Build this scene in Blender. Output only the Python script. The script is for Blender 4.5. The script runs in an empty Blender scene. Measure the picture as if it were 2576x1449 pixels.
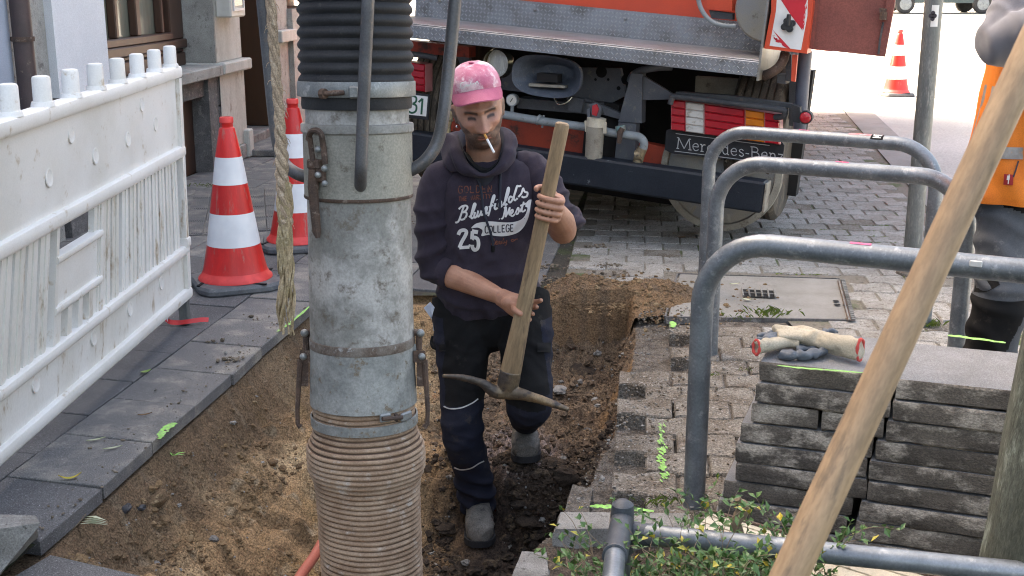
import bpy, bmesh, math, random
import numpy as np
from mathutils import Vector, Matrix, noise
from mathutils.bvhtree import BVHTree
from mathutils import geometry as mgeo

random.seed(7)
S = bpy.context.scene
COL = S.collection
R = math.radians
# ------------------------------------------------------------------ camera
CH, TH, FP = 1.5, R(14.6), 3000.0          # height, pitch down, focal length in px of a 2576 px wide picture
CT, ST = math.cos(TH), math.sin(TH)
cam = bpy.data.cameras.new('camera')
cam.sensor_width = 36.0
cam.lens = 36.0 * FP / 2576.0
cam.clip_start = 0.05
cam.clip_end = 400
cam.dof.use_dof = True
cam.dof.focus_distance = 4.3
cam.dof.aperture_fstop = 20
co = bpy.data.objects.new('camera', cam)
co.location = (0, 0, CH)
co.rotation_euler = (math.pi / 2 - TH, 0, 0)
COL.objects.link(co)
S.camera = co
# ------------------------------------------------------------------ light
SUN_EL, SUN_AZ = R(46), R(-58)             # azimuth from +Y towards +X
W = bpy.data.worlds.new('World')
S.world = W
W.use_nodes = True
nt = W.node_tree
sky = nt.nodes.new('ShaderNodeTexSky')
sky.sky_type = 'NISHITA'
sky.sun_disc = False
sky.sun_elevation = SUN_EL
sky.sun_rotation = SUN_AZ
sky.air_density = 1.0
sky.dust_density = 6.0
sky.ozone_density = 0.6
bg = nt.nodes['Background']
bg.inputs[1].default_value = 0.15
nt.links.new(sky.outputs[0], bg.inputs[0])
sl = bpy.data.lights.new('sun', 'SUN')
sl.energy = 3.6
sl.angle = R(0.55)
sl.color = (1, .95, .87)
so = bpy.data.objects.new('sun', sl)
sd = Vector((math.sin(SUN_AZ) * math.cos(SUN_EL), math.cos(SUN_AZ) * math.cos(SUN_EL), math.sin(SUN_EL)))
so.rotation_euler = sd.to_track_quat('Z', 'Y').to_euler()
so.location = sd * 30
COL.objects.link(so)
S.view_settings.view_transform = 'Standard'
S.view_settings.look = 'None'
S.view_settings.gamma = 1
S.view_settings.use_curve_mapping = False
S.view_settings.exposure = 2.72
S.view_settings.use_white_balance = True
S.view_settings.white_balance_temperature = 7950
S.view_settings.white_balance_tint = 10
S.render.engine = 'CYCLES'
S.cycles.max_bounces = 6
S.cycles.filter_width = 1.1
S.cycles.use_denoising = True

# ------------------------------------------------------------------ helpers
C0 = Vector((0, 0, CH))
def ray(x, y):
    u, v = (x - 1288) / FP, (724.5 - y) / FP
    return Vector((u, CT + v * ST, -ST + v * CT))
def atY(x, y, Y):
    d = ray(x, y); return C0 + d * (Y / d.y)
def atZ(x, y, Z=0.0):
    d = ray(x, y); return C0 + d * ((Z - CH) / d.z)
def atP(x, y, o, n):
    d = ray(x, y); return C0 + d * ((o - C0).dot(n) / d.dot(n))

WM = {}
def tag(o, label=None, cat=None, group=None, kind=None):
    if label: o['label'] = label
    if cat: o['category'] = cat
    if group: o['group'] = group
    if kind: o['kind'] = kind
    return o
def thing(name, label, cat, loc=(0, 0, 0), mat=None, group=None):
    o = bpy.data.objects.new(name, None)
    o.empty_display_size = .1
    o.matrix_basis = mat if mat is not None else Matrix.Translation(Vector(loc))
    WM[o] = o.matrix_basis.copy()
    COL.objects.link(o)
    return tag(o, label, cat, group)

class MB:
    def __init__(self):
        self.v, self.f, self.m = [], [], []
        self.mi = 0
        self.uvs = None
    def add(self, vs, fs):
        b = len(self.v)
        self.v += [Vector(p) for p in vs]
        for q in fs:
            self.f.append([b + i for i in q]); self.m.append(self.mi)
    def quad(self, a, b, c, d):
        self.add([a, b, c, d], [[0, 1, 2, 3]])
    def box(self, c, s, M=None, bev=0.0):
        """centre, full size; bev = chamfer"""
        hx, hy, hz = s[0] / 2, s[1] / 2, s[2] / 2
        c = Vector(c)
        if bev <= 0:
            P = [Vector((x, y, z)) for z in (-hz, hz) for y in (-hy, hy) for x in (-hx, hx)]
            F = [[0, 2, 3, 1], [4, 5, 7, 6], [0, 1, 5, 4], [2, 6, 7, 3], [0, 4, 6, 2], [1, 3, 7, 5]]
        else:
            e = min(bev, hx * .9, hy * .9, hz * .9)
            P, idx = [], {}
            for sx in (-1, 1):
                for sy in (-1, 1):
                    for sz in (-1, 1):
                        for k in range(3):
                            p = [sx * (hx - e), sy * (hy - e), sz * (hz - e)]
                            p[k] = (sx, sy, sz)[k] * (hx, hy, hz)[k]
                            idx[(sx, sy, sz, k)] = len(P); P.append(Vector(p))
            F = []
            for k in range(3):
                a, b2 = (k + 1) % 3, (k + 2) % 3
                for sg in (-1, 1):
                    q = []
                    for (i, j) in ((-1, -1), (1, -1), (1, 1), (-1, 1)):
                        t = [0, 0, 0]; t[k] = sg; t[a] = i; t[b2] = j
                        q.append(idx[(t[0], t[1], t[2], k)])
                    F.append(q if sg > 0 else q[::-1])
            for k in range(3):
                a, b2 = (k + 1) % 3, (k + 2) % 3
                for i in (-1, 1):
                    for j in (-1, 1):
                        q = []
                        for (sg, kk) in ((-1, a), (1, a), (1, b2), (-1, b2)):
                            t = [0, 0, 0]; t[k] = sg; t[a] = i; t[b2] = j
                            q.append(idx[(t[0], t[1], t[2], kk)])
                        F.append(q)
            for sx in (-1, 1):
                for sy in (-1, 1):
                    for sz in (-1, 1):
                        F.append([idx[(sx, sy, sz, k)] for k in range(3)])
        if M is not None:
            P = [M @ p for p in P]
        self.add([p + c for p in P], F)
    def hexa(self, p):
        """8 corners: bottom ring 0-3, top ring 4-7"""
        self.add(p, [[3, 2, 1, 0], [4, 5, 6, 7], [0, 1, 5, 4], [1, 2, 6, 5], [2, 3, 7, 6], [3, 0, 4, 7]])
    def loft(self, rings, cap=True, closed=True):
        b = len(self.v); n = len(rings[0])
        for r in rings: self.v += [Vector(p) for p in r]
        for i in range(len(rings) - 1):
            for j in range(n if closed else n - 1):
                k = (j + 1) % n
                self.f.append([b + i * n + j, b + i * n + k, b + (i + 1) * n + k, b + (i + 1) * n + j]); self.m.append(self.mi)
        if cap:
            self.f.append([b + j for j in range(n)][::-1]); self.m.append(self.mi)
            self.f.append([b + (len(rings) - 1) * n + j for j in range(n)]); self.m.append(self.mi)
    def tube(self, pts, r, n=12, cap=True, up=None, rf=None):
        """r: number, list of numbers or list of (rx, ry); rf(i, ang) multiplies"""
        pts = [Vector(p) for p in pts]
        rings = []
        prev = None
        for i, p in enumerate(pts):
            t = (pts[min(i + 1, len(pts) - 1)] - pts[max(i - 1, 0)]).normalized()
            if prev is None:
                u0 = Vector(up) if up else (Vector((0, 0, 1)) if abs(t.z) < .9 else Vector((1, 0, 0)))
                a = (u0 - t * u0.dot(t)).normalized()
            else:
                a = (prev - t * prev.dot(t)).normalized()
            prev = a
            b = t.cross(a)
            rr = r[i] if isinstance(r, (list, tuple)) else r
            ra, rb = rr if isinstance(rr, (list, tuple)) else (rr, rr)
            ring = []
            for j in range(n):
                an = 2 * math.pi * j / n
                k = rf(i, an) if rf else 1
                ring.append(p + a * (math.cos(an) * ra * k) + b * (math.sin(an) * rb * k))
            rings.append(ring)
        self.loft(rings, cap)
    def lathe(self, prof, c=(0, 0, 0), n=32, M=None, cap=False):
        rings = []
        c = Vector(c)
        for (r, z) in prof:
            ring = [Vector((r * math.cos(2 * math.pi * j / n), r * math.sin(2 * math.pi * j / n), z)) for j in range(n)]
            if M is not None: ring = [M @ p for p in ring]
            rings.append([p + c for p in ring])
        self.loft(rings, cap)
    def sphere(self, c, r, n=12, m=8, sc=(1, 1, 1), M=None):
        prof = [(math.sin(math.pi * i / m) * 1.0 + 1e-4, -math.cos(math.pi * i / m)) for i in range(m + 1)]
        rings = []
        for (q, z) in prof:
            ring = [Vector((q * math.cos(2 * math.pi * j / n) * r * sc[0], q * math.sin(2 * math.pi * j / n) * r * sc[1], z * r * sc[2])) for j in range(n)]
            if M is not None: ring = [M @ p for p in ring]
            rings.append([p + Vector(c) for p in ring])
        self.loft(rings)
    def poly(self, pts):
        self.add(pts, [list(range(len(pts)))])
    def prism(self, pts, off):
        off = Vector(off); n = len(pts)
        pts = [Vector(p) for p in pts]
        self.add(pts + [p + off for p in pts], [list(range(n))[::-1], list(range(n, 2 * n))] + [[i, (i + 1) % n, n + (i + 1) % n, n + i] for i in range(n)])
    def mesh(self, name, smooth=0):
        me = bpy.data.meshes.new(name)
        me.from_pydata([tuple(p) for p in self.v], [], self.f)
        if any(self.m):
            me.polygons.foreach_set('material_index', self.m)
        bm = bmesh.new(); bm.from_mesh(me)
        bmesh.ops.recalc_face_normals(bm, faces=bm.faces)
        bm.to_mesh(me); bm.free()
        if smooth:
            me.polygons.foreach_set('use_smooth', [True] * len(me.polygons))
            me.set_sharp_from_angle(angle=R(smooth))
        return me
def part(name, mb, mats, root=None, smooth=40, local=False, label=None, kind=None):
    """mesh object under root (world coordinates unless local)"""
    if root is not None and not local:
        inv = WM.get(root, Matrix()).inverted()
        mb.v = [inv @ p for p in mb.v]
    me = mb.mesh(name, smooth)
    for m in (mats if isinstance(mats, (list, tuple)) else [mats]): me.materials.append(m)
    o = bpy.data.objects.new(name, me)
    COL.objects.link(o)
    WM[o] = WM.get(root, Matrix()) if root is not None else Matrix()
    if root is not None: o.parent = root
    if label: o['label'] = label
    if kind: o['kind'] = kind
    return o
def single(name, mb, mats, label, cat, smooth=40, group=None, loc=None):
    if loc is not None:
        mb.v = [p - Vector(loc) for p in mb.v]
    o = part(name, mb, mats, None, smooth)
    if loc is not None:
        o.location = loc; WM[o] = Matrix.Translation(Vector(loc))
    return tag(o, label, cat, group)
def kids(o): return [c for c in bpy.data.objects if c.parent == o]
def copy_tree(o, M, label=None):
    """copy of a thing, its parts and sub-parts, at matrix M"""
    def rec(src, par):
        c = src.copy(); COL.objects.link(c)
        if par is not None: c.parent = par
        for ch in kids(src): rec(ch, c)
        return c
    r = rec(o, None)
    r.matrix_basis = M; WM[r] = M.copy()
    if label: r['label'] = label
    return r

# ------------------------------------------------------------------ materials
def mat(name, c1, c2=None, c3=None, rough=.7, metal=0.0, scale=6.0, amt=1.0, t3=.62, s3=25.0, grain=.0, gs=220.0, bump=0.0, bs=120.0,
        spec=.5, vcol=None, stretch=None, coat=0.0, lo=.35, hi=.65, w3=.06, emit=None, sheen=0.0, bump2=0.0, bs2=14.0, trans=0.0, sss=0.0):
    m = bpy.data.materials.new(name); m.use_nodes = True
    t = m.node_tree; N, L = t.nodes, t.links
    b = N['Principled BSDF']
    b.inputs['Roughness'].default_value = rough
    b.inputs['Metallic'].default_value = metal
    b.inputs['Specular IOR Level'].default_value = spec
    if coat: b.inputs['Coat Weight'].default_value = coat; b.inputs['Coat Roughness'].default_value = .15
    if sheen: b.inputs['Sheen Weight'].default_value = sheen
    if trans: b.inputs['Transmission Weight'].default_value = trans
    if sss:
        b.inputs['Subsurface Weight'].default_value = sss; b.inputs['Subsurface Radius'].default_value = (.012, .005, .003); b.inputs['Subsurface Scale'].default_value = 1
    def rgba(c): return (c[0], c[1], c[2], 1)
    tc = N.new('ShaderNodeTexCoord'); oi = N.new('ShaderNodeObjectInfo')
    mp = N.new('ShaderNodeVectorMath'); mp.operation = 'MULTIPLY_ADD'
    mp.inputs[1].default_value = (1, 1, 1) if not stretch else stretch
    sc = N.new('ShaderNodeVectorMath'); sc.operation = 'SCALE'; sc.inputs[3].default_value = 37.0
    cb = N.new('ShaderNodeCombineXYZ')
    for i in range(3): L.new(oi.outputs['Random'], cb.inputs[i])
    L.new(cb.outputs[0], sc.inputs[0]); L.new(tc.outputs['Object'], mp.inputs[0]); L.new(sc.outputs[0], mp.inputs[2])
    vec = mp.outputs[0]
    def nz(s, d=5, r=.6):
        n = N.new('ShaderNodeTexNoise'); n.inputs['Scale'].default_value = s; n.inputs['Detail'].default_value = d; n.inputs['Roughness'].default_value = r
        L.new(vec, n.inputs['Vector']); return n.outputs[0]
    def mapr(src, a, b_, x=0., y=1.):
        q = N.new('ShaderNodeMapRange'); q.inputs[1].default_value = a; q.inputs[2].default_value = b_; q.inputs[3].default_value = x; q.inputs[4].default_value = y
        q.interpolation_type = 'SMOOTHSTEP'
        L.new(src, q.inputs[0]); return q.outputs[0]
    def mix(f, A, B, mode='MIX'):
        q = N.new('ShaderNodeMix'); q.data_type = 'RGBA'; q.blend_type = mode
        for s_, val in ((q.inputs[0], f), (q.inputs[6], A), (q.inputs[7], B)):
            if isinstance(val, (int, float)): s_.default_value = val
            elif isinstance(val, tuple): s_.default_value = rgba(val)
            else: L.new(val, s_)
        return q.outputs[2]
    if vcol:
        a = N.new('ShaderNodeAttribute'); a.attribute_name = vcol
        base = a.outputs['Color']
    else:
        base = c1
    if c2 is not None:
        f = mapr(nz(scale), lo, hi, 0, amt)
        base = mix(f, base, c2)
    if c3 is not None:
        f = mapr(nz(s3, 6, .7), t3 - w3, t3 + w3)
        base = mix(f, base, c3)
    if grain:
        f = mapr(nz(gs, 3, .7), .3, .7, 1 - grain, 1 + grain)
        g = N.new('ShaderNodeVectorMath'); g.operation = 'SCALE'
        if isinstance(base, tuple): g.inputs[0].default_value = base
        else: L.new(base, g.inputs[0])
        L.new(f, g.inputs[3]); base = g.outputs[0]
    if isinstance(base, tuple): b.inputs['Base Color'].default_value = rgba(base)
    else: L.new(base, b.inputs['Base Color'])
    h = None
    if bump:
        bn = N.new('ShaderNodeBump'); bn.inputs['Strength'].default_value = 1; bn.inputs['Distance'].default_value = bump
        L.new(nz(bs, 4, .65), bn.inputs['Height']); h = bn
    if bump2:
        bn = N.new('ShaderNodeBump'); bn.inputs['Strength'].default_value = 1; bn.inputs['Distance'].default_value = bump2
        L.new(nz(bs2, 3, .5), bn.inputs['Height'])
        if h: L.new(h.outputs[0], bn.inputs['Normal'])
        h = bn
    if h: L.new(h.outputs[0], b.inputs['Normal'])
    if emit:
        b.inputs['Emission Color'].default_value = rgba(emit); b.inputs['Emission Strength'].default_value = 1
    return m
M = {}
def sm(a, b, x):
    t = min(1, max(0, (x - a) / (b - a))) if a != b else float(x > a)
    return t * t * (3 - 2 * t)
def fbm(p, o=4):
    return noise.fractal(Vector(p), 1.0, 2.0, o)
def vcolor(me, cols, name='Col'):
    a = me.color_attributes.new(name, 'FLOAT_COLOR', 'POINT')
    arr = np.ones((len(me.vertices), 4), np.float32); arr[:, :3] = cols
    a.data.foreach_set('color', arr.ravel())
def crom(pts, k=6, closed=False):
    """Catmull-Rom through points (any dimension)"""
    P = [Vector(p) for p in pts]; out = []
    n = len(P)
    for i in range(n if closed else n - 1):
        if closed: a, b, c, d = P[(i - 1) % n], P[i], P[(i + 1) % n], P[(i + 2) % n]
        else: a, b, c, d = P[max(i - 1, 0)], P[i], P[i + 1], P[min(i + 2, n - 1)]
        for s in range(k):
            t = s / k
            out.append(.5 * ((2 * b) + (c - a) * t + (2 * a - 5 * b + 4 * c - d) * t * t + (3 * b - a - 3 * c + d) * t ** 3))
    if not closed: out.append(P[-1])
    return out
def organic(name, mb, voxel, smooth=4, fac=.5):
    """overlapping closed lofts merged into one continuous skin"""
    me = mb.mesh(name)
    o = bpy.data.objects.new(name, me); COL.objects.link(o)
    r = o.modifiers.new('r', 'REMESH'); r.mode = 'VOXEL'; r.voxel_size = voxel; r.use_smooth_shade = True
    if smooth:
        s = o.modifiers.new('s', 'SMOOTH'); s.iterations = smooth; s.factor = fac
    dg = bpy.context.evaluated_depsgraph_get()
    out = bpy.data.meshes.new_from_object(o.evaluated_get(dg))
    bpy.data.objects.remove(o); bpy.data.meshes.remove(me)
    out.name = name
    out.polygons.foreach_set('use_smooth', [True] * len(out.polygons))
    return out
def verts_np(me):
    a = np.empty(len(me.vertices) * 3, np.float32); me.vertices.foreach_get('co', a); return a.reshape(-1, 3)
def norms_np(me):
    a = np.empty(len(me.vertices) * 3, np.float32); me.vertex_normals.foreach_get('vector', a); return a.reshape(-1, 3)
def mesh_part(name, me, mats, root=None, label=None):
    """link a ready mesh (world coordinates) under root"""
    if root is not None: me.transform(WM.get(root, Matrix()).inverted())
    for m in (mats if isinstance(mats, (list, tuple)) else [mats]): me.materials.append(m)
    o = bpy.data.objects.new(name, me); COL.objects.link(o)
    WM[o] = WM.get(root, Matrix()) if root is not None else Matrix()
    if root is not None: o.parent = root
    if label: o['label'] = label
    return o
def ribbon(mb, pts, w, place, off=0.0, k=5):
    """flat print stroke: 2-D points in picture of the print, place(x, y, off) puts it on the surface"""
    P = crom([(p[0], p[1], 0) for p in pts], k) if len(pts) > 2 else [Vector((pts[0][0], pts[0][1], 0)).lerp(Vector((pts[1][0], pts[1][1], 0)), i / 6) for i in range(7)]
    L_, R_ = [], []
    for i, p in enumerate(P):
        t = (P[min(i + 1, len(P) - 1)] - P[max(i - 1, 0)])
        if t.length < 1e-6: t = Vector((1, 0, 0))
        t.normalize(); nrm = Vector((-t.y, t.x, 0))
        ww = w[min(len(w) - 1, int(i / max(1, len(P) - 1) * len(w)))] if isinstance(w, (list, tuple)) else w
        a = place(p.x + nrm.x * ww / 2, p.y + nrm.y * ww / 2, off); b = place(p.x - nrm.x * ww / 2, p.y - nrm.y * ww / 2, off)
        L_.append(a); R_.append(b)
    for i in range(len(P) - 1):
        if None in (L_[i], R_[i], L_[i + 1], R_[i + 1]): continue
        mb.quad(L_[i], R_[i], R_[i + 1], L_[i + 1])
M['slab'] = mat('slab_concrete', (.118, .115, .115), (.078, .076, .077), (.34, .34, .34), rough=.85, scale=3.2, s3=210, t3=.615, w3=.03, grain=.5, gs=260, bump=.0015, bs=300, lo=.3, hi=.7)
M['slab_dirty'] = mat('slab_concrete_dusty', (.125, .122, .12), (.25, .23, .20), (.36, .35, .34), rough=.85, scale=6, s3=210, t3=.62, w3=.03, grain=.5, gs=260, bump=.0015, bs=300, lo=.45, hi=.7)
M['paver'] = mat('paver_concrete', (.315, .305, .283), (.225, .21, .187), (.14, .12, .097), rough=.9, scale=5, s3=45, t3=.58, w3=.05, grain=.5, gs=200, bump=.004, bs=150)
M['paver_dirty'] = mat('paver_concrete_muddy', (.20, .18, .152), (.125, .10, .075), (.30, .285, .26), rough=.95, scale=9, s3=70, t3=.60, w3=.05, grain=.6, gs=150, bump=.006, bs=110)
M['joint'] = mat('joint_soil', (.05, .043, .033), (.055, .075, .02), (.025, .02, .016), rough=1, scale=2.6, s3=40, t3=.58, grain=.4, bump=.003, bs=150, lo=.48, hi=.62)
M['joint_p'] = mat('joint_sand', (.175, .155, .125), (.07, .095, .03), (.06, .05, .04), rough=1, scale=2.2, s3=40, t3=.6, grain=.4, bump=.003, bs=150, lo=.52, hi=.62)
M['soil'] = mat('soil', (1, 1, 1), vcol='Col', rough=1, grain=.55, gs=150, bump=.009, bs=95, bump2=.022, bs2=34, spec=.25)
M['clod'] = mat('soil_clod', (.060, .043, .031), (.034, .026, .021), (.125, .088, .055), rough=1, scale=3, s3=14, t3=.58, grain=.4, gs=200, bump=.004, bs=120, spec=.25)
M['crumb'] = mat('paving_crumb', (.17, .135, .10), (.12, .095, .07), (.22, .19, .155), rough=1, scale=3, s3=20, t3=.6, grain=.3)
M['sand_clod'] = mat('sand_clod', (.22, .145, .078), (.14, .092, .055), (.30, .22, .13), rough=1, scale=3, s3=20, t3=.6, grain=.35, gs=220, bump=.003, bs=140, spec=.25)
M['asphalt'] = mat('street_asphalt', (.42, .41, .385), (.36, .35, .325), (.2, .19, .175), rough=.9, scale=.8, s3=9, t3=.68, w3=.05, grain=.2, gs=60, bump=.002, bs=90)
M['gravel'] = mat('gravel_bedding', (.155, .138, .118), (.08, .068, .055), (.24, .225, .21), rough=1, scale=9, s3=120, t3=.6, grain=.4, gs=180, bump=.006, bs=110)
M['stone'] = mat('grey_concrete_block', (.27, .26, .24), (.16, .15, .135), (.09, .085, .075), rough=.92, scale=7, s3=45, t3=.62, grain=.3, gs=240, bump=.003, bs=140)
M['stack'] = mat('stacked_slab_side', (.145, .120, .096), (.078, .064, .052), (.42, .36, .295), rough=.92, scale=6, s3=8, t3=.55, w3=.09, grain=.35, gs=170, bump=.004, bs=90, stretch=(1, 1, 1.7))
M['stack_top'] = mat('stacked_slab_top', (.22, .22, .225), (.17, .17, .172), (.36, .36, .36), rough=.9, scale=5, s3=260, t3=.66, grain=.35, gs=320, bump=.0012, bs=300)
M['white_plastic'] = mat('white_barrier_plastic', (.79, .775, .745), (.68, .655, .605), (.50, .41, .30), rough=.5, scale=2.2, s3=11, t3=.655, w3=.07, grain=.04, gs=200, spec=.4, lo=.4, hi=.75, bump=.0006, bs=60)
M['white_plastic_dirty'] = mat('white_barrier_plastic_stained', (.78, .765, .73), (.69, .665, .61), (.40, .30, .20), rough=.55, scale=4, s3=16, t3=.63, w3=.08, grain=.05, gs=200, spec=.4, stretch=(1, 1, .35))
M['cone_red'] = mat('cone_red', (.74, .022, .018), (.58, .018, .015), (.45, .14, .11), rough=.38, scale=14, grain=.05, stretch=(1, 1, .1))
M['cone_red2'] = mat('cone_flange_red', (.85, .07, .06), (.7, .05, .045), rough=.5, scale=14)
M['cone_white'] = mat('cone_white_sheeting', (.82, .82, .82), (.74, .74, .75), (.5, .48, .45), rough=.4, scale=8, s3=30, t3=.74)
M['rubber'] = mat('black_rubber', (.018, .019, .022), (.03, .03, .032), (.065, .06, .056), spec=.35, rough=.62, scale=7, s3=40, t3=.66, grain=.2, bump=.001, bs=180)
M['rubber_grey'] = mat('grey_rubber_base', (.075, .08, .088), (.12, .125, .13), (.17, .165, .155), rough=.6, scale=9, s3=40, t3=.62, grain=.15)
M['galv'] = mat('galvanised_tube', (.22, .245, .265), (.155, .175, .195), (.30, .32, .335), rough=.42, metal=.55, scale=12, s3=30, t3=.6, grain=.12, gs=150, stretch=(1, 1, 1))
M['galv_dark'] = mat('dark_galvanised_pole', (.17, .18, .175), (.12, .13, .13), (.24, .245, .235), rough=.5, metal=.4, scale=10, s3=50, t3=.6, grain=.15, stretch=(1, 1, .25))
M['pink'] = mat('pink_mark', (.75, .12, .25), (.6, .1, .2), rough=.7)
M['green_spray'] = mat('green_marking_spray', (.30, .66, .14), (.22, .50, .10), (.24, .25, .18), rough=.8, scale=30, s3=110, t3=.56, grain=.2)
M['pipe'] = mat('worn_zinc_pipe', (.22, .215, .195), (.43, .41, .385), (.15, .125, .10), rough=.66, metal=.1, scale=8, s3=22, t3=.60, w3=.08, grain=.15, gs=140, lo=.4, hi=.62)
M['pipe_blue'] = mat('blue_zinc_pipe', (.19, .195, .185), (.31, .312, .295), (.17, .13, .09), rough=.6, metal=.1, scale=13, s3=34, t3=.61, grain=.16, gs=140)
M['pipe_beige'] = mat('beige_zinc_pipe', (.31, .295, .25), (.25, .24, .205), (.17, .15, .12), rough=.66, metal=.2, scale=10, s3=30, t3=.62, grain=.18, gs=180)
M['rust'] = mat('rusty_steel', (.115, .07, .05), (.07, .047, .038), (.21, .16, .13), rough=.8, metal=.2, scale=18, s3=45, t3=.6, grain=.25)
M['hose'] = mat('ribbed_hose_tan', (.36, .25, .17), (.26, .165, .105), (.43, .36, .30), rough=.85, scale=14, s3=25, t3=.62, w3=.08, grain=.2)
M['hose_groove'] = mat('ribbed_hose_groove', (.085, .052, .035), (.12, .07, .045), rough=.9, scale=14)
M['clampm'] = mat('steel_clamp_band', (.27, .28, .275), (.20, .21, .21), (.40, .40, .39), rough=.5, metal=.5, scale=14, s3=30, t3=.62, grain=.15)
M['dark_steel'] = mat('dark_steel_bar', (.085, .085, .09), (.125, .125, .13), (.15, .125, .11), rough=.5, metal=.5, scale=9, s3=22, t3=.6, grain=.15)
M['rope'] = mat('old_rope', (.43, .325, .23), (.31, .225, .155), (.51, .41, .31), rough=.95, scale=28, s3=70, t3=.58, grain=.35, gs=300, bump=.004, bs=160)
M['rope_frayed'] = mat('frayed_rope', (.40, .30, .19), (.29, .225, .125), (.46, .37, .25), rough=.95, scale=18, s3=60, t3=.6, grain=.3)
M['wood'] = mat('old_handle_wood', (.31, .215, .125), (.24, .16, .09), (.14, .095, .06), rough=.65, scale=16, s3=28, t3=.62, grain=.18, gs=120, stretch=(1, 1, .16), bump=.0008, bs=120)
M['wood_light'] = mat('pale_handle_wood', (.35, .23, .13), (.265, .172, .098), (.19, .13, .08), rough=.6, scale=16, s3=40, t3=.62, grain=.2, gs=150, stretch=(1, 1, .22), bump=.0006, bs=150)
M['pick_steel'] = mat('forged_pick_steel', (.085, .072, .064), (.29, .205, .115), (.05, .045, .042), rough=.5, metal=.5, scale=6, s3=30, t3=.6, grain=.2, gs=120)
M['leaf'] = mat('shrub_leaf', (.05, .12, .028), (.085, .16, .04), (.14, .20, .07), rough=.45, scale=18, s3=28, t3=.66, grain=.15)
M['leaf_y'] = mat('yellow_leaf', (.50, .36, .03), (.32, .30, .05), rough=.55, scale=25)
M['leaf_pale'] = mat('pale_fallen_leaf', (.46, .47, .33), (.36, .38, .22), rough=.6, scale=25)
M['leaf_g'] = mat('green_fallen_leaf', (.20, .33, .08), (.28, .36, .1), rough=.5, scale=25)
M['leaf_b'] = mat('brown_fallen_leaf', (.24, .13, .06), (.16, .09, .045), rough=.7, scale=25)
M['twig'] = mat('twig_bark', (.17, .12, .075), (.26, .19, .12), rough=.9, scale=20)
M['bark'] = mat('tree_bark', (.10, .108, .085), (.055, .06, .045), (.20, .225, .19), rough=.95, scale=9, s3=22, t3=.6, grain=.3, gs=150, bump=.006, bs=60, stretch=(1, 1, .35))
M['moss'] = mat('moss', (.085, .13, .02), (.14, .19, .03), (.05, .07, .015), rough=1, scale=30, s3=80, t3=.6, grain=.3)
# cloth and skin
M['skin'] = mat('skin', (1, 1, 1), vcol='Col', rough=.48, grain=.08, gs=260, bump=.0008, bs=300)
M['hoodie'] = mat('aubergine_cotton', (.027, .021, .032), (.038, .030, .044), rough=.92, scale=9, grain=.22, gs=420, sheen=.06, spec=.25, bump=.0005, bs=500)
M['hood_lining'] = mat('navy_lining', (.02, .024, .036), (.028, .031, .045), rough=.95, scale=9)
M['black_cloth'] = mat('black_work_cloth', (.0085, .0085, .009), (.013, .0125, .0125), (.03, .027, .024), rough=.95, scale=7, s3=16, t3=.66, grain=.2, gs=400, spec=.2)
M['navy_cloth'] = mat('navy_work_cloth', (.0125, .0145, .026), (.02, .0215, .033), (.055, .047, .04), rough=.9, scale=7, s3=14, t3=.64, w3=.09, grain=.2, gs=400, spec=.2)
M['piping'] = mat('reflective_piping', (.62, .62, .62), (.5, .5, .5), rough=.5)
M['boot'] = mat('dusty_boot_leather', (.10, .091, .078), (.18, .163, .14), (.035, .032, .03), rough=.75, scale=12, s3=30, t3=.6, grain=.3, bump=.0015, bs=90)
M['cap'] = mat('faded_pink_cotton', (.50, .13, .21), (.62, .27, .34), (.78, .62, .64), rough=.9, scale=9, s3=11, t3=.545, w3=.07, grain=.12, gs=380)
M['cap_dark'] = mat('pink_cotton_brim', (.43, .10, .17), (.52, .15, .22), (.7, .5, .55), rough=.9, scale=9, s3=40, t3=.72, grain=.12, gs=380)
M['ink_white'] = mat('white_print', (.66, .65, .64), (.60, .59, .58), (.06, .05, .06), rough=.8, scale=20, s3=85, t3=.68, w3=.03)
M['ink_rust'] = mat('rust_print', (.20, .06, .035), (.13, .045, .03), (.04, .03, .035), rough=.85, scale=20, s3=70, t3=.56, w3=.05)
M['ink_dark'] = mat('dark_print', (.035, .03, .04), rough=.85)
M['paper'] = mat('folded_paper', (.70, .74, .82), (.60, .65, .76), (.35, .42, .6), rough=.7, scale=30, s3=60, t3=.62)
M['cig'] = mat('cigarette_paper', (.85, .84, .82), rough=.7)
M['cig_f'] = mat('cigarette_filter', (.72, .34, .08), (.6, .27, .06), rough=.7, scale=60)
M['earring'] = mat('earring_metal', (.8, .8, .8), rough=.2, metal=1)
M['orange'] = mat('orange_hivis', (.75, .20, .018), (.66, .16, .014), (.5, .12, .02), rough=.75, scale=8, s3=22, t3=.64, grain=.1, gs=300)
M['silver_tape'] = mat('grey_reflective_weave', (.30, .285, .27), (.22, .20, .19), (.52, .21, .06), rough=.55, scale=30, s3=36, t3=.62)
M['grey_fleece'] = mat('grey_sweater', (.19, .19, .215), (.15, .15, .172), rough=.95, scale=8, grain=.15, gs=380, sheen=.3)
M['grey_cloth'] = mat('grey_work_cloth', (.075, .082, .093), (.055, .06, .069), (.12, .124, .13), rough=.9, scale=9, s3=22, t3=.62, grain=.16, gs=400)
M['badge'] = mat('red_badge', (.36, .02, .025), (.3, .018, .02), rough=.8)
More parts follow.
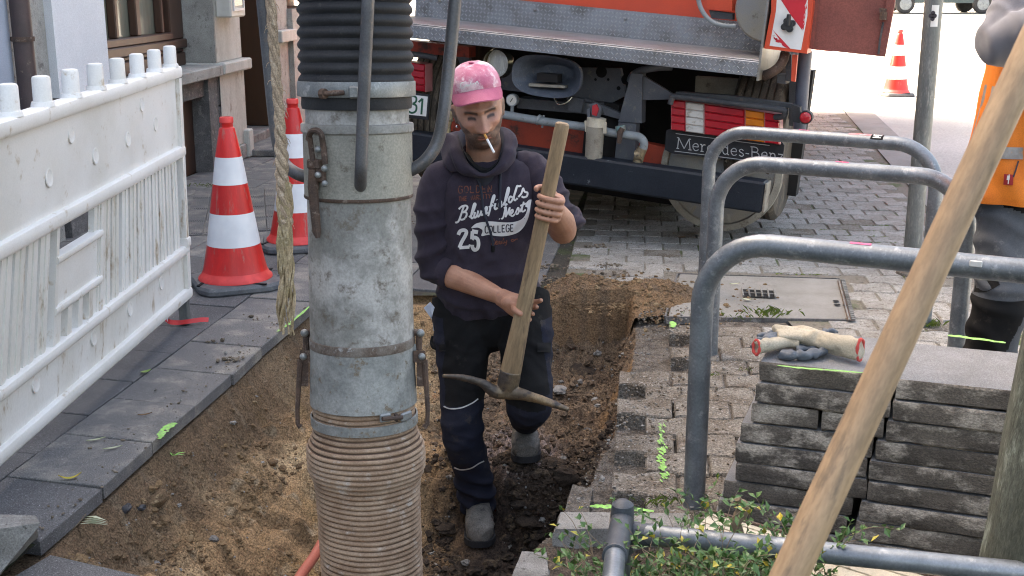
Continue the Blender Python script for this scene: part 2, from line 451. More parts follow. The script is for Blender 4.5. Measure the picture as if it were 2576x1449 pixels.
# truck
M['t_red'] = mat('truck_orange_red', (.66, .075, .028), (.57, .065, .028), (.36, .06, .03), rough=.42, scale=3, s3=9, t3=.70, grain=.05)
M['t_red_dark'] = mat('truck_red_beam', (.46, .062, .028), (.34, .05, .026), (.07, .035, .025), rough=.6, scale=5, s3=10, t3=.60, w3=.08, grain=.12)
M['t_rust_door'] = mat('rust_red_door', (.235, .072, .056), (.19, .06, .048), (.18, .07, .045), rough=.75, scale=5, s3=18, t3=.66, grain=.2, gs=150)
M['t_navy'] = mat('navy_bumper_paint', (.010, .014, .021), (.016, .021, .029), (.12, .135, .145), spec=.3, rough=.5, scale=5, s3=13, t3=.685, w3=.04, grain=.25, gs=150)
M['t_dark'] = mat('chassis_black', (.045, .048, .055), (.065, .068, .072), (.11, .10, .09), rough=.65, scale=6, s3=18, t3=.62, grain=.2)
M['t_grey'] = mat('chassis_grey', (.115, .123, .138), (.088, .094, .108), (.18, .17, .155), rough=.6, scale=6, s3=22, t3=.62, grain=.15)
M['t_black'] = mat('under_body_black', (.012, .011, .011), (.02, .017, .015), rough=.9, scale=5)
M['t_beige'] = mat('beige_mud_steel', (.33, .30, .24), (.24, .21, .165), (.13, .10, .075), rough=.75, scale=6, s3=16, t3=.60, w3=.08, grain=.15)
M['t_tyre'] = mat('muddy_tyre', (.10, .078, .056), (.065, .052, .04), (.16, .13, .095), rough=.95, scale=9, s3=30, t3=.58, grain=.25, stretch=(1, 1, .3))
M['t_pipe'] = mat('grey_painted_pipe', (.26, .285, .29), (.20, .22, .225), (.14, .12, .10), rough=.55, scale=12, s3=30, t3=.64, grain=.1)
M['t_drum'] = mat('stained_steel_drum', (.24, .245, .25), (.30, .27, .215), (.16, .14, .115), rough=.45, metal=.5, scale=4, s3=12, t3=.62, grain=.1)
M['lens_red'] = mat('red_lens', (.48, .012, .022), (.40, .01, .02), (.24, .02, .025), rough=.22, scale=10, s3=16, t3=.64, coat=.4)
M['lens_white'] = mat('clear_lens_dirty', (.62, .60, .56), (.50, .48, .44), (.34, .30, .25), rough=.3, scale=9, s3=22, t3=.6)
M['lens_orange'] = mat('orange_lens', (.70, .20, .015), (.58, .16, .015), rough=.25, scale=10, coat=.4)
M['chrome'] = mat('lamp_rim', (.55, .52, .42), (.4, .38, .3), rough=.25, metal=.9, scale=20)
M['glass_lamp'] = mat('ribbed_lamp_glass', (.62, .62, .58), (.42, .42, .40), (.8, .8, .78), rough=.12, scale=8, s3=16, t3=.56, stretch=(6, 6, .6), spec=.7)
M['white_paint'] = mat('white_paint', (.74, .735, .72), (.66, .65, .62), rough=.5, scale=10)
M['red_sheet'] = mat('red_sheeting', (.56, .02, .035), (.48, .018, .03), rough=.4, scale=10)
M['ink_green'] = mat('dark_green_digits', (.01, .09, .05), rough=.5)
M['brass'] = mat('dirty_brass', (.40, .32, .20), (.26, .2, .13), (.1, .08, .06), rough=.45, metal=.6, scale=25, s3=50, t3=.6)
M['text_grey'] = mat('worn_white_lettering', (.46, .46, .46), (.34, .34, .345), rough=.6, scale=30)
# house
M['render_w'] = mat('white_render', (.76, .775, .79), (.70, .715, .735), (.58, .59, .60), rough=.9, scale=2.5, s3=14, t3=.68, grain=.1, gs=160, bump=.0012, bs=120)
M['render_b'] = mat('blue_white_render', (.42, .46, .54), (.37, .41, .48), rough=.9, scale=2.5, grain=.1, gs=160)
M['sandstone'] = mat('weathered_stone', (.40, .39, .355), (.31, .30, .27), (.17, .16, .145), rough=.92, scale=5, s3=14, t3=.61, w3=.07, grain=.2, gs=150, bump=.002, bs=110)
M['stone_pale'] = mat('pale_lit_stone', (.58, .565, .51), (.49, .47, .41), (.30, .27, .22), rough=.9, scale=5, s3=13, t3=.64, w3=.08, grain=.12, gs=150, stretch=(1, 1, .4))  # pale stone; on the pier it carries the warm light in its colour
M['stone_dark'] = mat('dark_plinth_stone', (.165, .158, .155), (.11, .105, .10), (.25, .235, .215), rough=.95, scale=6, s3=22, t3=.6, grain=.28, gs=120, bump=.005, bs=70)
M['brown_wood'] = mat('brown_window_wood', (.085, .042, .026), (.062, .03, .02), (.045, .024, .018), rough=.45, scale=8, s3=18, t3=.62, stretch=(1, 1, .2))
M['glass_pane'] = mat('curtained_glass', (.24, .235, .18), (.20, .195, .15), rough=.12, scale=3, stretch=(9, 9, .4), spec=.7)
M['glass_dark'] = mat('dark_glass', (.03, .032, .03), rough=.08, spec=.8)
M['downpipe'] = mat('brown_downpipe', (.085, .055, .052), (.06, .04, .038), (.18, .14, .10), rough=.55, scale=5, s3=16, t3=.68, grain=.12)
M['door_brown'] = mat('dark_brown_door', (.075, .034, .014), (.06, .026, .011), rough=.55, scale=4, stretch=(1, 1, .2))
M['meter'] = mat('cream_meter_box', (.66, .64, .58), (.58, .56, .50), rough=.5, scale=8)
M['car_green'] = mat('dark_green_car_paint', (.03, .042, .036), rough=.3, coat=.6)
M['cream_board'] = mat('cream_plastic_board', (.56, .50, .39), (.44, .385, .29), (.27, .21, .14), rough=.6, scale=7, s3=24, t3=.66, grain=.1)
M['red_pipe'] = mat('salmon_cable_duct', (.46, .12, .075), (.38, .10, .065), (.2, .13, .1), rough=.6, scale=12, s3=16, t3=.62, grain=.12)
M['glove_knit'] = mat('cream_knit', (.50, .435, .33), (.40, .345, .26), (.30, .26, .21), rough=.95, scale=16, s3=30, t3=.62, grain=.2, gs=300, bump=.001, bs=300)
M['glove_rubber'] = mat('grey_latex_coating', (.10, .118, .14), (.075, .09, .11), (.15, .165, .18), rough=.6, scale=18, s3=45, t3=.62, grain=.15)
M['glove_cuff'] = mat('coral_cuff', (.66, .085, .07), (.55, .07, .06), rough=.85, scale=30)
M['tape_red'] = mat('barrier_tape_red', (.62, .03, .03), rough=.35)
M['coal'] = mat('dark_shard', (.03, .03, .034), (.045, .045, .05), rough=.6, scale=20)
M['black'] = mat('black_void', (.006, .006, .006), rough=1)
M['knob'] = mat('black_plastic_knob', (.025, .027, .03), rough=.45)
# ------------------------------------------------------------------ trench shape
def EL(Y): return -1.281 + (Y - 3.026) * .1376
RX = [(2.2, -.05), (2.95, .03), (3.26, .165), (3.80, .327), (4.15, .399), (4.63, .489), (5.21, .564), (5.7, .60), (6.5, .62)]
def ER(Y):
    for (a, b), (c, d) in zip(RX, RX[1:]):
        if Y <= c: return b + (d - b) * max(0, (Y - a)) / (c - a)
    return RX[-1][1]
def EF(X): return max(2.60, 3.0 - .6 * (X + 1.28))
YB = 5.60
def smin(a, b, k=.05):
    h = max(0, min(1, .5 + .5 * (b - a) / k)); return b + (a - b) * h - k * h * (1 - h)
def edge_wob(Y): return .022 * noise.noise(Vector((3.3, Y * 7, .5))) + .012 * noise.noise(Vector((9.1, Y * 22, .5)))
def soil_z(X, Y, rough=True):
    dl, dr, db, df = (X - EL(Y)), (ER(Y) + edge_wob(Y) - X), YB - Y, Y - EF(X)
    if min(dl, dr, db, df) <= 0:
        z = -.056
        # trodden bed at front right: soil up to the kerb stone
        if X > -.1 and Y < 3.1: z = -.045 + .02 * fbm((X * 5, Y * 5, 1))
        elif Y >= 3.1 and X > ER(Y) + .2: z = -.056 + .042 * sm(.2, .3, X - ER(Y))
        elif Y > YB + .1: z = -.014
        return z
    Dl = .085 + .38 * sm(.03, .80, dl) + .15 * sm(0, .12, dl)
    Dr = .075 + .50 * sm(-.02, .24, dr)
    Db = .075 + .24 * sm(0, .32, db) + .26 * sm(1.38, 1.60, db)
    Df = .05 + .52 * sm(0, .62, df)
    D = smin(smin(Dl, Dr), smin(Db, Df), .06)
    if rough:
        k = sm(0, .12, min(dl, dr, db, df))
        D += k * (.05 * noise.noise(Vector((X * 4.5, Y * 4.5, 2))) + .034 * noise.noise(Vector((X * 11, Y * 11, 5))) + .018 * (1 - abs(noise.noise(Vector((X * 13, Y * 13, 25)))) * 3))
        r = sm(-.55, .05, X)
        D += (.3 + .7 * k) * ((.015 + .014 * r) * noise.noise(Vector((X * 27, Y * 27, 1))) + (.0075 + .009 * r) * noise.noise(Vector((X * 61, Y * 61, 4))) + (.004 + .004 * r) * noise.noise(Vector((X * 130, Y * 130, 8))))
    return -D
def foot_pads(X, Y, z):
    k = 1 - sm(.6, 1.5, math.hypot((X + .125) / .075, (Y - 4.08) / .17))
    z = z + (-.500 - z) * k
    k = 1 - sm(.4, 2.0, math.hypot((X - .05) / .12, (Y - 4.24) / .10))
    return z + (-.290 - z) * k
def soil_col(X, Y, z):
    n1 = noise.noise(Vector((X * 3.2, Y * 3.2, 11))); n2 = noise.noise(Vector((X * 9, Y * 9, 13))); n3 = noise.noise(Vector((X * 24, Y * 24, 17)))
    def mx(a, b, t): return tuple(p + (q - p) * t for p, q in zip(a, b))
    sand = mx((.325, .205, .108), (.45, .32, .185), sm(-.1, .5, n1 + .4 * n2))
    sand = mx(sand, (.155, .098, .053), sm(.04, .38, n2 * .8 - n1 * .5 + .4 * n3) * .9)
    sand = mx(sand, (.42, .33, .22), sm(.32, .5, n3 + .4 * n2) * .6)
    sand = mx(sand, (.33, .20, .085), sm(.2, .6, noise.noise(Vector((X * 5, Y * 5, 31)))) * .7)
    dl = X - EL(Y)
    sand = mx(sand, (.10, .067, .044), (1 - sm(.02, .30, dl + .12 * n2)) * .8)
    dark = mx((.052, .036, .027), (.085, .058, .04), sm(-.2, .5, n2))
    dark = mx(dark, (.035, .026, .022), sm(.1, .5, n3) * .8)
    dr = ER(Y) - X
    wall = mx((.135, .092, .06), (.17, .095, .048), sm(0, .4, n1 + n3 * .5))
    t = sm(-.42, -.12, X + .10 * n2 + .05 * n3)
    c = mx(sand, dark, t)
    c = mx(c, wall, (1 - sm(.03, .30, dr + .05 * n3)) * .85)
    back = mx((.185, .128, .083), (.115, .078, .052), sm(-.25, .35, n2 + .5 * n3))
    back = mx(back, (.22, .13, .065), sm(.15, .5, n1))
    c = mx(c, back, sm(4.25, 4.6, Y + .14 * n2) * t)
    px, py = (X - .04) / .17, (Y - 4.42) / .26
    c = mx(c, (.25, .195, .175), (1 - sm(.6, 1.15, math.hypot(px, py) + .35 * n3)) * .85)
    if X > ER(Y) and Y > 3.05: c = mx((.16, .14, .12), (.10, .085, .07), sm(-.2, .4, n3))
    if Y < 3.05 and X > -.05: c = mx((.07, .052, .04), (.11, .085, .065), sm(-.2, .4, n3))
    return c
GX0, GX1, GY0, GY1 = -1.50, 1.25, 2.3, 6.1
def build_soil():
    xs = np.arange(GX0, GX1 + 1e-6, .0105); ys = np.arange(GY0, GY1 + 1e-6, .0115)
    V, Cc, F = [], [], []
    nx = len(xs)
    for Y in ys:
        for X in xs:
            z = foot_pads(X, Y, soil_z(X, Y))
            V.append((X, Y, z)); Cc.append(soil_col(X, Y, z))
    for j in range(len(ys) - 1):
        for i in range(nx - 1):
            a = j * nx + i; F.append((a, a + 1, a + nx + 1, a + nx))
    me = bpy.data.meshes.new('trench_soil'); me.from_pydata(V, [], F)
    me.polygons.foreach_set('use_smooth', [True] * len(F))
    vcolor(me, np.array(Cc, np.float32))
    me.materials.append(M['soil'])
    o = bpy.data.objects.new('trench_soil', me); COL.objects.link(o)
    return tag(o, kind='structure')
soil = build_soil()

# large ground with a hole where the trench sheet lies, street beyond
def gz(Y): return .012 * max(0, Y - 16) if Y < 60 else .012 * 44 + .0 * (Y - 60)
def KX(Y): return 4.5 + .1756 * (Y - 15.9)
mb = MB()
for (x0, x1, y0, y1) in ((-14, GX0, -3, 14), (GX1, 14, -3, 14), (GX0, GX1, -3, GY0), (GX0, GX1, GY1, 14)):
    mb.quad((x0, y0, -.058), (x1, y0, -.058), (x1, y1, -.058), (x0, y1, -.058))
part('ground', mb, M['joint'], kind='structure')
mb = MB()
yy = [2.0, 5, 9.9, 13.65, 16, 20, 25, 32, 40, 50, 60, 80, 120, 200]
for a, b in zip(yy, yy[1:]):
    k0, k1 = KX(a), KX(b)
    mb.quad((k0, a, gz(a)), (k0 + 60, a, gz(a)), (k1 + 60, b, gz(b)), (k1, b, gz(b)))
part('street', mb, M['asphalt'], kind='structure')
mb = MB()
for a, b in zip(yy[3:], yy[4:]):
    mb.quad((-30, a, gz(a) - .004), (KX(a) - .3, a, gz(a) - .004), (KX(b) - .3, b, gz(b) - .004), (-30, b, gz(b) - .004))
part('far_pavement', mb, mat('far_pavement_concrete', (.33, .315, .29), (.27, .255, .235), rough=.9, scale=1.2, s3=9, grain=.15, gs=40), kind='structure')
mb = MB()
for a, b in zip(yy, yy[1:]):
    mb.quad((KX(a) - .3, a, gz(a) + .004), (KX(a) + .02, a, gz(a) + .004), (KX(b) + .02, b, gz(b) + .004), (KX(b) - .3, b, gz(b) + .004))
part('gutter', mb, mat('gutter_stone', (.25, .24, .225), (.2, .19, .18), rough=.9, scale=3, grain=.2), kind='structure')

# ------------------------------------------------------------------ pavement slabs (left and behind the trench)
E0 = Vector((-1.281, 3.026, 0)); ed = Vector((.1364, .9907, 0)); jd = Vector((-.968, .25, 0))
def PLX(Y): return .26 + .108 * (Y - 5.85)          # joint line between slabs and small pavers
mb = MB()
for a, b in ((1.5, 3), (3, 4.5), (4.5, 5.6), (5.6, 14)):
    mb.quad((-7, a, -.012), (EL(a) - .03, a, -.012), (EL(b) - .03, b, -.012), (-7, b, -.012))
mb.quad((EL(5.66) - .03, 5.66, -.0125), (PLX(5.66), 5.66, -.0125), (PLX(14), 14, -.0125), (EL(14) - .03, 14, -.0125))
pavement = part('pavement', mb, M['joint'], kind='structure')
def slab_mesh(q, th, ch, z0, tilt):
    """quad q (4 world xy), chamfered top"""
    c = sum((Vector((p[0], p[1], 0)) for p in q), Vector()) / 4
    top, mid, bot = [], [], []
    for p in q:
        d = (c - Vector((p[0], p[1], 0))); d.normalize()
        zz = z0 + tilt[0] * (p[0] - c.x) + tilt[1] * (p[1] - c.y)
        top.append(Vector((p[0], p[1], zz)) + d * ch * 1.4); mid.append(Vector((p[0], p[1], zz - ch))); bot.append(Vector((p[0], p[1], zz - th)))
    m = MB(); m.add(bot + mid + top, [[8, 9, 10, 11], [3, 2, 1, 0]] + [[i, (i + 1) % 4, 4 + (i + 1) % 4, 4 + i] for i in range(4)] + [[4 + i, 4 + (i + 1) % 4, 8 + (i + 1) % 4, 8 + i] for i in range(4)])
    return m
rs = random.Random(3)
WROW, LROW = .348, .36
def seen(p, mx=120, my=120):
    d = p - C0
    z = d.y * CT - d.z * ST
    if z < .5: return False
    x = 1288 + FP * d.x / z; y = 724.5 - FP * (d.z * CT + d.y * ST) / z
    return -mx < x < 2576 + mx and -my < y < 1449 + my
def FAX(Y): return -2.36 + .0875 * (Y - 9.6)        # house facade line
for k in range(-5, 9):
    for i in range(-4, 30):
        s0 = .33 + LROW * (i - 1) + (.18 if k % 2 else 0); s1 = s0 + LROW
        w0, w1 = WROW * k, WROW * (k + 1)
        g = .0035
        q = [E0 + ed * (s + a * g) + jd * (w + b * g) for s, w, a, b in ((s0, w0, 1, 1), (s0, w1, 1, -1), (s1, w1, -1, -1), (s1, w0, -1, 1))]
        c = sum(q, Vector()) / 4
        if not seen(c): continue
        if c.x < FAX(c.y) - .1 or c.x > PLX(c.y) - .02 or c.y > 13.6: continue
        if k < 0 and 2.93 < c.y < 5.78: continue
        if k < 0 and c.y < 3: continue
        jit = [Vector((rs.uniform(-1, 1), rs.uniform(-1, 1), 0)) * .0012 for _ in q]
        if k == 0:  # broken outer edge
            for n in (0, 3): jit[n] = jit[n] + Vector((rs.uniform(-.012, .004), rs.uniform(-.004, .004), 0))
        q = [a + b for a, b in zip(q, jit)]
        m = slab_mesh(q, .044, .003, rs.uniform(-.002, .0025), (rs.uniform(-.004, .004), rs.uniform(-.004, .004)))
        dusty = (k == 0 and s0 > .3) or rs.random() < .12 or c.y > 6.6
        part('paving_slab', m, M['slab_dirty' if dusty else 'slab'], pavement, smooth=0)

fa, fb = atZ(128, 1393), atZ(340, 1442); fd = (fb - fa).normalized(); fn_ = Vector((fd.y, -fd.x, 0))
if fn_.y > 0: fn_ = -fn_
for i in range(2):
    for j in range(2):
        p0 = fa + fd * (.002 + .352 * (i - 0) - (.0 if i == 0 else .704)) + fn_ * (.004 + .352 * j)
        q = [p0, p0 + fd * .345, p0 + fd * .345 + fn_ * .345, p0 + fn_ * .345]
        if i == 1: q = [v + fd * .0 for v in q]
        if i == 1 and j == 0: continue
        part('paving_slab', slab_mesh(q, .044, .003, .0005 if i == 0 else -.0035, (0, 0)), M['slab'], pavement, smooth=0)
# ------------------------------------------------------------------ small pavers (right)
PO = Vector((.26, 5.85, 0)); pe = Vector((.1075, .9942, 0)); pr = Vector((.9942, -.1075, 0))
MH = [atZ(1706, 690), atZ(2112, 703), atZ(2140, 806), atZ(1676, 798)]
def in_quad(p, q, m=0.0):
    s = None
    for i in range(4):
        a, b = q[i], q[(i + 1) % 4]
        cr = (b.x - a.x) * (p.y - a.y) - (b.y - a.y) * (p.x - a.x)
        cr /= math.hypot(b.x - a.x, b.y - a.y)
        if cr > m: return False
    return True
mb = MB()
mb.quad((PLX(5.66), 5.66, -.0055), (KX(5.66) - .3, 5.66, -.0055), (KX(14) - .3, 14, -.0055), (PLX(14), 14, -.0055))
mb.quad((GX1, 2.0, -.0055), (KX(2) - .3, 2.0, -.0055), (KX(5.66) - .3, 5.66, -.0055), (GX1, 5.66, -.0055))
paving = part('brick_paving', mb, M['joint_p'], kind='structure')
PW, PD = .205, .168
cand = []
for j in range(-19, 48):
    for i in range(-3, 32):
        r0 = PW * i + (PW / 2 if j % 2 else 0); s0 = PD * j
        c = PO + pr * (r0 + PW / 2) + pe * (s0 + PD / 2)
        if c.y > 13.6 or c.x > KX(c.y) - .42 or not seen(c, 60, 60): continue
        if c.x < PLX(c.y) + .02 and c.y > 5.5: continue
        lx = c.x - PW / 2
        if c.y < 5.78 and lx < ER(c.y) - .035: continue
        if c.y < 5.78 and c.x < ER(c.y) + .02: continue
        if c.y < 3.10 or (c.y < 3.18 and c.x < .30): continue
        if in_quad(c, MH, .05): continue
        near = c.y < 5.78 and c.x - ER(c.y) < .17
        if near and j % 2 == 0 and c.y < 4.9 and rs.random() < .8: continue       # half stones taken out along the trench
        cand.append((c.y, i, j, r0, s0, c))
cand.sort(key=lambda t: t[0])
def paver_mesh(r0, s0, j, c):
    """double-T outline: bed joints run in a shared zigzag"""
    g = .004
    am = .011
    def zz(r): return am * (1 if (math.floor((r + 1e-4) / (PW / 2)) % 2) else -1)
    lo, hi = [], []
    def wave(r, jj):
        t = r / (PW / 2); f = t - math.floor(t); k = 1 if math.floor(t) % 2 else -1
        return am * k * min(1, min(f, 1 - f) * 5)
    for q in range(9):
        r = r0 + g + (PW - 2 * g) * q / 8
        lo.append((r, s0 + g + wave(r, j) * (1 if j % 2 else -1))); hi.append((r, s0 + PD - g + wave(r, j + 1) * (-1 if j % 2 else 1)))
    out = lo + hi[::-1]
    z0 = rs.uniform(-.004, .003); tl = (rs.uniform(-.012, .012), rs.uniform(-.012, .012))
    top, mid, bot = [], [], []
    n = len(out)
    for (r, s) in out:
        p = PO + pr * r + pe * s
        p.x += rs.uniform(-.0015, .0015); p.y += rs.uniform(-.0015, .0015)
        zz_ = z0 + tl[0] * (p.x - c.x) + tl[1] * (p.y - c.y)
        d = Vector((c.x - p.x, c.y - p.y, 0)); d.normalize()
        top.append(Vector((p.x, p.y, zz_)) + d * .006); mid.append(Vector((p.x, p.y, zz_ - .006))); bot.append(Vector((p.x, p.y, zz_ - .075)))
    m = MB()
    m.add(bot + mid + top, [list(range(2 * n, 3 * n))] + [[i, (i + 1) % n, n + (i + 1) % n, n + i] for i in range(n)] + [[n + i, n + (i + 1) % n, 2 * n + (i + 1) % n, 2 * n + i] for i in range(n)])
    return m
rest = MB()
for q, (yy_, i, j, r0, s0, c) in enumerate(cand):
    m = paver_mesh(r0, s0, j, c)
    if q < 300:
        dirty = c.y < 5.9 and (c.x - ER(c.y) < .62 + .35 * noise.noise(Vector((c.x * 3, c.y * 3, 0))))
        part('paver', m, M['paver_dirty' if dirty or rs.random() < .12 else 'paver'], paving, smooth=0)
    else:
        rest.add(m.v, m.f)
if rest.v: part('paver_field', rest, M['paver'], paving, smooth=0, kind='stuff')

# rough bedding and haunch of concrete along the right edge of the trench
def haunch():
    m = MB(); rows = []
    ys = np.arange(3.18, 5.45, .018)
    for Y in ys:
        row = []
        for q in range(16):
            t = q / 15
            nn = noise.noise(Vector((t * 3, Y * 9, 3))); n2 = noise.noise(Vector((t * 9, Y * 28, 7)))
            X = ER(Y) + edge_wob(Y) - .055 + .30 * t + .012 * n2
            z = -.095 - (.14 * (1 - sm(0, .20, t))) + .022 * nn * sm(.05, .2, t) + .012 * n2
            row.append((X, Y, z))
        rows.append(row)
    m.loft(rows, cap=False, closed=False)
    return part('paving_bed', m, M['gravel'], soil)
haunch()
# ------------------------------------------------------------------ house on the left
hp0 = Vector((FAX(9.6), 9.6, 0)); he = Vector((.0872, .9962, 0)); hn = Vector((-.9962, .0872, 0))
HM = Matrix(((he.x, hn.x, 0, hp0.x), (he.y, hn.y, 0, hp0.y), (0, 0, 1, 0), (0, 0, 0, 1)))
house = thing('old_house', 'old town house with white render, weathered stone piers and brown wooden window', 'house', mat=HM)
def hh(x, y, d=0.0):
    """picture ray onto the facade plane set d inside: along, height"""
    o = hp0 + hn * d
    p = atP(x, y, o, hn); q = p - hp0
    return q.dot(he), p.z
def hbox(mb, a0, a1, d0, d1, z0, z1, bev=0.0):
    mb.box(((a0 + a1) / 2, (d0 + d1) / 2, (z0 + z1) / 2), (abs(a1 - a0), abs(d1 - d0), abs(z1 - z0)), bev=bev)
HT = 6.8
aW0 = hh(132, 100)[0]; aW1 = hh(266, 120)[0]; aP0 = hh(543, 150)[0]; aP1 = hh(608, 150)[0]; aD1 = hh(697, 100)[0]
aS0 = hh(78, 100)[0]
zs = hh(545, 190)[1]                               # underside of the sill band
zt = zs + .085
rec = .27
m = MB(); hbox(m, -14, hh(26, 100)[0], .0, .4, .0, HT); part('side_wall', m, M['render_b'], house, local=True, smooth=0)
m = MB(); hbox(m, hh(26, 100)[0] + .002, aW0, .035, .4, 0, HT)
o_ = part('stone_strip', m, M['sandstone'], house, local=True, smooth=0)
m = MB(); hbox(m, aW0 + .003, aW1, -.012, .4, zt + .003, HT); hbox(m, aW1 + .002, aP0 - .002, .004, .4, 2.7, HT); hbox(m, aP0 + .001, aP1 - .001, .004, .4, 2.7, HT)
part('wall', m, M['render_w'], house, local=True, smooth=0)
# upper storeys and the row of houses further on
m = MB(); hbox(m, aP1 + .002, aD1 - .002, .006, .4, 2.75, HT); hbox(m, aD1 + .5, 4.0, .0, .4, 1.30, HT); hbox(m, aD1 + .5, 4.0, -.02, .4, 0, 1.2)
part('far_wall', m, M['sandstone'], house, local=True, smooth=0)
m = MB(); hbox(m, -14, 4.0, .0, 7, HT + .002, HT + .25); part('roof', m, M['stone_dark'], house, local=True, smooth=0)
m = MB(); hbox(m, -14, 4.0, 6.6, 7, 0, HT); hbox(m, -14, -13.7, .41, 6.6, 0, HT); hbox(m, 3.7, 3.998, .41, 6.6, 0, HT); part('rear_wall', m, M['sandstone'], house, local=True, smooth=0)
# window
wz0 = hh(275, 148, rec)[1]
m = MB()
wa0, wa1 = aW1 + .02, aP0 - .01
def wbar(m, a0, a1, z0, z1, d0=rec - .02, d1=rec + .05): hbox(m, a0, a1, d0, d1, z0, z1, .008)
aG = hh(420, 60, rec)[0]
wbar(m, wa0, wa1, zt + .0, zt + .10, rec - .03); wbar(m, wa0, wa1, zt + .101, wz0, rec - .015)
wbar(m, wa0, wa1, wz0 + .001, wz0 + .07, rec - .05)
wbar(m, aG, wa1, wz0 + .071, 2.69, rec - .025); wbar(m, wa0, wa0 + .07, wz0 + .071, 2.69)
wf = part('window', m, M['brown_wood'], house, local=True, smooth=0)
am = hh(338, 50, rec)[0]; al = hh(283, 50, rec)[0]
for (c, w_) in ((al, .05), (am, .075), (hh(400, 60, rec)[0], .045)):
    m = MB(); wbar(m, c - w_ / 2, c + w_ / 2, wz0 + .13, 2.6, rec - .032, rec + .03); part('mullion', m, M['brown_wood'], wf, local=True, smooth=0)
m = MB(); wbar(m, wa0 + .07, aG - .001, wz0 + .0715, wz0 + .129, rec - .04, rec + .03); part('sash_rail', m, M['brown_wood'], wf, local=True, smooth=0)
m = MB(); hbox(m, wa0 + .05, aG, rec + .032, rec + .04, wz0 + .1, 2.6); part('pane', m, M['glass_pane'], wf, local=True, smooth=0)
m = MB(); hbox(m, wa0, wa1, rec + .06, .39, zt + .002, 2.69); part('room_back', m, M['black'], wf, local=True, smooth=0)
# sill and band round the pier
m = MB(); hbox(m, aW0 + .05, aP0 - .015, -.06, rec + .02, zs, zt, .008); part('window_sill', m, M['sandstone'], house, local=True, smooth=0)
m = MB(); hbox(m, aP0 - .012, aP1 + .05, -.075, .3, zs + .004, zt + .012, .012); part('string_course', m, M['stone_pale'], house, local=True, smooth=0)
m = MB(); hbox(m, aP0, aP1, .0, .4, zt + .014, 2.70); part('pier', m, [M['sandstone']], house, local=True, smooth=0)
m = MB(); hbox(m, aP0 + .02, aP1 - .005, -.0025, -.0005, zt + .016, 2.4); part('pier_lit_face', m, M['stone_pale'], house, local=True, smooth=0)  # warm light on the street side painted in as paler stone
m = MB()
for a, b in ((0, .31), (.315, .62), (.625, .93)):   # rough quoin stones below the band
    hbox(m, aP0 + rs.uniform(-.012, .006), aP1 - .004, rs.uniform(-.006, .006), .38, a * zs / .93 + .0, b * zs / .93, .012)
part('quoin', m, M['stone_dark'], house, local=True, smooth=0)
m = MB(); hbox(m, aP0 + .03, aP1 - .002, -.013, -.0085, .13, zs - .002); part('pier_lit_face', m, M['stone_pale'], house, local=True, smooth=0)  # the same light painted on below the band
m = MB(); hbox(m, aP0 + .02, aP1 + .02, -.035, .3, 0, .125, .01); part('plinth_stone', m, M['sandstone'], house, local=True, smooth=0)
m = MB(); hbox(m, aP1 - .10, aP1 + .03, -.06, .02, .0, .24, .012); part('plinth_stone', m, M['stone_pale'], house, local=True, smooth=0)
# lower wall under the window with a cellar opening
aC0, aC1 = hh(447, 380, .1)[0], aP0 - .22
m = MB(); hbox(m, aW0 + .06, aC0 - .45, .02, .36, 0, zs - .001); hbox(m, aC1, aP0 - .014, .0, .36, 0, zs - .002); hbox(m, aC0 - .449, aC1 - .001, .03, .36, zs - .14, zs - .001)
part('lower_wall', m, M['stone_dark'], house, local=True, smooth=0)
m = MB(); hbox(m, aC0 - .448, aC1 - .002, .14, .2, 0, zs - .142); part('cellar_door', m, M['brown_wood'], house, local=True, smooth=0)
# doorway
m = MB(); hbox(m, aP1 + .003, aD1 + .5, .62, .70, 0.14, 2.74); dr_ = part('door', m, M['door_brown'], house, local=True, smooth=0)
for k in range(4):
    m = MB(); hbox(m, aP1 + .12 + k * .36, aP1 + .42 + k * .36, .595, .618, .30, 1.9, .01); part('door_panel', m, M['door_brown'], dr_, local=True, smooth=0)
m = MB(); hbox(m, aP1 + .001, aP1 + .025, .401, .66, 0, 2.74); hbox(m, aD1, aD1 + .5, .03, .61, 0, 2.74); part('door_jamb', m, M['sandstone'], house, local=True, smooth=0)
m = MB(); hbox(m, aD1 + .002, aD1 + .55, -.05, .5, hh(728, 97, 0)[1] - .02, hh(728, 97, 0)[1] + .09, .008); part('string_course', m, M['stone_pale'], house, local=True, smooth=0)
m = MB(); hbox(m, aP1 + .004, aD1 - .004, .05, .62, 0, .13, .01); part('door_step', m, M['stone'], house, local=True, smooth=0)
m = MB(); hbox(m, aP1 - .04, aD1 - .1, -.75, .045, 0, .06, .01); part('door_step', m, M['slab_dirty'], house, local=True, smooth=0)
m = MB(); hbox(m, aD1 - .04, aD1 - .001, .035, .615, .135, 2.72, .004); part('door_leaf', m, M['door_brown'], house, local=True, smooth=0)
# meter box on the pier
zb = hh(580, 44, -.1)[1]
m = MB(); b0, b1 = hh(548, 40, -.02)[0], hh(618, 40, -.13)[0]
hbox(m, b0, b1, -.13, -.003, zb, zb + .42, .012); mbx = part('meter_box', m, M['meter'], house, local=True, smooth=0)
m = MB()
for (a0, a1, z0, z1) in ((b0 + .05, b1 - .05, zb + .05, zb + .07), (b0 + .05, b1 - .05, zb + .33, zb + .35), (b0 + .05, b0 + .07, zb + .071, zb + .329), (b1 - .07, b1 - .05, zb + .071, zb + .329)): hbox(m, a0, a1, -.142, -.131, z0, z1)
part('frame', m, M['white_paint'], mbx, local=True, smooth=0)
m = MB(); hbox(m, b0 + .08, b1 - .08, -.136, -.1305, zb + .09, zb + .31); part('dial_window', m, M['glass_dark'], mbx, local=True, smooth=0)
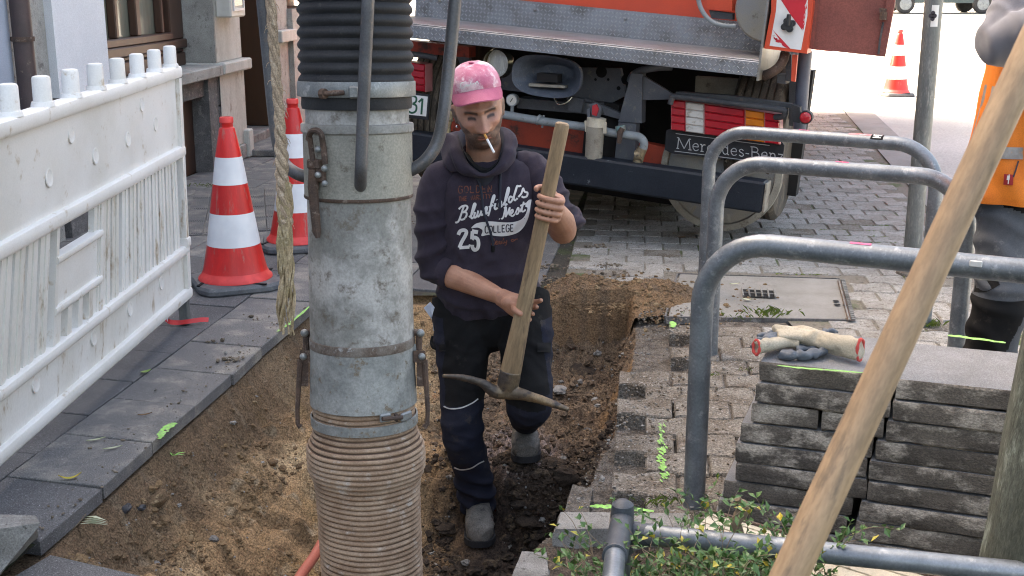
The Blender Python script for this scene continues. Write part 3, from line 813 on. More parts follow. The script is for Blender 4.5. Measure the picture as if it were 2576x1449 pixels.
# downpipe
ap = hh(58, 100, -.06)[0]
pp = MB(); pp.tube([(ap, -.06, 0), (ap, -.06, HT)], .052, 20); dp = part('downpipe', pp, M['downpipe'], house, local=True)
zc = hh(58, 98, -.06)[1]
pp = MB(); pp.tube([(ap, -.06, zc - .012), (ap, -.06, zc + .012)], .060, 20); pp.box((ap, .0, zc), (.03, .1, .02)); part('pipe_clip', pp, M['rust'], dp, local=True)
pp = MB(); pp.tube([(ap, -.06, zc - .5), (ap, -.06, zc - .40)], .059, 20); part('pipe_clip', pp, M['downpipe'], dp, local=True)
# ribbed entrance tiles in the pavement in front of the door
# ------------------------------------------------------------------ suction hose of the excavator truck
HO, HN = Vector((0, 3.0, -.1)), Vector((0, -1, .062)).normalized()
def hax(y):
    x = 892 + (y * .0225 if y < 1000 else 22.5 + (y - 1000) * .05)
    return atP(x, y, HO, HN)
def hr(y, px):
    p = hax(y); t = (p - C0).dot(Vector((0, CT, -ST))); return px * t / FP
HX = (hax(100) - hax(900)).normalized()                     # axis pointing up
HA = (Vector((1, 0, 0)) - HX * HX.x).normalized(); HB = HX.cross(HA)
hosebase = hax(1449)
suction = thing('suction_hose', 'big dirty suction pipe, black hose above and ribbed tan hose below, hanging into the trench', 'suction hose', loc=hosebase)
def rings(prof, n=48, mi=None, wob=0.0):
    m = MB(); rr = []
    for (y, px) in prof:
        c, r = hax(y), hr(y, px)
        rr.append([c + HA * (math.cos(2 * math.pi * j / n) * r * (1 + wob * noise.noise(Vector((math.cos(2 * math.pi * j / n) * 2, math.sin(2 * math.pi * j / n) * 2, y * .01))))) + HB * (math.sin(2 * math.pi * j / n) * r) for j in range(n)])
    m.loft(rr, cap=False); return m
def hsurf(x, y, out=0.0, rpx=None):
    """point on the pipe surface (front) seen at pixel x, y"""
    rad = hr(y, rpx or 132) + out
    o = hax(y); d = ray(x, y)
    A = C0 - o; dd = d - HX * d.dot(HX); aa = A - HX * A.dot(HX)
    a, b, c = dd.dot(dd), 2 * dd.dot(aa), aa.dot(aa) - rad * rad
    q = b * b - 4 * a * c
    if q < 0: q = 0
    return C0 + d * ((-b - math.sqrt(q)) / (2 * a))
prof = []
y = -640.0
while y < 206:
    for k, (f, rp) in enumerate(((0, 137.5), (.18, 141), (.36, 144.5), (.55, 145.5), (.75, 143.5), (.9, 139))):
        prof.append((y + f * 29.5, rp))
    y += 29.5
part('rubber_hose', rings(prof + [(206, 140)]), M['rubber'], suction, smooth=60)
part('rubber_hose_end', rings([(206, 138), (246, 138), (262, 139), (272, 137), (273, 126)]), M['rubber'], suction, smooth=50)
cb = part('clamp_band', rings([(203, 143), (203.5, 147.5), (206, 148.5), (238, 148.5), (241, 147.5), (241.5, 143)]), M['clampm'], suction, smooth=35)
def at_pipe(m, x, y, w, h, dpt, rpx, bev=.004, out=0.0):
    """box lying on the pipe surface, pixel size w x h, depth dpt (m)"""
    c = hsurf(x, y, out, rpx); o = hax(y); n = (c - o); n = (n - HX * n.dot(HX)).normalized(); tdir = HX.cross(n)
    t = (c - C0).length
    Mx = Matrix((tdir, n, HX)).transposed()
    m.box(c + n * dpt * .5, (w * t / FP, dpt, h * t / FP), M=Mx, bev=bev)
m = MB(); m.tube([hsurf(815, 236, .012, 148), hsurf(842, 234, .014, 148), hsurf(866, 233, .012, 148)], [.006, .007, .0055], 10); m.tube([hsurf(808, 236, .01, 148), hsurf(818, 236, .012, 148)], .013, 8)
part('clamp_bolt', m, M['rust'], cb)
m = MB(); at_pipe(m, 890, 232, 26, 30, .012, 148); part('clamp_lug', m, M['clampm'], cb, smooth=0)
part('upper_pipe', rings([(270, 130), (318, 130)]), M['pipe'], suction)
part('collar', rings([(308, 130), (309, 140), (312, 141.5), (328, 141.5), (331, 139), (332, 134)]), M['pipe'], suction, smooth=35)
part('coupling', rings([(330, 136.5), (345, 137), (488, 135.5)], wob=.01), M['pipe_beige'], suction)
part('weld_seam', rings([(486, 134), (487, 136.6), (492, 137), (495, 135), (496, 131)]), M['rust'], suction)
part('main_pipe', rings([(494, 129.5), (600, 129.5), (700, 130), (846, 129.5)], wob=.012), M['pipe'], suction)
part('ring_joint', rings([(844, 130), (845, 131.5), (850, 132.5), (862, 132.5), (867, 131.5), (868, 129)]), mat('rusty_grey_ring', (.21, .18, .155), (.12, .085, .065), (.3, .29, .28), rough=.7, metal=.2, scale=22, s3=40, t3=.62, grain=.2), suction)
part('lower_pipe', rings([(867, 130.5), (930, 131.5), (1008, 134), (1010, 129)]), M['pipe_blue'], suction)
# ribbed hose: ribs and grooves
prof = []; y = 1000.0
def hw(y):
    P = [(1000, 127), (1062, 128), (1085, 134), (1112, 146), (1140, 148.5), (1170, 145), (1195, 134), (1225, 130), (1300, 128), (1460, 125.5), (1700, 123)]
    for (a, b), (c, d) in zip(P, P[1:]):
        if y <= c: return b + (d - b) * (y - a) / (c - a)
    return 123
pitch = 12.6; mbh = MB()
n = 56; rr = []; mi = []
k = 0
while y < 1690:
    w = hw(y) + 1.6 * noise.noise(Vector((0, 0, y * .04)))
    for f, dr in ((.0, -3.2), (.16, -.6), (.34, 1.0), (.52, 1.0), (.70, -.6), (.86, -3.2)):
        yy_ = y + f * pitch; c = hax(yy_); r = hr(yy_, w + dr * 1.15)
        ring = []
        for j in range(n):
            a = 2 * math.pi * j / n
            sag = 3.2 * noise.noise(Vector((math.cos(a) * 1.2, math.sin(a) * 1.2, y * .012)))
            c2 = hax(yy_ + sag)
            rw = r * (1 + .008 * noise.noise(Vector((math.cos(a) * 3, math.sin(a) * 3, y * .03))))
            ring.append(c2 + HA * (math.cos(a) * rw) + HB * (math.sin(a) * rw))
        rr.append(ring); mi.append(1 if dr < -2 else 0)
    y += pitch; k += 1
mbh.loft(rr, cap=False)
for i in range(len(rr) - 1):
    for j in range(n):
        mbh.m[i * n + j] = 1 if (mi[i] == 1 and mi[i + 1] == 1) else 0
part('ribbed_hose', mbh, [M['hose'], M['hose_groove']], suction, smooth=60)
cb = part('clamp_band', rings([(1037, 131), (1038, 134), (1060, 134), (1061, 131)]), M['pipe_blue'], suction, smooth=35)
m = MB(); at_pipe(m, 968, 1050, 30, 22, .008, 134); part('clamp_lug', m, M['clampm'], cb, smooth=0)
m = MB(); at_pipe(m, 1018, 1046, 40, 22, .010, 134); part('clamp_lug', m, M['clampm'], cb, smooth=0)
m = MB(); at_pipe(m, 992, 1048, 7, 22, .016, 134); m.tube([hsurf(962, 1054, .016, 134), hsurf(1012, 1050, .018, 134)], .006, 8); part('clamp_bolt', m, M['rust'], cb)
# three lifting bars
def behind(x, y, dY): return atP(x, y, HO + Vector((0, dY, 0)), HN)
p3 = [behind(950, -560, -.20), behind(935, -200, -.20), behind(926, 0, -.195), behind(917, 200, -.19), behind(910, 380, -.185), behind(908, 430, -.178), hsurf(907, 456, .012, 136), hsurf(907, 470, -.01, 136)]
m = MB(); m.tube(crom(p3, 5), .0155, 14); part('lifting_bar', m, M['dark_steel'], suction)
p3 = [behind(1185, -560, .02), behind(1156, -140, .02), behind(1145, 0, .02), behind(1128, 180, .02), behind(1115, 290, .01), behind(1100, 358, .01), behind(1072, 402, .0), behind(1040, 425, .0), behind(1018, 432, .0)]
m = MB(); m.tube(crom(p3, 6), .0165, 14); part('lifting_bar', m, M['dark_steel'], suction)
p3 = [behind(600, -560, .06), behind(643, -140, .06), behind(660, 0, .06), behind(678, 180, .06), behind(694, 330, .05), behind(712, 405, .03), behind(742, 434, .0), behind(775, 446, .0)]
m = MB(); m.tube(crom(p3, 6), .0165, 14); part('lifting_bar', m, M['dark_steel'], suction)
# toggle latches
def latch_top():
    m = MB()
    m.tube(crom([hsurf(776, 350, .012, 141), hsurf(782, 332, .022, 141), hsurf(796, 328, .026, 141), hsurf(808, 338, .024, 141), hsurf(812, 360, .02, 136), hsurf(816, 392, .018, 136), hsurf(818, 412, .016, 136)], 4), .0075, 8)
    m.tube(crom([hsurf(779, 345, .018, 141), hsurf(783, 375, .018, 136), hsurf(787, 405, .018, 136)], 4), .007, 8)
    at_pipe(m, 800, 412, 42, 24, .022, 136); at_pipe(m, 813, 440, 26, 34, .018, 136); at_pipe(m, 797, 450, 22, 60, .02, 136)
    m.tube([hsurf(786, 428, .022, 136), hsurf(787, 470, .022, 136), hsurf(791, 520, .022, 130), hsurf(797, 585, .02, 130), hsurf(800, 598, .02, 130)], [(.010, .007), (.013, .008), (.012, .008), (.011, .008), (.006, .006)], 8)
    l = part('toggle_latch', m, M['rust'], suction, smooth=30)
    for (x, y_) in ((800, 376), (816, 424), (817, 462), (800, 440)):
        m = MB(); m.sphere(hsurf(x, y_, .026, 136), .0085, 8, 6); part('bolt', m, M['clampm'], l)
latch_top()
def latch_low(s):
    X = (lambda q: 912 + (q if s > 0 else -q))
    m = MB()
    ox = lambda q, y_, d=0.0: behind(X(q), y_, d)
    m.tube([ox(142, 832), ox(142, 880)], .009, 8); m.tube([ox(130, 836), ox(152, 836)], .010, 8)
    m.hexa([ox(128, 912, -.03), ox(160, 912, -.03), ox(160, 912, .02), ox(128, 912, .02), ox(128, 882, -.03), ox(158, 882, -.03), ox(158, 882, .02), ox(128, 882, .02)])
    m.hexa([ox(136, 972, -.02), ox(158, 972, -.02), ox(158, 972, .01), ox(136, 972, .01), ox(136, 912, -.02), ox(158, 912, -.02), ox(158, 912, .01), ox(136, 912, .01)])
    m.tube([ox(156, 905, -.02), ox(160, 960, -.02), ox(164, 1030, -.02), ox(163, 1066, -.02), ox(156, 1074, -.02)], [.008, .007, .006, .006, .008], 8)
    l = part('toggle_latch', m, M['rust'], suction, smooth=30)
    m = MB(); m.sphere(ox(149, 897, -.035), .010, 8, 6); part('bolt', m, M['clampm'], l)
    m = MB(); m.sphere(ox(146, 838, -.01), .011, 8, 6); part('bolt', m, M['clampm'], l)
    m = MB(); m.hexa([ox(120, 905, -.015), ox(137, 905, -.015), ox(137, 905, .015), ox(120, 905, .015), ox(120, 865, -.015), ox(134, 865, -.015), ox(134, 865, .015), ox(120, 865, .015)])
    part('latch_bracket', m, M['clampm'] if s > 0 else M['rust'], l, smooth=0)
latch_low(1); latch_low(-1)
# ------------------------------------------------------------------ rope beside the hose
def build_rope():
    P = [atY(655, -600, 2.90), atY(668, -220, 2.90), atY(681, 0, 2.90), atY(690, 130, 2.90), atY(701, 270, 2.90), atY(708, 380, 2.90), atY(712, 470, 2.90), atY(720, 560, 2.90)]
    pts = crom(P, 16)
    m = MB()
    for s in range(3):
        q = []
        for i, p in enumerate(pts):
            a = 2 * math.pi * s / 3 + i * .36
            spread = .0058 if p.z > 1.25 else .0058 + .003 * sm(1.25, 1.0, p.z) + .0025 * noise.noise(Vector((s * 3, p.z * 14, 0)))
            q.append(p + Vector((math.cos(a) * spread, math.sin(a) * spread, 0)))
        rr = [(.0078 if p.z > 1.25 else .0078 + .0012 * sm(1.25, 1.02, p.z)) * (1 + .2 * noise.noise(Vector((0, s, i * .3)))) for i, p in enumerate(pts)]
        m.tube(q, rr, 8)
    o = single('rope', m, M['rope'], 'frayed old beige rope hanging beside the big suction pipe', 'rope', loc=tuple(pts[-1]))
    r = random.Random(5)
    m = MB()
    for s in range(50):
        p = pts[r.randrange(8, len(pts))]; a = r.uniform(0, 6.28); d = Vector((math.cos(a), math.sin(a), r.uniform(-1.4, .2))); p = p + Vector((math.cos(a), math.sin(a), 0)) * .014
        m.tube([p, p + d * .005, p + d * .009 + Vector((0, 0, -.007))], [.0011, .0009, .0004], 4)
    part('loose_fibre', m, M['rope'], o, kind='stuff')
    m = MB()
    for s in range(34):
        x0, y0 = 716 + r.uniform(-14, 14), r.uniform(440, 560)
        ln = r.uniform(140, 380); yy_ = y0; xx = x0; q = []
        drift = r.uniform(-.02, .06)
        ph = r.uniform(0, 6)
        while yy_ < min(y0 + ln, 845):
            q.append(atY(xx + 5 * math.sin(yy_ * .04 + ph) + r.uniform(-1, 1), yy_, 2.90 + .012 * math.sin(ph + yy_ * .05)))
            yy_ += 16; xx += drift * 16
        if len(q) > 3: m.tube(q, [.0048 * (1 - .7 * i / len(q)) + .0008 for i in range(len(q))], 5)
    part('frayed_end', m, M['rope_frayed'], o, kind='stuff')
build_rope()

# ------------------------------------------------------------------ traffic cones
def cone_thing(label):
    t = thing('traffic_cone', label, 'traffic cone', group='red and white traffic cones round the works')
    m = MB(); pf = []
    for i in range(0, 8): pass
    o = .205
    pts = []
    for k in range(4):
        a = math.pi / 2 * k
        for (x, y) in ((o, -.125), (o, .125), (.17, .19)):
            pts.append((x * math.cos(a) - y * math.sin(a), x * math.sin(a) + y * math.cos(a)))
    rr = []
    for (s, z) in ((.97, 0), (1, .008), (1, .026), (.955, .040), (.80, .044)):
        rr.append([(x * s, y * s, z) for x, y in pts])
    m.loft(rr); bp = part('base_plate', m, M['rubber_grey'], t, local=True, smooth=30)
    m = MB()
    for a in (.4, 1.97, 3.54, 5.11):
        m.box((math.cos(a) * .20, math.sin(a) * .20, .0425), (.075, .016, .006), M=Matrix.Rotation(a + .6, 3, 'Z'))
    part('slot_shade', m, M['black'], bp, local=True, smooth=0)  # black strips stand in for the shaded slots of the plate
    body = [(.182, .044), (.180, .053), (.166, .066), (.158, .085), (.1500, .12), (.1265, .235), (.1035, .395), (.0810, .535), (.0635, .655), (.0385, .785), (.0365, .79), (.0300, .795), (.0300, .812), (.0330, .816), (.0330, .838), (.030, .842), (.022, .842), (.022, .80)]
    m = MB(); m.lathe(body, n=40); part('cone_body', m, M['cone_red'], t, local=True, smooth=40)
    m = MB(); m.lathe([(.1825, .0445), (.1812, .0535), (.1672, .0668), (.1590, .0855)], n=40); part('flange', m, M['cone_red2'], t, local=True)
    m = MB(); m.lathe([(.0334, .8165), (.0334, .8375), (.0303, .8425), (.022, .8427)], n=24); part('rim', m, M['cone_red2'], t, local=True)
    def rad(z):
        for (a, b), (c, d) in zip(body, body[1:]):
            if b <= z <= d: return a + (c - a) * (z - b) / (d - b)
    for (z0, z1) in ((.218, .378), (.52, .652)):
        m = MB(); m.lathe([(rad(z0) + .0008, z0), (rad((z0 + z1) / 2) + .0012, (z0 + z1) / 2), (rad(z1) + .0008, z1)], n=40); part('white_band', m, M['cone_white'], t, local=True)
    return t
c1 = cone_thing('traffic cone in front of the stone pier, right beside the white barrier')
def place(o, p, rz=0, s=1.0, tilt=(0, 0)):
    o.matrix_basis = Matrix.Translation(p) @ Matrix.Rotation(rz, 4, 'Z') @ Matrix.Rotation(tilt[0], 4, 'X') @ Matrix.Rotation(tilt[1], 4, 'Y') @ Matrix.Scale(s, 4); WM[o] = o.matrix_basis.copy()
place(c1, Vector((-1.385, 5.80, .003)), R(24))
c2 = copy_tree(c1, Matrix(), 'traffic cone half hidden behind the big suction pipe'); place(c2, Vector((-1.225, 6.70, .003)), R(10))
c3 = copy_tree(c1, Matrix(), 'traffic cone alone on the bright street, left of the tall grey pole'); place(c3, Vector((5.02, 15.75, gz(15.75) + .003)), R(5))
pf_ = atY(2419, 30, 44.0); c4 = copy_tree(c1, Matrix(), 'small distant traffic cone beside the parked dark car'); place(c4, Vector((pf_.x, 44.0, gz(44) + .004)), R(30))

# ------------------------------------------------------------------ white plastic barrier
def fpt(a, z, x=0.0):
    k = (z - .12) / 1.016
    return Vector(((-1.460 - .033 * a) * (1 - k) + (-1.438 + .040 * a) * k + x, 5.147 - a, z))
fence = thing('barrier_fence', 'white plastic construction barrier with pegs on top, standing on the dark slabs', 'barrier', loc=(-1.485, 5.12, 0))
def fbox(m, a0, a1, z0, z1, x0, x1, n=1, bev=0):
    """a box that follows the slight twist of the barrier"""
    for i in range(n):
        b0, b1 = a0 + (a1 - a0) * i / n, a0 + (a1 - a0) * (i + 1) / n
        m.hexa([fpt(b0, z0, x0), fpt(b1, z0, x0), fpt(b1, z0, x1), fpt(b0, z0, x1), fpt(b0, z1, x0), fpt(b1, z1, x0), fpt(b1, z1, x1), fpt(b0, z1, x1)])
def frail(m, a0, a1, z0, z1, x0, x1, e=.010):
    rings_ = []
    for i in range(7):
        a = a0 + (a1 - a0) * i / 6
        rings_.append([fpt(a, z, x) for (x, z) in ((x0 + e, z0), (x1 - e, z0), (x1 - e * .3, z0 + e * .3), (x1, z0 + e), (x1, z1 - e), (x1 - e * .3, z1 - e * .3), (x1 - e, z1), (x0 + e, z1), (x0, z1 - e), (x0, z0 + e))])
    m.loft(rings_)
AL = 2.15
Wp, Wd = M['white_plastic'], M['white_plastic_dirty']
for (nm, z0, z1, hx) in (('top_rail', 1.085, 1.137, .034), ('middle_rail', .748, .800, .034), ('lower_rail', .318, .362, .032), ('bottom_rail', .115, .168, .034)):
    m = MB(); frail(m, .0, AL, z0, z1, -hx, hx, .014); part(nm, m, Wp, fence, smooth=40)
m = MB(); fbox(m, .045, AL, .800, 1.085, -.012, .012, 6); up = part('upper_panel', m, Wp, fence, smooth=0)
m = MB(); fbox(m, .045, AL, .168, .318, -.012, .012, 6); lp = part('bottom_panel', m, Wd, fence, smooth=0)
m = MB(); fbox(m, .0, .045, .168, 1.085, -.030, .030); part('end_post', m, Wd, fence, smooth=0)
m = MB(); frail(m, -.004, .05, .352, .395, -.037, .037, .008); part('strap', m, Wp, fence, smooth=30)
ai = 0
a = .075
while a < AL - .08:
    inpl = 1.08 < a < 1.50
    if not inpl:
        m = MB(); fbox(m, a, a + .077, .362, .748, -.010, .0105); fbox(m, a + .018, a + .044, .362, .748, .0100, .0150)
        part('slat', m, Wd if ai % 3 != 1 else Wp, fence, smooth=0)
    else:
        m = MB(); fbox(m, a, a + .040, .362, .462, -.018, .018); part('slat', m, Wd, fence, smooth=0)
    ai += 1; a += .098 if ai != 8 else .112
m = MB(); fbox(m, 1.10, 1.50, .49, .628, -.006, .012, 3); part('plate', m, Wp, fence, smooth=0)
m = MB(); frail(m, 1.09, 1.52, .462, .490, -.02, .026, .008); part('plate_rail', m, Wp, fence)
m = MB(); frail(m, 1.09, 1.52, .628, .655, -.02, .026, .008); part('plate_rail', m, Wp, fence)
for a0_ in (1.075, 1.501):
    m = MB(); fbox(m, a0_, a0_ + .024, .362, .748, -.02, .02); part('plate_frame', m, Wp, fence, smooth=0)
for k in range(8):
    a = .062 + .262 * k
    m = MB(); q = fpt(a, 1.137, 0)
    m.tube([q, q + Vector((.001, 0, .078)), q + Vector((.001, 0, .084)), q + Vector((.001, 0, .0865))], [(.0265, .031), (.0258, .030), (.0235, .027), (.016, .02)], 18)
    m.tube([q + Vector((0, 0, -.002)), q + Vector((0, 0, .012))], [(.034, .042), (.031, .036)], 16)
    part('peg', m, Wp, fence, smooth=35)
def dimple(x, y):
    n = Vector((1, 0, .0))
    p = atP(x, y, fpt(1, .6, .0125), Vector((1, -.0, -.03)).normalized())
    a = 5.147 - p.y; p = fpt(a, p.z, .0122)
    m = MB(); Mx = Matrix(((0, 0, 1), (0, 1, 0), (-1, 0, 0)))
    m.lathe([(.0005, .0015), (.016, .0008), (.0215, .0015), (.0245, .0032), (.0275, .0028), (.0295, 0)], p, 20, Mx)
    return m
for (x, y) in ((147, 338), (222, 392), (95, 447), (312, 350), (348, 262), (388, 312)): part('dimple', dimple(x, y), Wp, up)
for (x, y) in ((410, 712), (337, 777), (253, 850), (118, 965), (0, 1065)): part('dimple', dimple(x, y), Wp, lp)
m = MB(); q = fpt(.026, .12, 0)
m.box((q.x, q.y, .062), (.042, .042, .124), bev=.004); m.box((q.x, q.y, .30), (.036, .036, .36)); part('foot_post', m, M['galv_dark'], fence, smooth=0)
m = MB(); m.tube(crom([fpt(-.012, 1.10, -.01), fpt(-.03, 1.02, -.015), fpt(-.034, .93, -.02), fpt(-.02, .86, -.02), fpt(-.004, .84, -.015)], 5), .011, 10); part('coupling_hook', m, M['galv_dark'], fence)
# scrap of barrier tape round the foot
m = MB(); q = Vector((-1.485, 5.12, 0))
def strip(pts, w, m):
    P = crom(pts, 4)
    for i in range(len(P) - 1):
        a, b = P[i], P[i + 1]
        m.quad(a, b, b + Vector((0, .012, w)), a + Vector((0, .012, w)))
strip([(-1.58, 5.16, .03), (-1.53, 5.09, .012), (-1.485, 5.085, .006), (-1.44, 5.09, .01), (-1.39, 5.11, .012), (-1.36, 5.13, .006)], .018, m)
tp = single('barrier_tape', m, M['tape_red'], 'torn scrap of red and white tape round the foot of the white barrier', 'tape', smooth=0, loc=(-1.46, 5.1, 0))
m = MB(); strip([(-1.575, 5.152, .065), (-1.545, 5.105, .045), (-1.528, 5.085, .02)], .03, m); m.v = [p - Vector((-1.46, 5.1, 0)) for p in m.v]
o_ = part('white_stripe', m, M['cone_white'], tp, local=True, smooth=0)

# ------------------------------------------------------------------ bicycle racks, poles
def rack_mesh(L, H, rad=.0315, rb=.185):
    P = [Vector((0, 0, -.12)), Vector((0, 0, .25)), Vector((0, 0, H - rb))]
    for i in range(1, 11):
        a = math.pi / 2 * i / 10; P.append(Vector((rb - rb * math.cos(a), 0, H - rb + rb * math.sin(a))))
    P.append(Vector((L / 2, 0, H)))
    for i in range(0, 11):
        a = math.pi / 2 * i / 10; P.append(Vector((L - rb + rb * math.sin(a), 0, H - rb + rb * math.cos(a))))
    P += [Vector((L, 0, .25)), Vector((L, 0, -.12))]
    m = MB(); m.tube(P, rad, 24, up=(1, 0, 0)); return m
RK = []
for (p, q, L, lab) in (((.535, 3.235), 27, 1.0, 'nearest bicycle hoop, arching over the stack of slabs'),
                       ((.815, 4.69), 28, .95, 'middle bicycle hoop, just behind the nearest one'),
                       ((.945, 5.68), 32.8, 1.06, 'rearmost bicycle hoop, bearing a black and a red sticker')):
    Mx = Matrix.Translation((p[0], p[1], 0)) @ Matrix.Rotation(R(-q), 4, 'Z')
    t = thing('bike_rack', lab, 'bike rack', mat=Mx, group='grey steel bicycle hoops on the pavement')
    part('hoop', rack_mesh(L, .797), M['galv'], t, local=True); RK.append(t)
def rack_mark(rk, x, y, w, h, mt, name, curve=True, out=.0006):
    """patch lying on the top tube: centre pixel, size along the tube and round it (m, rad)"""
    Mw = WM[rk]; o = Mw @ Vector((0, 0, .797)); d = (Mw.to_3x3() @ Vector((1, 0, 0))).normalized()
    n = Vector((0, 0, 1)).cross(d).normalized()
    p = atP(x, y, o - Vector((0, 0, .0)), n)
    u = (p - o).dot(d)
    hgt = (p.z - .797)
    a0 = math.asin(max(-1, min(1, hgt / .0315)))
    m = MB(); rings_ = []
    for i in range(9):
        a = a0 - h / 2 + h * i / 8
        rings_.append([Vector((u + s * w / 2, -math.cos(a) * (.0315 + out), .797 + math.sin(a) * (.0315 + out))) for s in (-1, -.4, .4, 1)])
    m.loft(rings_, cap=False, closed=False)
    return part(name, m, mt, rk, local=True, smooth=60), u, a0
rack_mark(RK[0], 2168, 585, .055, .7, M['pink'], 'paint_mark'); rack_mark(RK[1], 2120, 397, .05, .6, M['pink'], 'paint_mark'); rack_mark(RK[2], 2025, 318, .05, .5, M['pink'], 'paint_mark')
rack_mark(RK[2], 2170, 327, .115, 1.0, mat('faded_red_sticker', (.55, .12, .14), (.68, .35, .36), rough=.5, scale=60), 'sticker')
st, su, sa = rack_mark(RK[2], 2210, 338, .055, 2.2, M['black'], 'sticker', out=.0009)
m = MB()
def stick(x, y, off):
    a = sa + y; return WM[RK[2]] @ Vector((su + x, -math.cos(a) * (.0315 + .0013), .797 + math.sin(a) * (.0315 + .0013)))
# letters MEN read from below, turned with the tube
for (k, strokes) in enumerate((((-1, 0), (0, 0)),)): pass
def letters(m, base):
    W_, H_ = .036, .40
    L = {'M': [[(0, 0), (0, 1)], [(0, 1), (.5, .3)], [(.5, .3), (1, 1)], [(1, 1), (1, 0)]], 'E': [[(0, 0), (0, 1)], [(0, 1), (.9, 1)], [(0, .5), (.7, .5)], [(0, 0), (.9, 0)]], 'N': [[(0, 0), (0, 1)], [(0, 1), (1, 0)], [(1, 0), (1, 1)]]}
    for i, ch in enumerate('NEM'):
        y0 = .85 - i * .60
        for s in L[ch]:
            pts = [(-.018 + (1 - py) * .036, y0 - .45 + px * .40) for px, py in s]
            a, b = pts; dx, dy = b[0] - a[0], (b[1] - a[1]) * .0315
            l_ = math.hypot(dx, dy); nx, ny = -dy / l_ * .0022, dx / l_ * .0022 / .0315
            q = []
            for t_ in range(5):
                f = t_ / 4; q.append(((a[0] + (b[0] - a[0]) * f), (a[1] + (b[1] - a[1]) * f)))
            for u_, v_ in zip(q, q[1:]):
                m.quad(stick(u_[0] + nx, u_[1] + ny, 0), stick(u_[0] - nx, u_[1] - ny, 0), stick(v_[0] - nx, v_[1] - ny, 0), stick(v_[0] + nx, v_[1] + ny, 0))
letters(m, None)
o_ = part('lettering', m, M['white_paint'], st, smooth=0)
pq = atP(2465, 598, WM[RK[0]] @ Vector((0, 0, .797)), WM[RK[0]].to_3x3() @ Vector((0, 1, 0)))
ql = WM[RK[0]].inverted() @ pq
m = MB(); m.box((ql.x, -.033, .797 + .014), (.03, .006, .016), bev=.002); part('chewing_gum', m, M['white_paint'], RK[0], local=True, smooth=0)

pb = atZ(2290, 689); pole = thing('street_pole', 'tall grey steel pole on the pavement behind the bicycle hoops', 'pole', loc=(pb.x, pb.y, 0))
m = MB(); m.tube([(pb.x, pb.y, -.05), (pb.x, pb.y, 3.6)], .0445, 24); part('tube', m, M['galv_dark'], pole)
m = MB(); m.lathe([(.075, 0), (.07, .012), (.05, .02)], pb, 20); part('collar', m, M['gravel'], pole)
sp = atY(2349, 40, pb.y - .045)
m = MB(); rr_ = []
for i in range(6):
    a = R(-118 + 9 * i)
    rr_.append([Vector((pb.x + .0455 * math.cos(a), pb.y + .0455 * math.sin(a), z)) for z in (sp.z - .052, sp.z + .052)])
m.loft(rr_, cap=False, closed=False); s_ = part('sticker', m, M['white_paint'], pole)
m = MB()
for (dx, dz) in ((0, .014), (.012, 0), (-.012, 0), (0, -.014), (0, 0)): m.lathe([(.0003, .0012), (.011, .0012)], (sp.x - .006 + dx * .8, pb.y - .0475 + abs(dx) * .1, sp.z + dz), 10, Matrix.Rotation(math.pi / 2, 3, 'X') @ Matrix.Rotation(0, 3, 'Z'))
part('sticker_print', m, M['ink_dark'], s_, smooth=0)

# ------------------------------------------------------------------ stack of lifted slabs
SO = Vector((.672, 3.075, 0)); SY = R(-20)
sdx, sdy = Vector((math.cos(SY), math.sin(SY), 0)), Vector((-math.sin(SY), math.cos(SY), 0))
SW, SD, SHT = .351, .345, .0595
def rough_slab(w, d, h, seed):
    r = random.Random(seed); m = MB(); nx, ny = 7, 5
    per = []
    for i in range(nx): per.append((-w / 2 + w * i / nx, -d / 2))
    for i in range(ny): per.append((w / 2, -d / 2 + d * i / ny))
    for i in range(nx): per.append((w / 2 - w * i / nx, d / 2))
    for i in range(ny): per.append((-w / 2, d / 2 - d * i / ny))
    lv = [(0.0, .007, .5), (.10, .001, 1), (.5, 0, .8), (.90, .000, .6), (1.0, .004, .3)]
    rr = []
    for (z, ins, k) in lv:
        ring = []
        for (x, y) in per:
            s = Vector((x * 9, y * 9, z * 3 + seed * 1.7)); nn = noise.noise(s) * .004 * k + r.uniform(-.0012, .0012) * k
            l = math.hypot(x, y); ring.append((x - x / l * (ins - nn), y - y / l * (ins - nn), z * h + (r.uniform(-.004, .004) if z == 0 else 0)))
        rr.append(ring)
    m.loft(rr); return m
Mtop = M['stack_top']
NL, NR_ = 8, 9
offL = [0, -.006, -.018, -.045, -.056, -.050, -.085, -.098, -.11]
offR = [0, -.002, -.014, -.034, -.048, -.050, -.062, -.074, -.102, -.12]
nstack = 0
def slab_obj(c, w, d, h, seed, yaw, label, grp, top=False):
    m = rough_slab(w, d, h, seed); n = len(m.v)
    o = bpy.data.objects.new('paving_slab', m.mesh('paving_slab', 30)); o.data.materials.append(M['stack']); o.data.materials.append(Mtop)
    for p in o.data.polygons:
        if p.normal.z > .9: p.material_index = 1
    o.location = c; o.rotation_euler = (rs.uniform(-.006, .006), rs.uniform(-.006, .006), yaw); COL.objects.link(o)
    WM[o] = o.matrix_basis.copy()
    tag(o, label, 'paving slab', grp); return o
ordn = ['topmost', 'second from the top', 'third from the top', 'fourth from the top', 'fifth from the top', 'sixth from the top', 'seventh from the top', 'eighth from the top', 'ninth from the top', 'bottom']
GS = 'lifted paving slabs piled under the bicycle hoop'
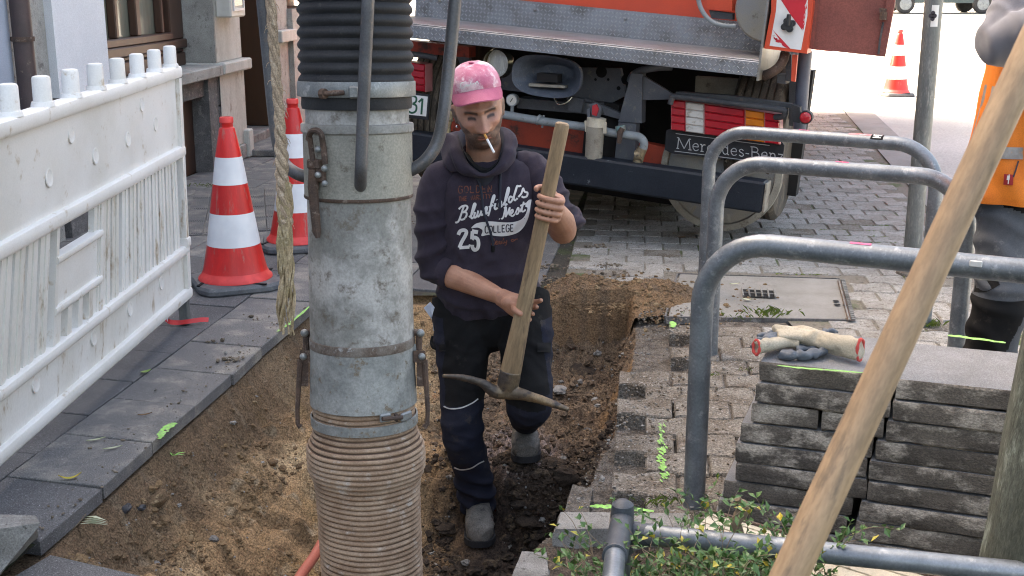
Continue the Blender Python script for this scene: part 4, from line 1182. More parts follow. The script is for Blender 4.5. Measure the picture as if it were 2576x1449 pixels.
for k in range(9):
    zt_ = .493 - SHT * k
    if zt_ - SHT < -.06: break
    lab = f'slab {ordn[k]} in the left pile, ' + ('bearing the pair of gloves' if k == 0 else 'rough dark edge below the gloves')
    c = SO + sdx * (SW / 2 + offL[k]) + sdy * (SD / 2 + rs.uniform(-.006, .006)); c.z = zt_ - SHT
    if k == 2:  # a broken slab: two pieces
        slab_obj(c - sdx * .085, .178, SD, SHT - .003, 40, SY, 'left piece of the broken slab, third from the top in the left pile', GS)
        slab_obj(c + sdx * .092, .160, SD, SHT - .003, 41, SY + .01, 'right piece of the broken slab, third from the top in the left pile', GS)
        continue
    q_ = slab_obj(c, SW, SD, SHT - .003, k, SY + rs.uniform(-.02, .02), lab, GS)
    if k == 0: TOPL = q_
for k in range(9):
    zt_ = .492 - SHT * k
    lab = f'slab {ordn[k]} in the right pile beside the mossy tree trunk' + (', pale top with green paint' if k == 0 else '')
    c = SO + sdx * (SW * 1.5 + .002 + offR[k]) + sdy * (SD / 2 - .012 + rs.uniform(-.005, .005)); c.z = zt_ - SHT
    q_ = slab_obj(c, SW, SD, SHT - .003, 20 + k, SY + rs.uniform(-.015, .015), lab, GS)
    if k == 0: TOPR = q_
for k in range(5):  # low pile added behind the gap so that it looks dark
    c = SO + sdx * (SW * .98) + sdy * (SD * 1.52); c.z = .36 - SHT * (k + 1)
    slab_obj(c, SW, SD, SHT - .003, 70 + k, SY + .03, f'slab {ordn[k]} in the low hidden pile behind the gap of the two front piles', GS)
for k in range(5):
    c = SO + sdx * (SW * 2.55 + .02) + sdy * (SD / 2 + .06); c.z = .486 - SHT * (k + 1)
    slab_obj(c, SW, SD, SHT - .003, 50 + k, SY - .04, f'slab {ordn[k]} in the pile at the right picture edge behind the tree trunk', GS)
# ------------------------------------------------------------------ foreground tool shaft
a_, b_ = atY(2606, 100, 1.128), atY(1985, 1449, .952)
ax = (b_ - a_)
top_, bot_ = a_ - ax * .55, a_ + ax * (a_.z / -ax.z)
bot_ = a_ + ax * ((a_.z - .012) / -ax.z)
m = MB(); P = [top_.lerp(bot_, i / 14) for i in range(15)]
sh = thing('spade', 'long pale wooden shaft slanting across the right foreground, out of focus', 'spade', mat=Matrix.Translation(bot_) @ (-ax).to_track_quat('Z', 'Y').to_matrix().to_4x4())
m.tube(P, [.0158 * (1 + .02 * math.sin(i * 1.3)) for i in range(15)], 24); part('shaft', m, M['wood_light'], sh)
m = MB(); dn = ax.normalized(); p0 = bot_ - dn * .42
m.tube([p0, p0 + dn * .15, p0 + dn * .20], [.023, .0225, .012], 14); sx = Vector((1, 0, 0)); sx = (sx - dn * sx.dot(dn)).normalized()
m.hexa([p0 + dn * .16 - sx * .09, p0 + dn * .16 + sx * .09, p0 + dn * .16 + sx * .09 + sx.cross(dn) * .004, p0 + dn * .16 - sx * .09 + sx.cross(dn) * .004,
        p0 + dn * .42 - sx * .06, p0 + dn * .42 + sx * .06, p0 + dn * .42 + sx * .06 + sx.cross(dn) * .003, p0 + dn * .42 - sx * .06 + sx.cross(dn) * .003])
part('blade', m, M['pick_steel'], sh, smooth=30)
# ------------------------------------------------------------------ tree trunk at the lower right
def trunk():
    base = Vector((1.145, 2.34, -.05)); t = thing('tree', 'mossy grey-green tree trunk at the lower right edge beside the slab pile', 'tree', loc=tuple(base))
    m = MB(); P = [base + Vector((.055 * z, .02 * z, z)) for z in (0, .08, .2, .4, .6, .9, 1.3, 1.8, 2.4, 3.0, 3.6)]
    rad = [.175, .155, .142, .135, .13, .127, .124, .12, .112, .10, .085]
    m.tube(P, rad, 36, rf=lambda i, an: 1 + .05 * noise.noise(Vector((math.cos(an) * 2, math.sin(an) * 2, i * .7))) + .02 * math.sin(an * 9 + i))
    tr = part('trunk', m, M['bark'], t)
    r = random.Random(9); m2 = MB()
    for k in range(5):
        a = k * 1.26; p0 = P[-2]; q = [p0 + Vector((math.cos(a) * .35 * s, math.sin(a) * .35 * s, .5 * s)) for s in (0, .7, 1.6, 2.6)]
        m2.tube(q, [.06, .045, .03, .012], 8)
    part('limb', m2, M['bark'], t, kind='stuff')
trunk()
# ------------------------------------------------------------------ suction excavator truck seen from behind
TPS, TRO = R(22), R(4.6)
tg = Vector((math.sin(TPS), math.cos(TPS), 0)); tr0 = Vector((math.cos(TPS), -math.sin(TPS), 0)); tu0 = Vector((0, 0, 1))
tr_ = tr0 * math.cos(TRO) - tu0 * math.sin(TRO); tu_ = tu0 * math.cos(TRO) + tr0 * math.sin(TRO)
TO = atY(1925, 460, 6.4)
TM = Matrix(((tr_.x, tg.x, tu_.x, TO.x), (tr_.y, tg.y, tu_.y, TO.y), (tr_.z, tg.z, tu_.z, TO.z), (0, 0, 0, 1)))
truck = thing('suction_truck', 'big orange-red truck with chequer plate deck and dark bumper, backed up to the trench', 'truck', mat=TM)
def tl(x, y, d=0.0):
    """picture ray onto the rear plane of the truck set d towards its front: (across, up)"""
    p = atP(x, y, TO + tg * d, tg); q = p - TO
    return q.dot(tr_), q.dot(tu_)
def T3(x, y, d): a, b = tl(x, y, d); return Vector((a, d, b))
def tq(m, pts, d0, d1):
    """prism: outline given in the picture, between depths d0 (rear) and d1"""
    P = [T3(x, y, d0) for x, y in pts]; m.prism(P, (0, d1 - d0, 0))
def tbox(m, a0, a1, d0, d1, b0, b1, bev=0.0): m.box(((a0 + a1) / 2, (d0 + d1) / 2, (b0 + b1) / 2), (abs(a1 - a0), abs(d1 - d0), abs(b1 - b0)), bev=bev)
def tp_(nm, m, mt, par=None, sm_=0, **k): return part(nm, m, mt, par or truck, smooth=sm_, local=True, **k)
aL = tl(1045, 333)[0] - .30
# bumper
m = MB(); tbox(m, aL, 0, 0, .13, -.172, 0, .012); bu = tp_('bumper', m, M['t_navy'])
m = MB(); tbox(m, .0005, .012, .004, .126, -.168, -.004, .003); tp_('end_plate', m, M['t_beige'], bu)
# chequer plate material
def checker_plate(nm, base, dark):
    mt = mat(nm, base, dark, (base[0] * .55, base[1] * .5, base[2] * .45), rough=.45, metal=.55, scale=5, s3=6, t3=.60, w3=.10, grain=.1)
    N, L = mt.node_tree.nodes, mt.node_tree.links
    tc = N.new('ShaderNodeTexCoord'); sp = N.new('ShaderNodeSeparateXYZ'); L.new(tc.outputs['UV'], sp.inputs[0])
    def mth(op, a, b=None, c=None):
        q = N.new('ShaderNodeMath'); q.operation = op
        for i, v in enumerate((a, b, c)):
            if v is None: continue
            if isinstance(v, (int, float)): q.inputs[i].default_value = v
            else: L.new(v, q.inputs[i])
        return q.outputs[0]
    u = mth('MULTIPLY', sp.outputs[0], 40.0); v = mth('MULTIPLY', sp.outputs[1], 40.0)
    par_ = mth('MODULO', mth('ADD', mth('ADD', mth('FLOOR', u), mth('FLOOR', v)), 200.0), 2.0)
    fu = mth('SUBTRACT', mth('FRACT', u), .5); fv = mth('SUBTRACT', mth('FRACT', v), .5)
    p = mth('ADD', fu, fv); q = mth('SUBTRACT', fu, fv)
    def ell(a, b): return mth('ADD', mth('POWER', mth('DIVIDE', a, .62), 2.0), mth('POWER', mth('DIVIDE', b, .17), 2.0))
    e = mth('ADD', mth('MULTIPLY', ell(p, q), par_), mth('MULTIPLY', ell(q, p), mth('SUBTRACT', 1.0, par_)))
    h = mth('SUBTRACT', 1.0, mth('MINIMUM', e, 1.0))
    bn = N.new('ShaderNodeBump'); bn.inputs['Distance'].default_value = .006; L.new(h, bn.inputs['Height'])
    L.new(bn.outputs[0], N['Principled BSDF'].inputs['Normal'])
    bs_ = N['Principled BSDF'].inputs['Base Color']; src = bs_.links[0].from_socket
    mx = N.new('ShaderNodeMix'); mx.data_type = 'RGBA'; mx.inputs[7].default_value = (.52, .53, .54, 1)
    L.new(mth('MULTIPLY', mth('MINIMUM', mth('MULTIPLY', h, 2.5), 1.0), .75), mx.inputs[0]); L.new(src, mx.inputs[6]); L.new(mx.outputs[2], bs_)
    return mt
def underbody_shade_box():
    m = MB(); tbox(m, aL + .25, -.62, .95, 3.0, -.40, bLip - .05); tp_('underbody_shade_box', m, M['t_black'])  # added black box that blocks light and keeps the underside dark
M['plate'] = checker_plate('chequer_plate', (.30, .315, .335), (.235, .235, .24))
def plate_part(nm, quads, par=None):
    m = MB()
    me = bpy.data.meshes.new(nm); V, F, UV = [], [], []
    for q in quads:
        b = len(V); V += [tuple(p) for p in q]; F.append((b, b + 1, b + 2, b + 3))
        u = (Vector(q[1]) - Vector(q[0])); w = (Vector(q[3]) - Vector(q[0]))
        UV += [(q[0][0], 0), (q[0][0] + u.length, 0), (q[0][0] + u.length, w.length), (q[0][0], w.length)]
    me.from_pydata(V, [], F)
    uv = me.uv_layers.new(name='UVMap')
    for i, t in enumerate(UV): uv.data[i].uv = t
    me.materials.append(M['plate'])
    o = bpy.data.objects.new(nm, me); COL.objects.link(o); o.parent = par or truck; WM[o] = TM
    return o
bD = tl(1895, 150, -.06)[1]; aR = tl(1907, 170, -.06)[0]
bLip = tl(1895, 192, -.06)[1]
dB = .52
deck = plate_part('deck', [[(aL, -.05, bD), (aR, -.05, bD), (aR, dB, bD), (aL, dB, bD)]])
lip = plate_part('deck_lip', [[(aL, -.0625, bLip), (aR, -.0625, bLip), (aR, -.0625, bD - .012), (aL, -.0625, bD - .012)], [(aL, -.0625, bD - .012), (aR, -.0625, bD - .012), (aR, -.05, bD), (aL, -.05, bD)]])
m = MB(); tbox(m, aL, aR, -.058, dB, bLip, bD - .004); tp_('deck_frame', m, M['t_dark'])
m = MB(); tbox(m, aR + .001, aR + .012, -.07, dB, bLip - .02, bD + .42); tp_('side_plate', m, M['t_drum'])
m = MB()
for x, y in ((1105, 5), (1345, 28), (1573, 50)):
    p = T3(x, y, dB - .012); m.sphere((p.x, p.y, bD + .11), .011, 8, 6)
tp_('bolt_row', m, M['t_drum'], kind='stuff')
# raised plate behind the deck and red body
plate_part('upstand', [[(aL, dB, bD), (aR - .02, dB, bD), (aR - .02, dB, bD + .158), (aL, dB, bD + .158)]])
m = MB(); tbox(m, aL - .2, aR + .02, dB + .031, dB + 5.6, bD + .16, bD + 1.65, .03); body = tp_('body', m, M['t_red'])
m = MB(); tbox(m, aL - .2, aR - .21, dB + .004, dB + .03, bD + .157, bD + .30); tp_('body_skirt', m, M['t_red'], body)
m = MB(); tbox(m, aL - .23, aL - .202, dB + .04, dB + 5.5, bD + .10, bD + 1.6, .01); tp_('bounce_screen', m, M['t_grey'], body)  # unseen grey panel added to keep red bounce light off the house
# cab far ahead (out of the picture)
m = MB(); tbox(m, aL - .15, aR - .3, dB + 5.7, dB + 7.4, bD - .35, bD + 1.9, .12); cab_ = tp_('cab', m, M['t_red'])
m = MB(); tbox(m, aR - .299, aR - .292, dB + 6.0, dB + 7.1, bD + .7, bD + 1.5); tp_('cab_window', m, M['glass_dark'], cab_)
m = MB(); tbox(m, -1.95, -1.75, .3, 5.2, -.12, .28); tp_('chassis_rail', m, M['t_black'])
m = MB(); tbox(m, -1.15, -.95, .3, 5.2, -.12, .28); tp_('chassis_rail', m, M['t_black'])
underbody_shade_box()
m = MB(); tbox(m, aL, .05, .9, 1.0, -.22, bLip - .02); tp_('axle_screen', m, M['t_black'])
# drum at the right of the deck
p = T3(1932, 22, .18); rdr = (tl(1932, 22, .0)[0] - tl(1846, 22, .0)[0])
m = MB(); m.tube([p + Vector((0, -.0, 0)), p + Vector((0, .01, 0)), p + Vector((0, .5, 0))], [rdr - .01, rdr, rdr], 36, up=(1, 0, 0)); tp_('drum', m, M['t_drum'], sm_=40)
m = MB(); q = [T3(1752, -40, .2), T3(1757, 0, .2), T3(1768, 30, .2), T3(1790, 54, .2), T3(1822, 65, .2), T3(1850, 66, .22)]; m.tube(crom(q, 5), .013, 10); tp_('hose', m, M['t_pipe'], sm_=60)
m = MB(); tq(m, [(1778, -30), (1842, -30), (1842, 27), (1800, 24), (1778, 20)], .26, .4); tp_('motor_block', m, M['t_red'])
m = MB(); tq(m, [(1783, 26), (1843, 33), (1843, 50), (1790, 46)], .28, .34); tp_('motor_foot', m, M['t_dark'])
# warning panel
m = MB(); tq(m, [(1941, -60), (2047, -60), (2045, 19), (2030, 135), (1922, 122), (1940, 28)], -.05, .10); wp = tp_('warning_panel', m, M['t_red'])
def sheet(pts, mt, nm, d, par):
    m = MB(); m.prism([T3(x, y, d) for x, y in pts], (0, .0008, 0)); return tp_(nm, m, mt, par)
sheet([(1958, -60), (2034, -60), (2031, 40), (2015, 126), (1936, 115), (1952, 28)], M['white_paint'], 'sheet', -.0515, wp)
def jag(pts, seed, amp=3.0):
    r = random.Random(seed); out = []
    for (a, b) in zip(pts, pts[1:] + pts[:1]):
        n = max(2, int(math.hypot(b[0] - a[0], b[1] - a[1]) / 5))
        for i in range(n):
            t = i / n; out.append((a[0] + (b[0] - a[0]) * t + r.uniform(-1, 1) * amp * .5, a[1] + (b[1] - a[1]) * t + r.uniform(-1, 1) * amp * .5))
    return out
def poly_sheet(pts, mt, nm, d, par):
    m = MB(); P = [T3(x, y, d) for x, y in pts]
    tri = mgeo.tessellate_polygon([[Vector((p.x, p.z, 0)) for p in P]])
    m.add(P, [list(t) for t in tri]); return tp_(nm, m, mt, par)
poly_sheet([(1958, -30), (2030, -30)] + jag([(2030, -20), (2028, 20), (2024, 60), (2018, 76)], 2, 5)[:-4] + [(2018, 76), (1988, 36), (1962, -4)], M['red_sheet'], 'red_stripe', -.0524, wp)
poly_sheet([(1943, 74), (1964, 96), (1988, 122)] + jag([(1988, 122), (1976, 118), (1966, 113), (1962, 108), (1952, 106), (1955, 97), (1946, 98), (1950, 88), (1943, 88)], 5, 4)[:-6], M['red_sheet'], 'red_stripe', -.0524, wp)
kn = T3(1984, 63, -.052); m = MB()
for a in range(4):
    th = a * math.pi / 2 + .5; m.tube([kn + Vector((math.cos(th) * .022, 0, math.sin(th) * .022)), kn + Vector((math.cos(th) * .022, -.022, math.sin(th) * .022))], .017, 10, up=(1, 0, 0))
m.tube([kn, kn + Vector((0, -.03, 0))], .026, 14, up=(1, 0, 0)); m.tube([kn + Vector((0, -.028, .0)), kn + Vector((.0, -.034, .055))], [.014, .011], 10); tp_('star_knob', m, M['knob'], wp, 40)
# rust-red side door standing open
dr0 = MB(); tq(dr0, [(2052, -60), (2258, -60), (2251, 10), (2226, 143), (2036, 122), (2050, 10)], .02, .05); dr1 = tp_('side_door', dr0, M['t_rust_door'])
m = MB(); tq(m, [(2046, -60), (2060, -60), (2058, 20), (2046, 124), (2036, 122), (2046, 20)], .005, .0195); tp_('door_flange', m, M['t_rust_door'], dr1)
m = MB(); tq(m, [(2234, -60), (2257, -60), (2250, 10), (2226, 143), (2207, 140), (2228, 20)], .0, .0195); tp_('door_flange', m, M['t_rust_door'], dr1)
m = MB(); m.tube([T3(2223, 30, -.01), T3(2221, 50, -.01)], .018, 10); tq(m, [(2212, 20), (2230, 22), (2228, 36), (2213, 34)], -.02, .0); tp_('latch', m, M['rust'], dr1, 30)
m = MB(); m.tube([T3(2222, 56, .002), T3(2214, 100, .002), T3(2210, 136, .002)], .006, 8); tp_('latch_rod', m, M['t_dark'], dr1, 30)
# below the panel
m = MB(); m.tube(crom([T3(1975, 134, .05), T3(1970, 152, .03), T3(1958, 170, .02), T3(1938, 184, .02), T3(1922, 190, .05)], 5), .026, 12); tp_('ribbed_duct', m, M['rust'], sm_=60)
m = MB(); tq(m, [(1993, 138), (2006, 139), (2000, 206), (1990, 204)], .0, .03); tp_('stay', m, M['t_red'])
m = MB(); tq(m, [(1974, 136), (1990, 138), (1992, 205), (1978, 203)], .06, .2); tp_('bracket', m, M['t_dark'])
m = MB(); tq(m, [(1955, 188), (1976, 190), (1976, 212), (1955, 209)], .06, .2); tp_('bracket', m, M['t_dark'])
m = MB(); tq(m, [(1750, 192), (1992, 206), (1986, 300), (1745, 290)], .55, .60); tp_('mud_wing', m, M['t_beige'])
m = MB(); tq(m, [(1985, 205), (2012, 150), (2022, 152), (2004, 320), (1985, 316)], .35, .5); tp_('side_guard', m, M['t_dark'])
m = MB(); m.tube([T3(2027, 128, .18), T3(2020, 200, .18), T3(2011, 330, .18), T3(2009, 350, .18)], [.036, .036, .035, .02], 16); tp_('side_tube', m, mat('blue_grey_tube', (.10, .115, .15), (.075, .085, .115), rough=.45, scale=7, grain=.1), sm_=60)
p = T3(2026, 296, .05); m = MB(); m.tube([p, p + Vector((0, .05, 0))], .036, 20, up=(1, 0, 0)); sl_ = tp_('side_lamp', m, M['rubber'], sm_=40)
m = MB(); m.tube([p + Vector((0, -.012, 0)), p + Vector((0, -.008, 0)), p + Vector((0, -.001, 0))], [.018, .027, .030], 20, up=(1, 0, 0)); tp_('lens', m, M['lens_red'], sl_, 50)
m = MB(); tq(m, [(1990, 262), (2012, 270), (2012, 310), (1994, 306)], .06, .12); tp_('bracket', m, M['rubber'])
M['lens_line'] = mat('lamp_housing_pale', (.55, .22, .22), (.4, .15, .15), rough=.4)
# tail lamp under its guard bar
lampd = .16
m = MB(); q = [T3(1686, 262, .10), T3(1691, 247, .10), T3(1703, 243, .10), T3(1830, 258, .10), T3(1962, 276, .10), T3(1974, 283, .10), T3(1970, 293, .12), T3(1950, 295, .15)]
m.tube(crom(q, 4), .0165, 12); tp_('lamp_guard', m, M['t_dark'], sm_=60)
m = MB(); tq(m, [(1700, 231), (1830, 240), (1990, 262), (1990, 272), (1830, 252), (1700, 241)], .14, .2); tp_('bracket', m, M['t_dark'])
def tail_lamp(x0, x1, yl, yr, hgt, segs, d):
    base = MB(); tq(base, [(x0, yl), (x1, yr), (x1, yr + hgt), (x0, yl + hgt)], d, d + .10); b_ = tp_('tail_lamp', base, M['lens_line'])
    for (u0, u1, mt) in segs:
        m = MB()
        for k in range(4):
            v0, v1 = k / 4 + .002, (k + 1) / 4 - .002
            P = []
            for (u, v) in ((u0 + .004, v0), (u1 - .004, v0), (u1 - .004, v1), (u0 + .004, v1)):
                P.append((x0 + (x1 - x0) * u, yl + (yr - yl) * u + hgt * v))
            A = [T3(x, y, d - .001) for x, y in P]; cx = sum((p.x for p in A)) / 4; cz = sum((p.z for p in A)) / 4
            B = [Vector((p.x + (cx - p.x) * .06, d - .012, p.z + (cz - p.z) * .25)) for p in A]
            m.add(A + B, [[4, 5, 6, 7]] + [[i, (i + 1) % 4, 4 + (i + 1) % 4, 4 + i] for i in range(4)])
        tp_('lens', m, M[mt], b_)
    return b_
tail_lamp(1688, 1962, 250, 288, 76, ((.0, .135, 'lens_red'), (.135, .305, 'lens_white'), (.305, .68, 'lens_red'), (.68, .86, 'lens_orange'), (.86, 1, 'lens_red')), lampd)
tail_lamp(820, 1070, 128, 162, 70, ((.0, .14, 'lens_red'), (.14, .32, 'lens_orange'), (.32, .7, 'lens_red'), (.7, .86, 'lens_white'), (.86, 1, 'lens_red')), lampd)
m = MB(); q = [T3(1100, 146, .12), T3(1060, 139, .10), T3(960, 126, .10), T3(830, 108, .10)]; m.tube(crom(q, 3), .017, 12); tp_('lamp_guard', m, M['t_dark'], sm_=60)
# mud flap with the maker's name
fl = [(1676, 328), (1690, 324), (1966, 356), (1973, 366), (1968, 408), (1956, 414), (1690, 386), (1672, 376)]
m = MB(); tq(m, fl, .20, .215); flap = tp_('mud_flap', m, mat('mud_flap_black', (.016, .017, .02), (.028, .028, .03), rough=.6, scale=8, spec=.3))
def fplace(x, y, off): return T3(x, y, .1988 - off)
def strokes(lst, place, w, scale, k=5):
    m = MB(); o = 0.0
    for s in lst:
        ribbon(m, [scale(p) for p in s], w, place, o, k); o += .00012
    return m
ztr = lambda p: (1341.6 + p[0] * .3124, p[1] * .3124)
def serif_text(txt, x, y, h, slope, adv):
    """thin upright lettering with small serifs; glyphs on a unit grid, y up"""
    G = {'M': (1.25, [[(.05, 0), (.15, 1)], [(.15, 1), (.6, .05)], [(.6, .05), (1.02, 1)], [(1.02, 1), (1.1, 0)], [(-.05, 0), (.18, 0)], [(.95, 0), (1.22, 0)], [(0, 1), (.18, 1)], [(1, 1), (1.18, 1)]]),
         'B': (.85, [[(.12, 0), (.12, 1)], [(.0, 1), (.45, 1), (.62, .78), (.45, .54), (.12, .54)], [(.12, .54), (.5, .54), (.72, .28), (.5, 0), (.0, 0)]]),
         'e': (.62, [[(.08, .36), (.5, .36)], [(.5, .36), (.46, .58), (.28, .66), (.08, .5), (.06, .25), (.2, .02), (.38, .02), (.52, .14)]]),
         'r': (.5, [[(.14, 0), (.14, .64)], [(.14, .4), (.28, .62), (.44, .62)], [(0, .64), (.14, .64)], [(.02, 0), (.28, 0)]]),
         'c': (.58, [[(.5, .52), (.36, .66), (.18, .6), (.06, .36), (.14, .1), (.32, .01), (.5, .13)]]),
         'd': (.68, [[(.48, 1), (.48, 0)], [(.48, .52), (.34, .66), (.16, .6), (.06, .34), (.14, .08), (.3, .01), (.48, .15)], [(.36, 1), (.48, 1)], [(.48, 0), (.6, 0)]]),
         's': (.52, [[(.42, .54), (.28, .66), (.1, .56), (.12, .42), (.36, .28), (.42, .12), (.26, .0), (.06, .1)]]),
         '-': (.42, [[(.04, .32), (.34, .32)]]),
         'n': (.66, [[(.12, 0), (.12, .64)], [(.12, .46), (.28, .65), (.46, .58), (.5, .4), (.5, 0)], [(0, .64), (.12, .64)], [(.02, 0), (.24, 0)], [(.4, 0), (.62, 0)]]),
         'z': (.55, [[(.06, .64), (.46, .64)], [(.46, .64), (.05, 0)], [(.05, 0), (.48, 0)]])}
    out = []; cx = 0
    for ch in txt:
        w, st_ = G[ch]
        for s in st_:
            out.append([(x + (cx + px) * adv, y + slope * (cx + px) * adv - py * h) for px, py in s])
        cx += w + .04
    return out
tx = serif_text('Mercedes-Benz', 1703, 373, 27, .125, 30)
mm = strokes(tx, fplace, 2.3, lambda p: p, 4)
for a, b in (((1700, 336), (1936, 366)), ((1697, 380), (1932, 410))): ribbon(mm, [a, b], 1.7, fplace, .0001)
tp_('lettering', mm, M['text_grey'], flap, kind=None)
# wheel with beige ring, tyre
cw = T3(1815, 428, .30); rw = (T3(1970, 428, .30) - cw).length
wh = MB(); wh.lathe([(rw, -.03), (rw + .002, 0), (rw, .03), (rw * .90, .035), (rw * .885, .0), (rw * .89, -.03), (rw * .90, -.036), (rw, -.03)], cw, 56, Matrix.Rotation(math.pi / 2, 3, 'X'))
wheel = tp_('ring_wheel', wh, M['t_beige'], sm_=35)
m = MB(); m.lathe([(rw * .88, .02), (rw * .6, .035), (rw * .3, .02), (.06, .0), (.002, 0)], cw, 40, Matrix.Rotation(math.pi / 2, 3, 'X')); tp_('disc', m, M['t_drum'], wheel, 40)
for k in range(8):
    a = k * math.pi / 4 + .3; u = Vector((math.cos(a), 0, math.sin(a))); n_ = Vector((-u.z, 0, u.x))
    m = MB(); m.hexa([cw + u * .06 - n_ * .012 + Vector((0, -.03, 0)), cw + u * rw * .88 - n_ * .008 + Vector((0, -.028, 0)), cw + u * rw * .88 + n_ * .008 + Vector((0, -.028, 0)), cw + u * .06 + n_ * .012 + Vector((0, -.03, 0)),
            cw + u * .06 - n_ * .012 + Vector((0, .02, 0)), cw + u * rw * .88 - n_ * .008 + Vector((0, .0, 0)), cw + u * rw * .88 + n_ * .008 + Vector((0, .0, 0)), cw + u * .06 + n_ * .012 + Vector((0, .02, 0))]); tp_('spoke', m, M['t_beige'], wheel)
def tyre(x1, w, d, yb):
    a1 = tl(x1, yb, d)[0]; zb = tl(x1, yb, d)[1]; r = .50
    prof = [(r - .12, 0), (r - .03, .004), (r - .008, .02)]
    nb = 6
    for k in range(nb):
        z0 = .025 + (w - .05) * k / nb; z1 = .025 + (w - .05) * (k + 1) / nb
        prof += [(r, z0 + .006), (r, z1 - .006), (r - .014, z1 - .004), (r - .014, z1 + .004)]
    prof += [(r - .008, w - .02), (r - .03, w - .004), (r - .12, w), (.02, w - .02)]
    prof = [(.02, .02)] + prof
    Mx = Matrix(((0, 0, -1), (0, 1, 0), (1, 0, 0)))
    m = MB(); m.lathe(prof, (a1, d + r * .0, zb + r), 60, Mx); return m
ty = tp_('tyre', tyre(1962, .30, .75, 553), M['t_tyre'], sm_=25)
ty2 = tp_('tyre', tyre(1190, .30, .75, 470), M['t_tyre'], sm_=25)
# undercarriage details
m = MB(); tq(m, [(1262, 168), (1560, 172), (1575, 240), (1540, 258), (1375, 240), (1262, 225)], .36, .40); cp = tp_('cross_plate', m, M['t_grey'])
for (x, y, r_) in ((1513, 181, .034), (1575, 200, .03), (1556, 222, .012), (1498, 200, .008), (1530, 200, .008), (1512, 160, .006), (1498, 165, .006), (1540, 165, .006)):
    p = T3(x, y, .3585); m = MB(); m.tube([p, p + Vector((0, .001, 0))], r_, 16, up=(1, 0, 0)); tp_('hole', m, M['black'], cp)
m = MB(); m.tube(crom([T3(1585, 205, .30), T3(1592, 190, .29), T3(1612, 178, .28), T3(1650, 170, .28), T3(1690, 168, .32)], 5), .022, 10); tp_('hose', m, M['t_grey'], sm_=60)
m = MB(); tq(m, [(1588, 184), (1616, 186), (1614, 310), (1555, 306), (1570, 250)], .22, .30); tp_('bracket', m, M['t_grey'])
m = MB(); tq(m, [(1617, 190), (1690, 235), (1690, 250), (1612, 252)], .24, .27); tp_('gusset', m, M['t_grey'])
m = MB(); tq(m, [(1556, 308), (1600, 312), (1596, 410), (1545, 405)], .20, .28); tp_('bracket', m, M['t_grey'])
m = MB(); tq(m, [(1268, 300), (1480, 330), (1680, 372), (1680, 425), (1268, 372)], .32, .40); tp_('cross_beam', m, M['t_red_dark'])
m = MB(); tq(m, [(1040, 268), (1140, 280), (1140, 330), (1040, 322)], .32, .40); tp_('cross_beam', m, M['t_red_dark'])
m = MB(); tq(m, [(1140, 282), (1268, 299), (1268, 370), (1140, 331)], .321, .40); tp_('cross_beam', m, M['t_red_dark'])
m = MB(); tq(m, [(1010, 100), (1180, 118), (1180, 145), (1010, 130)], .4, .5); tp_('frame_end', m, M['t_red_dark'])
m = MB(); tq(m, [(1110, 150), (1175, 128), (1200, 240), (1140, 200)], .42, .46); tp_('bracket', m, M['t_grey'])
# round work lamp
p = T3(1258, 158, .12); a_r = (T3(1293, 158, .12) - p).length
m = MB(); m.lathe([(a_r * .9, .07), (a_r, .02), (a_r * 1.02, 0), (a_r * .98, -.006), (a_r * .93, 0)], p, 32, Matrix.Rotation(-math.pi / 2, 3, 'X') @ Matrix.Scale(-1, 3)); wl = tp_('work_lamp', m, M['chrome'], sm_=40)
m = MB(); m.lathe([(a_r * .94, .002), (a_r * .7, -.010), (a_r * .4, -.016), (.001, -.018)], p, 32, Matrix.Rotation(-math.pi / 2, 3, 'X')); tp_('lens', m, M['glass_lamp'], wl, 50)
# towing jaw
p0 = T3(1375, 192, .02); rx = (T3(1463, 192, .02) - T3(1287, 192, .02)).length / 2; rz = (T3(1375, 140, .02) - T3(1375, 246, .02)).length / 2
def oval(sx, sz, d, dz=0.0, n=40, e=2.7):
    out = []
    for j in range(n):
        a = 2 * math.pi * j / n; c, s = math.cos(a), math.sin(a)
        out.append(p0 + Vector((math.copysign(abs(c) ** (2 / e), c) * rx * sx, d, math.copysign(abs(s) ** (2 / e), s) * rz * sz + dz)))
    return out
m = MB(); m.loft([oval(.5, .5, .26), oval(.94, .94, .06), oval(1, 1, .0), oval(.985, .985, -.012), oval(.95, .94, -.004), oval(.60, .50, .13, .01), oval(.40, .36, .16, .012)]); jaw = tp_('tow_jaw', m, mat('jaw_blue_grey', (.085, .10, .125), (.065, .076, .095), (.15, .15, .145), rough=.55, scale=12, s3=40, t3=.62, grain=.25, bump=.002, bs=150), sm_=40)
m = MB(); tq(m, [(1350, 184), (1402, 188), (1402, 208), (1350, 205)], .06, .14); tp_('coupling_pin', m, M['t_black'], jaw)
m = MB(); tq(m, [(1330, 210), (1420, 216), (1420, 222), (1330, 217)], .045, .10); tp_('jaw_lip', m, M['t_beige'], jaw)
m = MB(); tq(m, [(1300, 247), (1500, 262), (1510, 290), (1300, 272)], .16, .3); tp_('coupling_block', m, M['t_dark'])
m = MB(); tq(m, [(1425, 240), (1468, 250), (1462, 284), (1430, 280)], .12, .16); tp_('bracket', m, M['t_dark'])
m = MB(); tq(m, [(1470, 246), (1560, 285), (1560, 300), (1470, 276)], .24, .28); tp_('bracket', m, M['t_grey'])
m = MB(); m.tube(crom([T3(1395, 246, .10), T3(1405, 262, .08), T3(1425, 258, .08), T3(1438, 245, .10)], 4), .006, 8); tp_('loose_cable', m, M['chrome'], sm_=60)
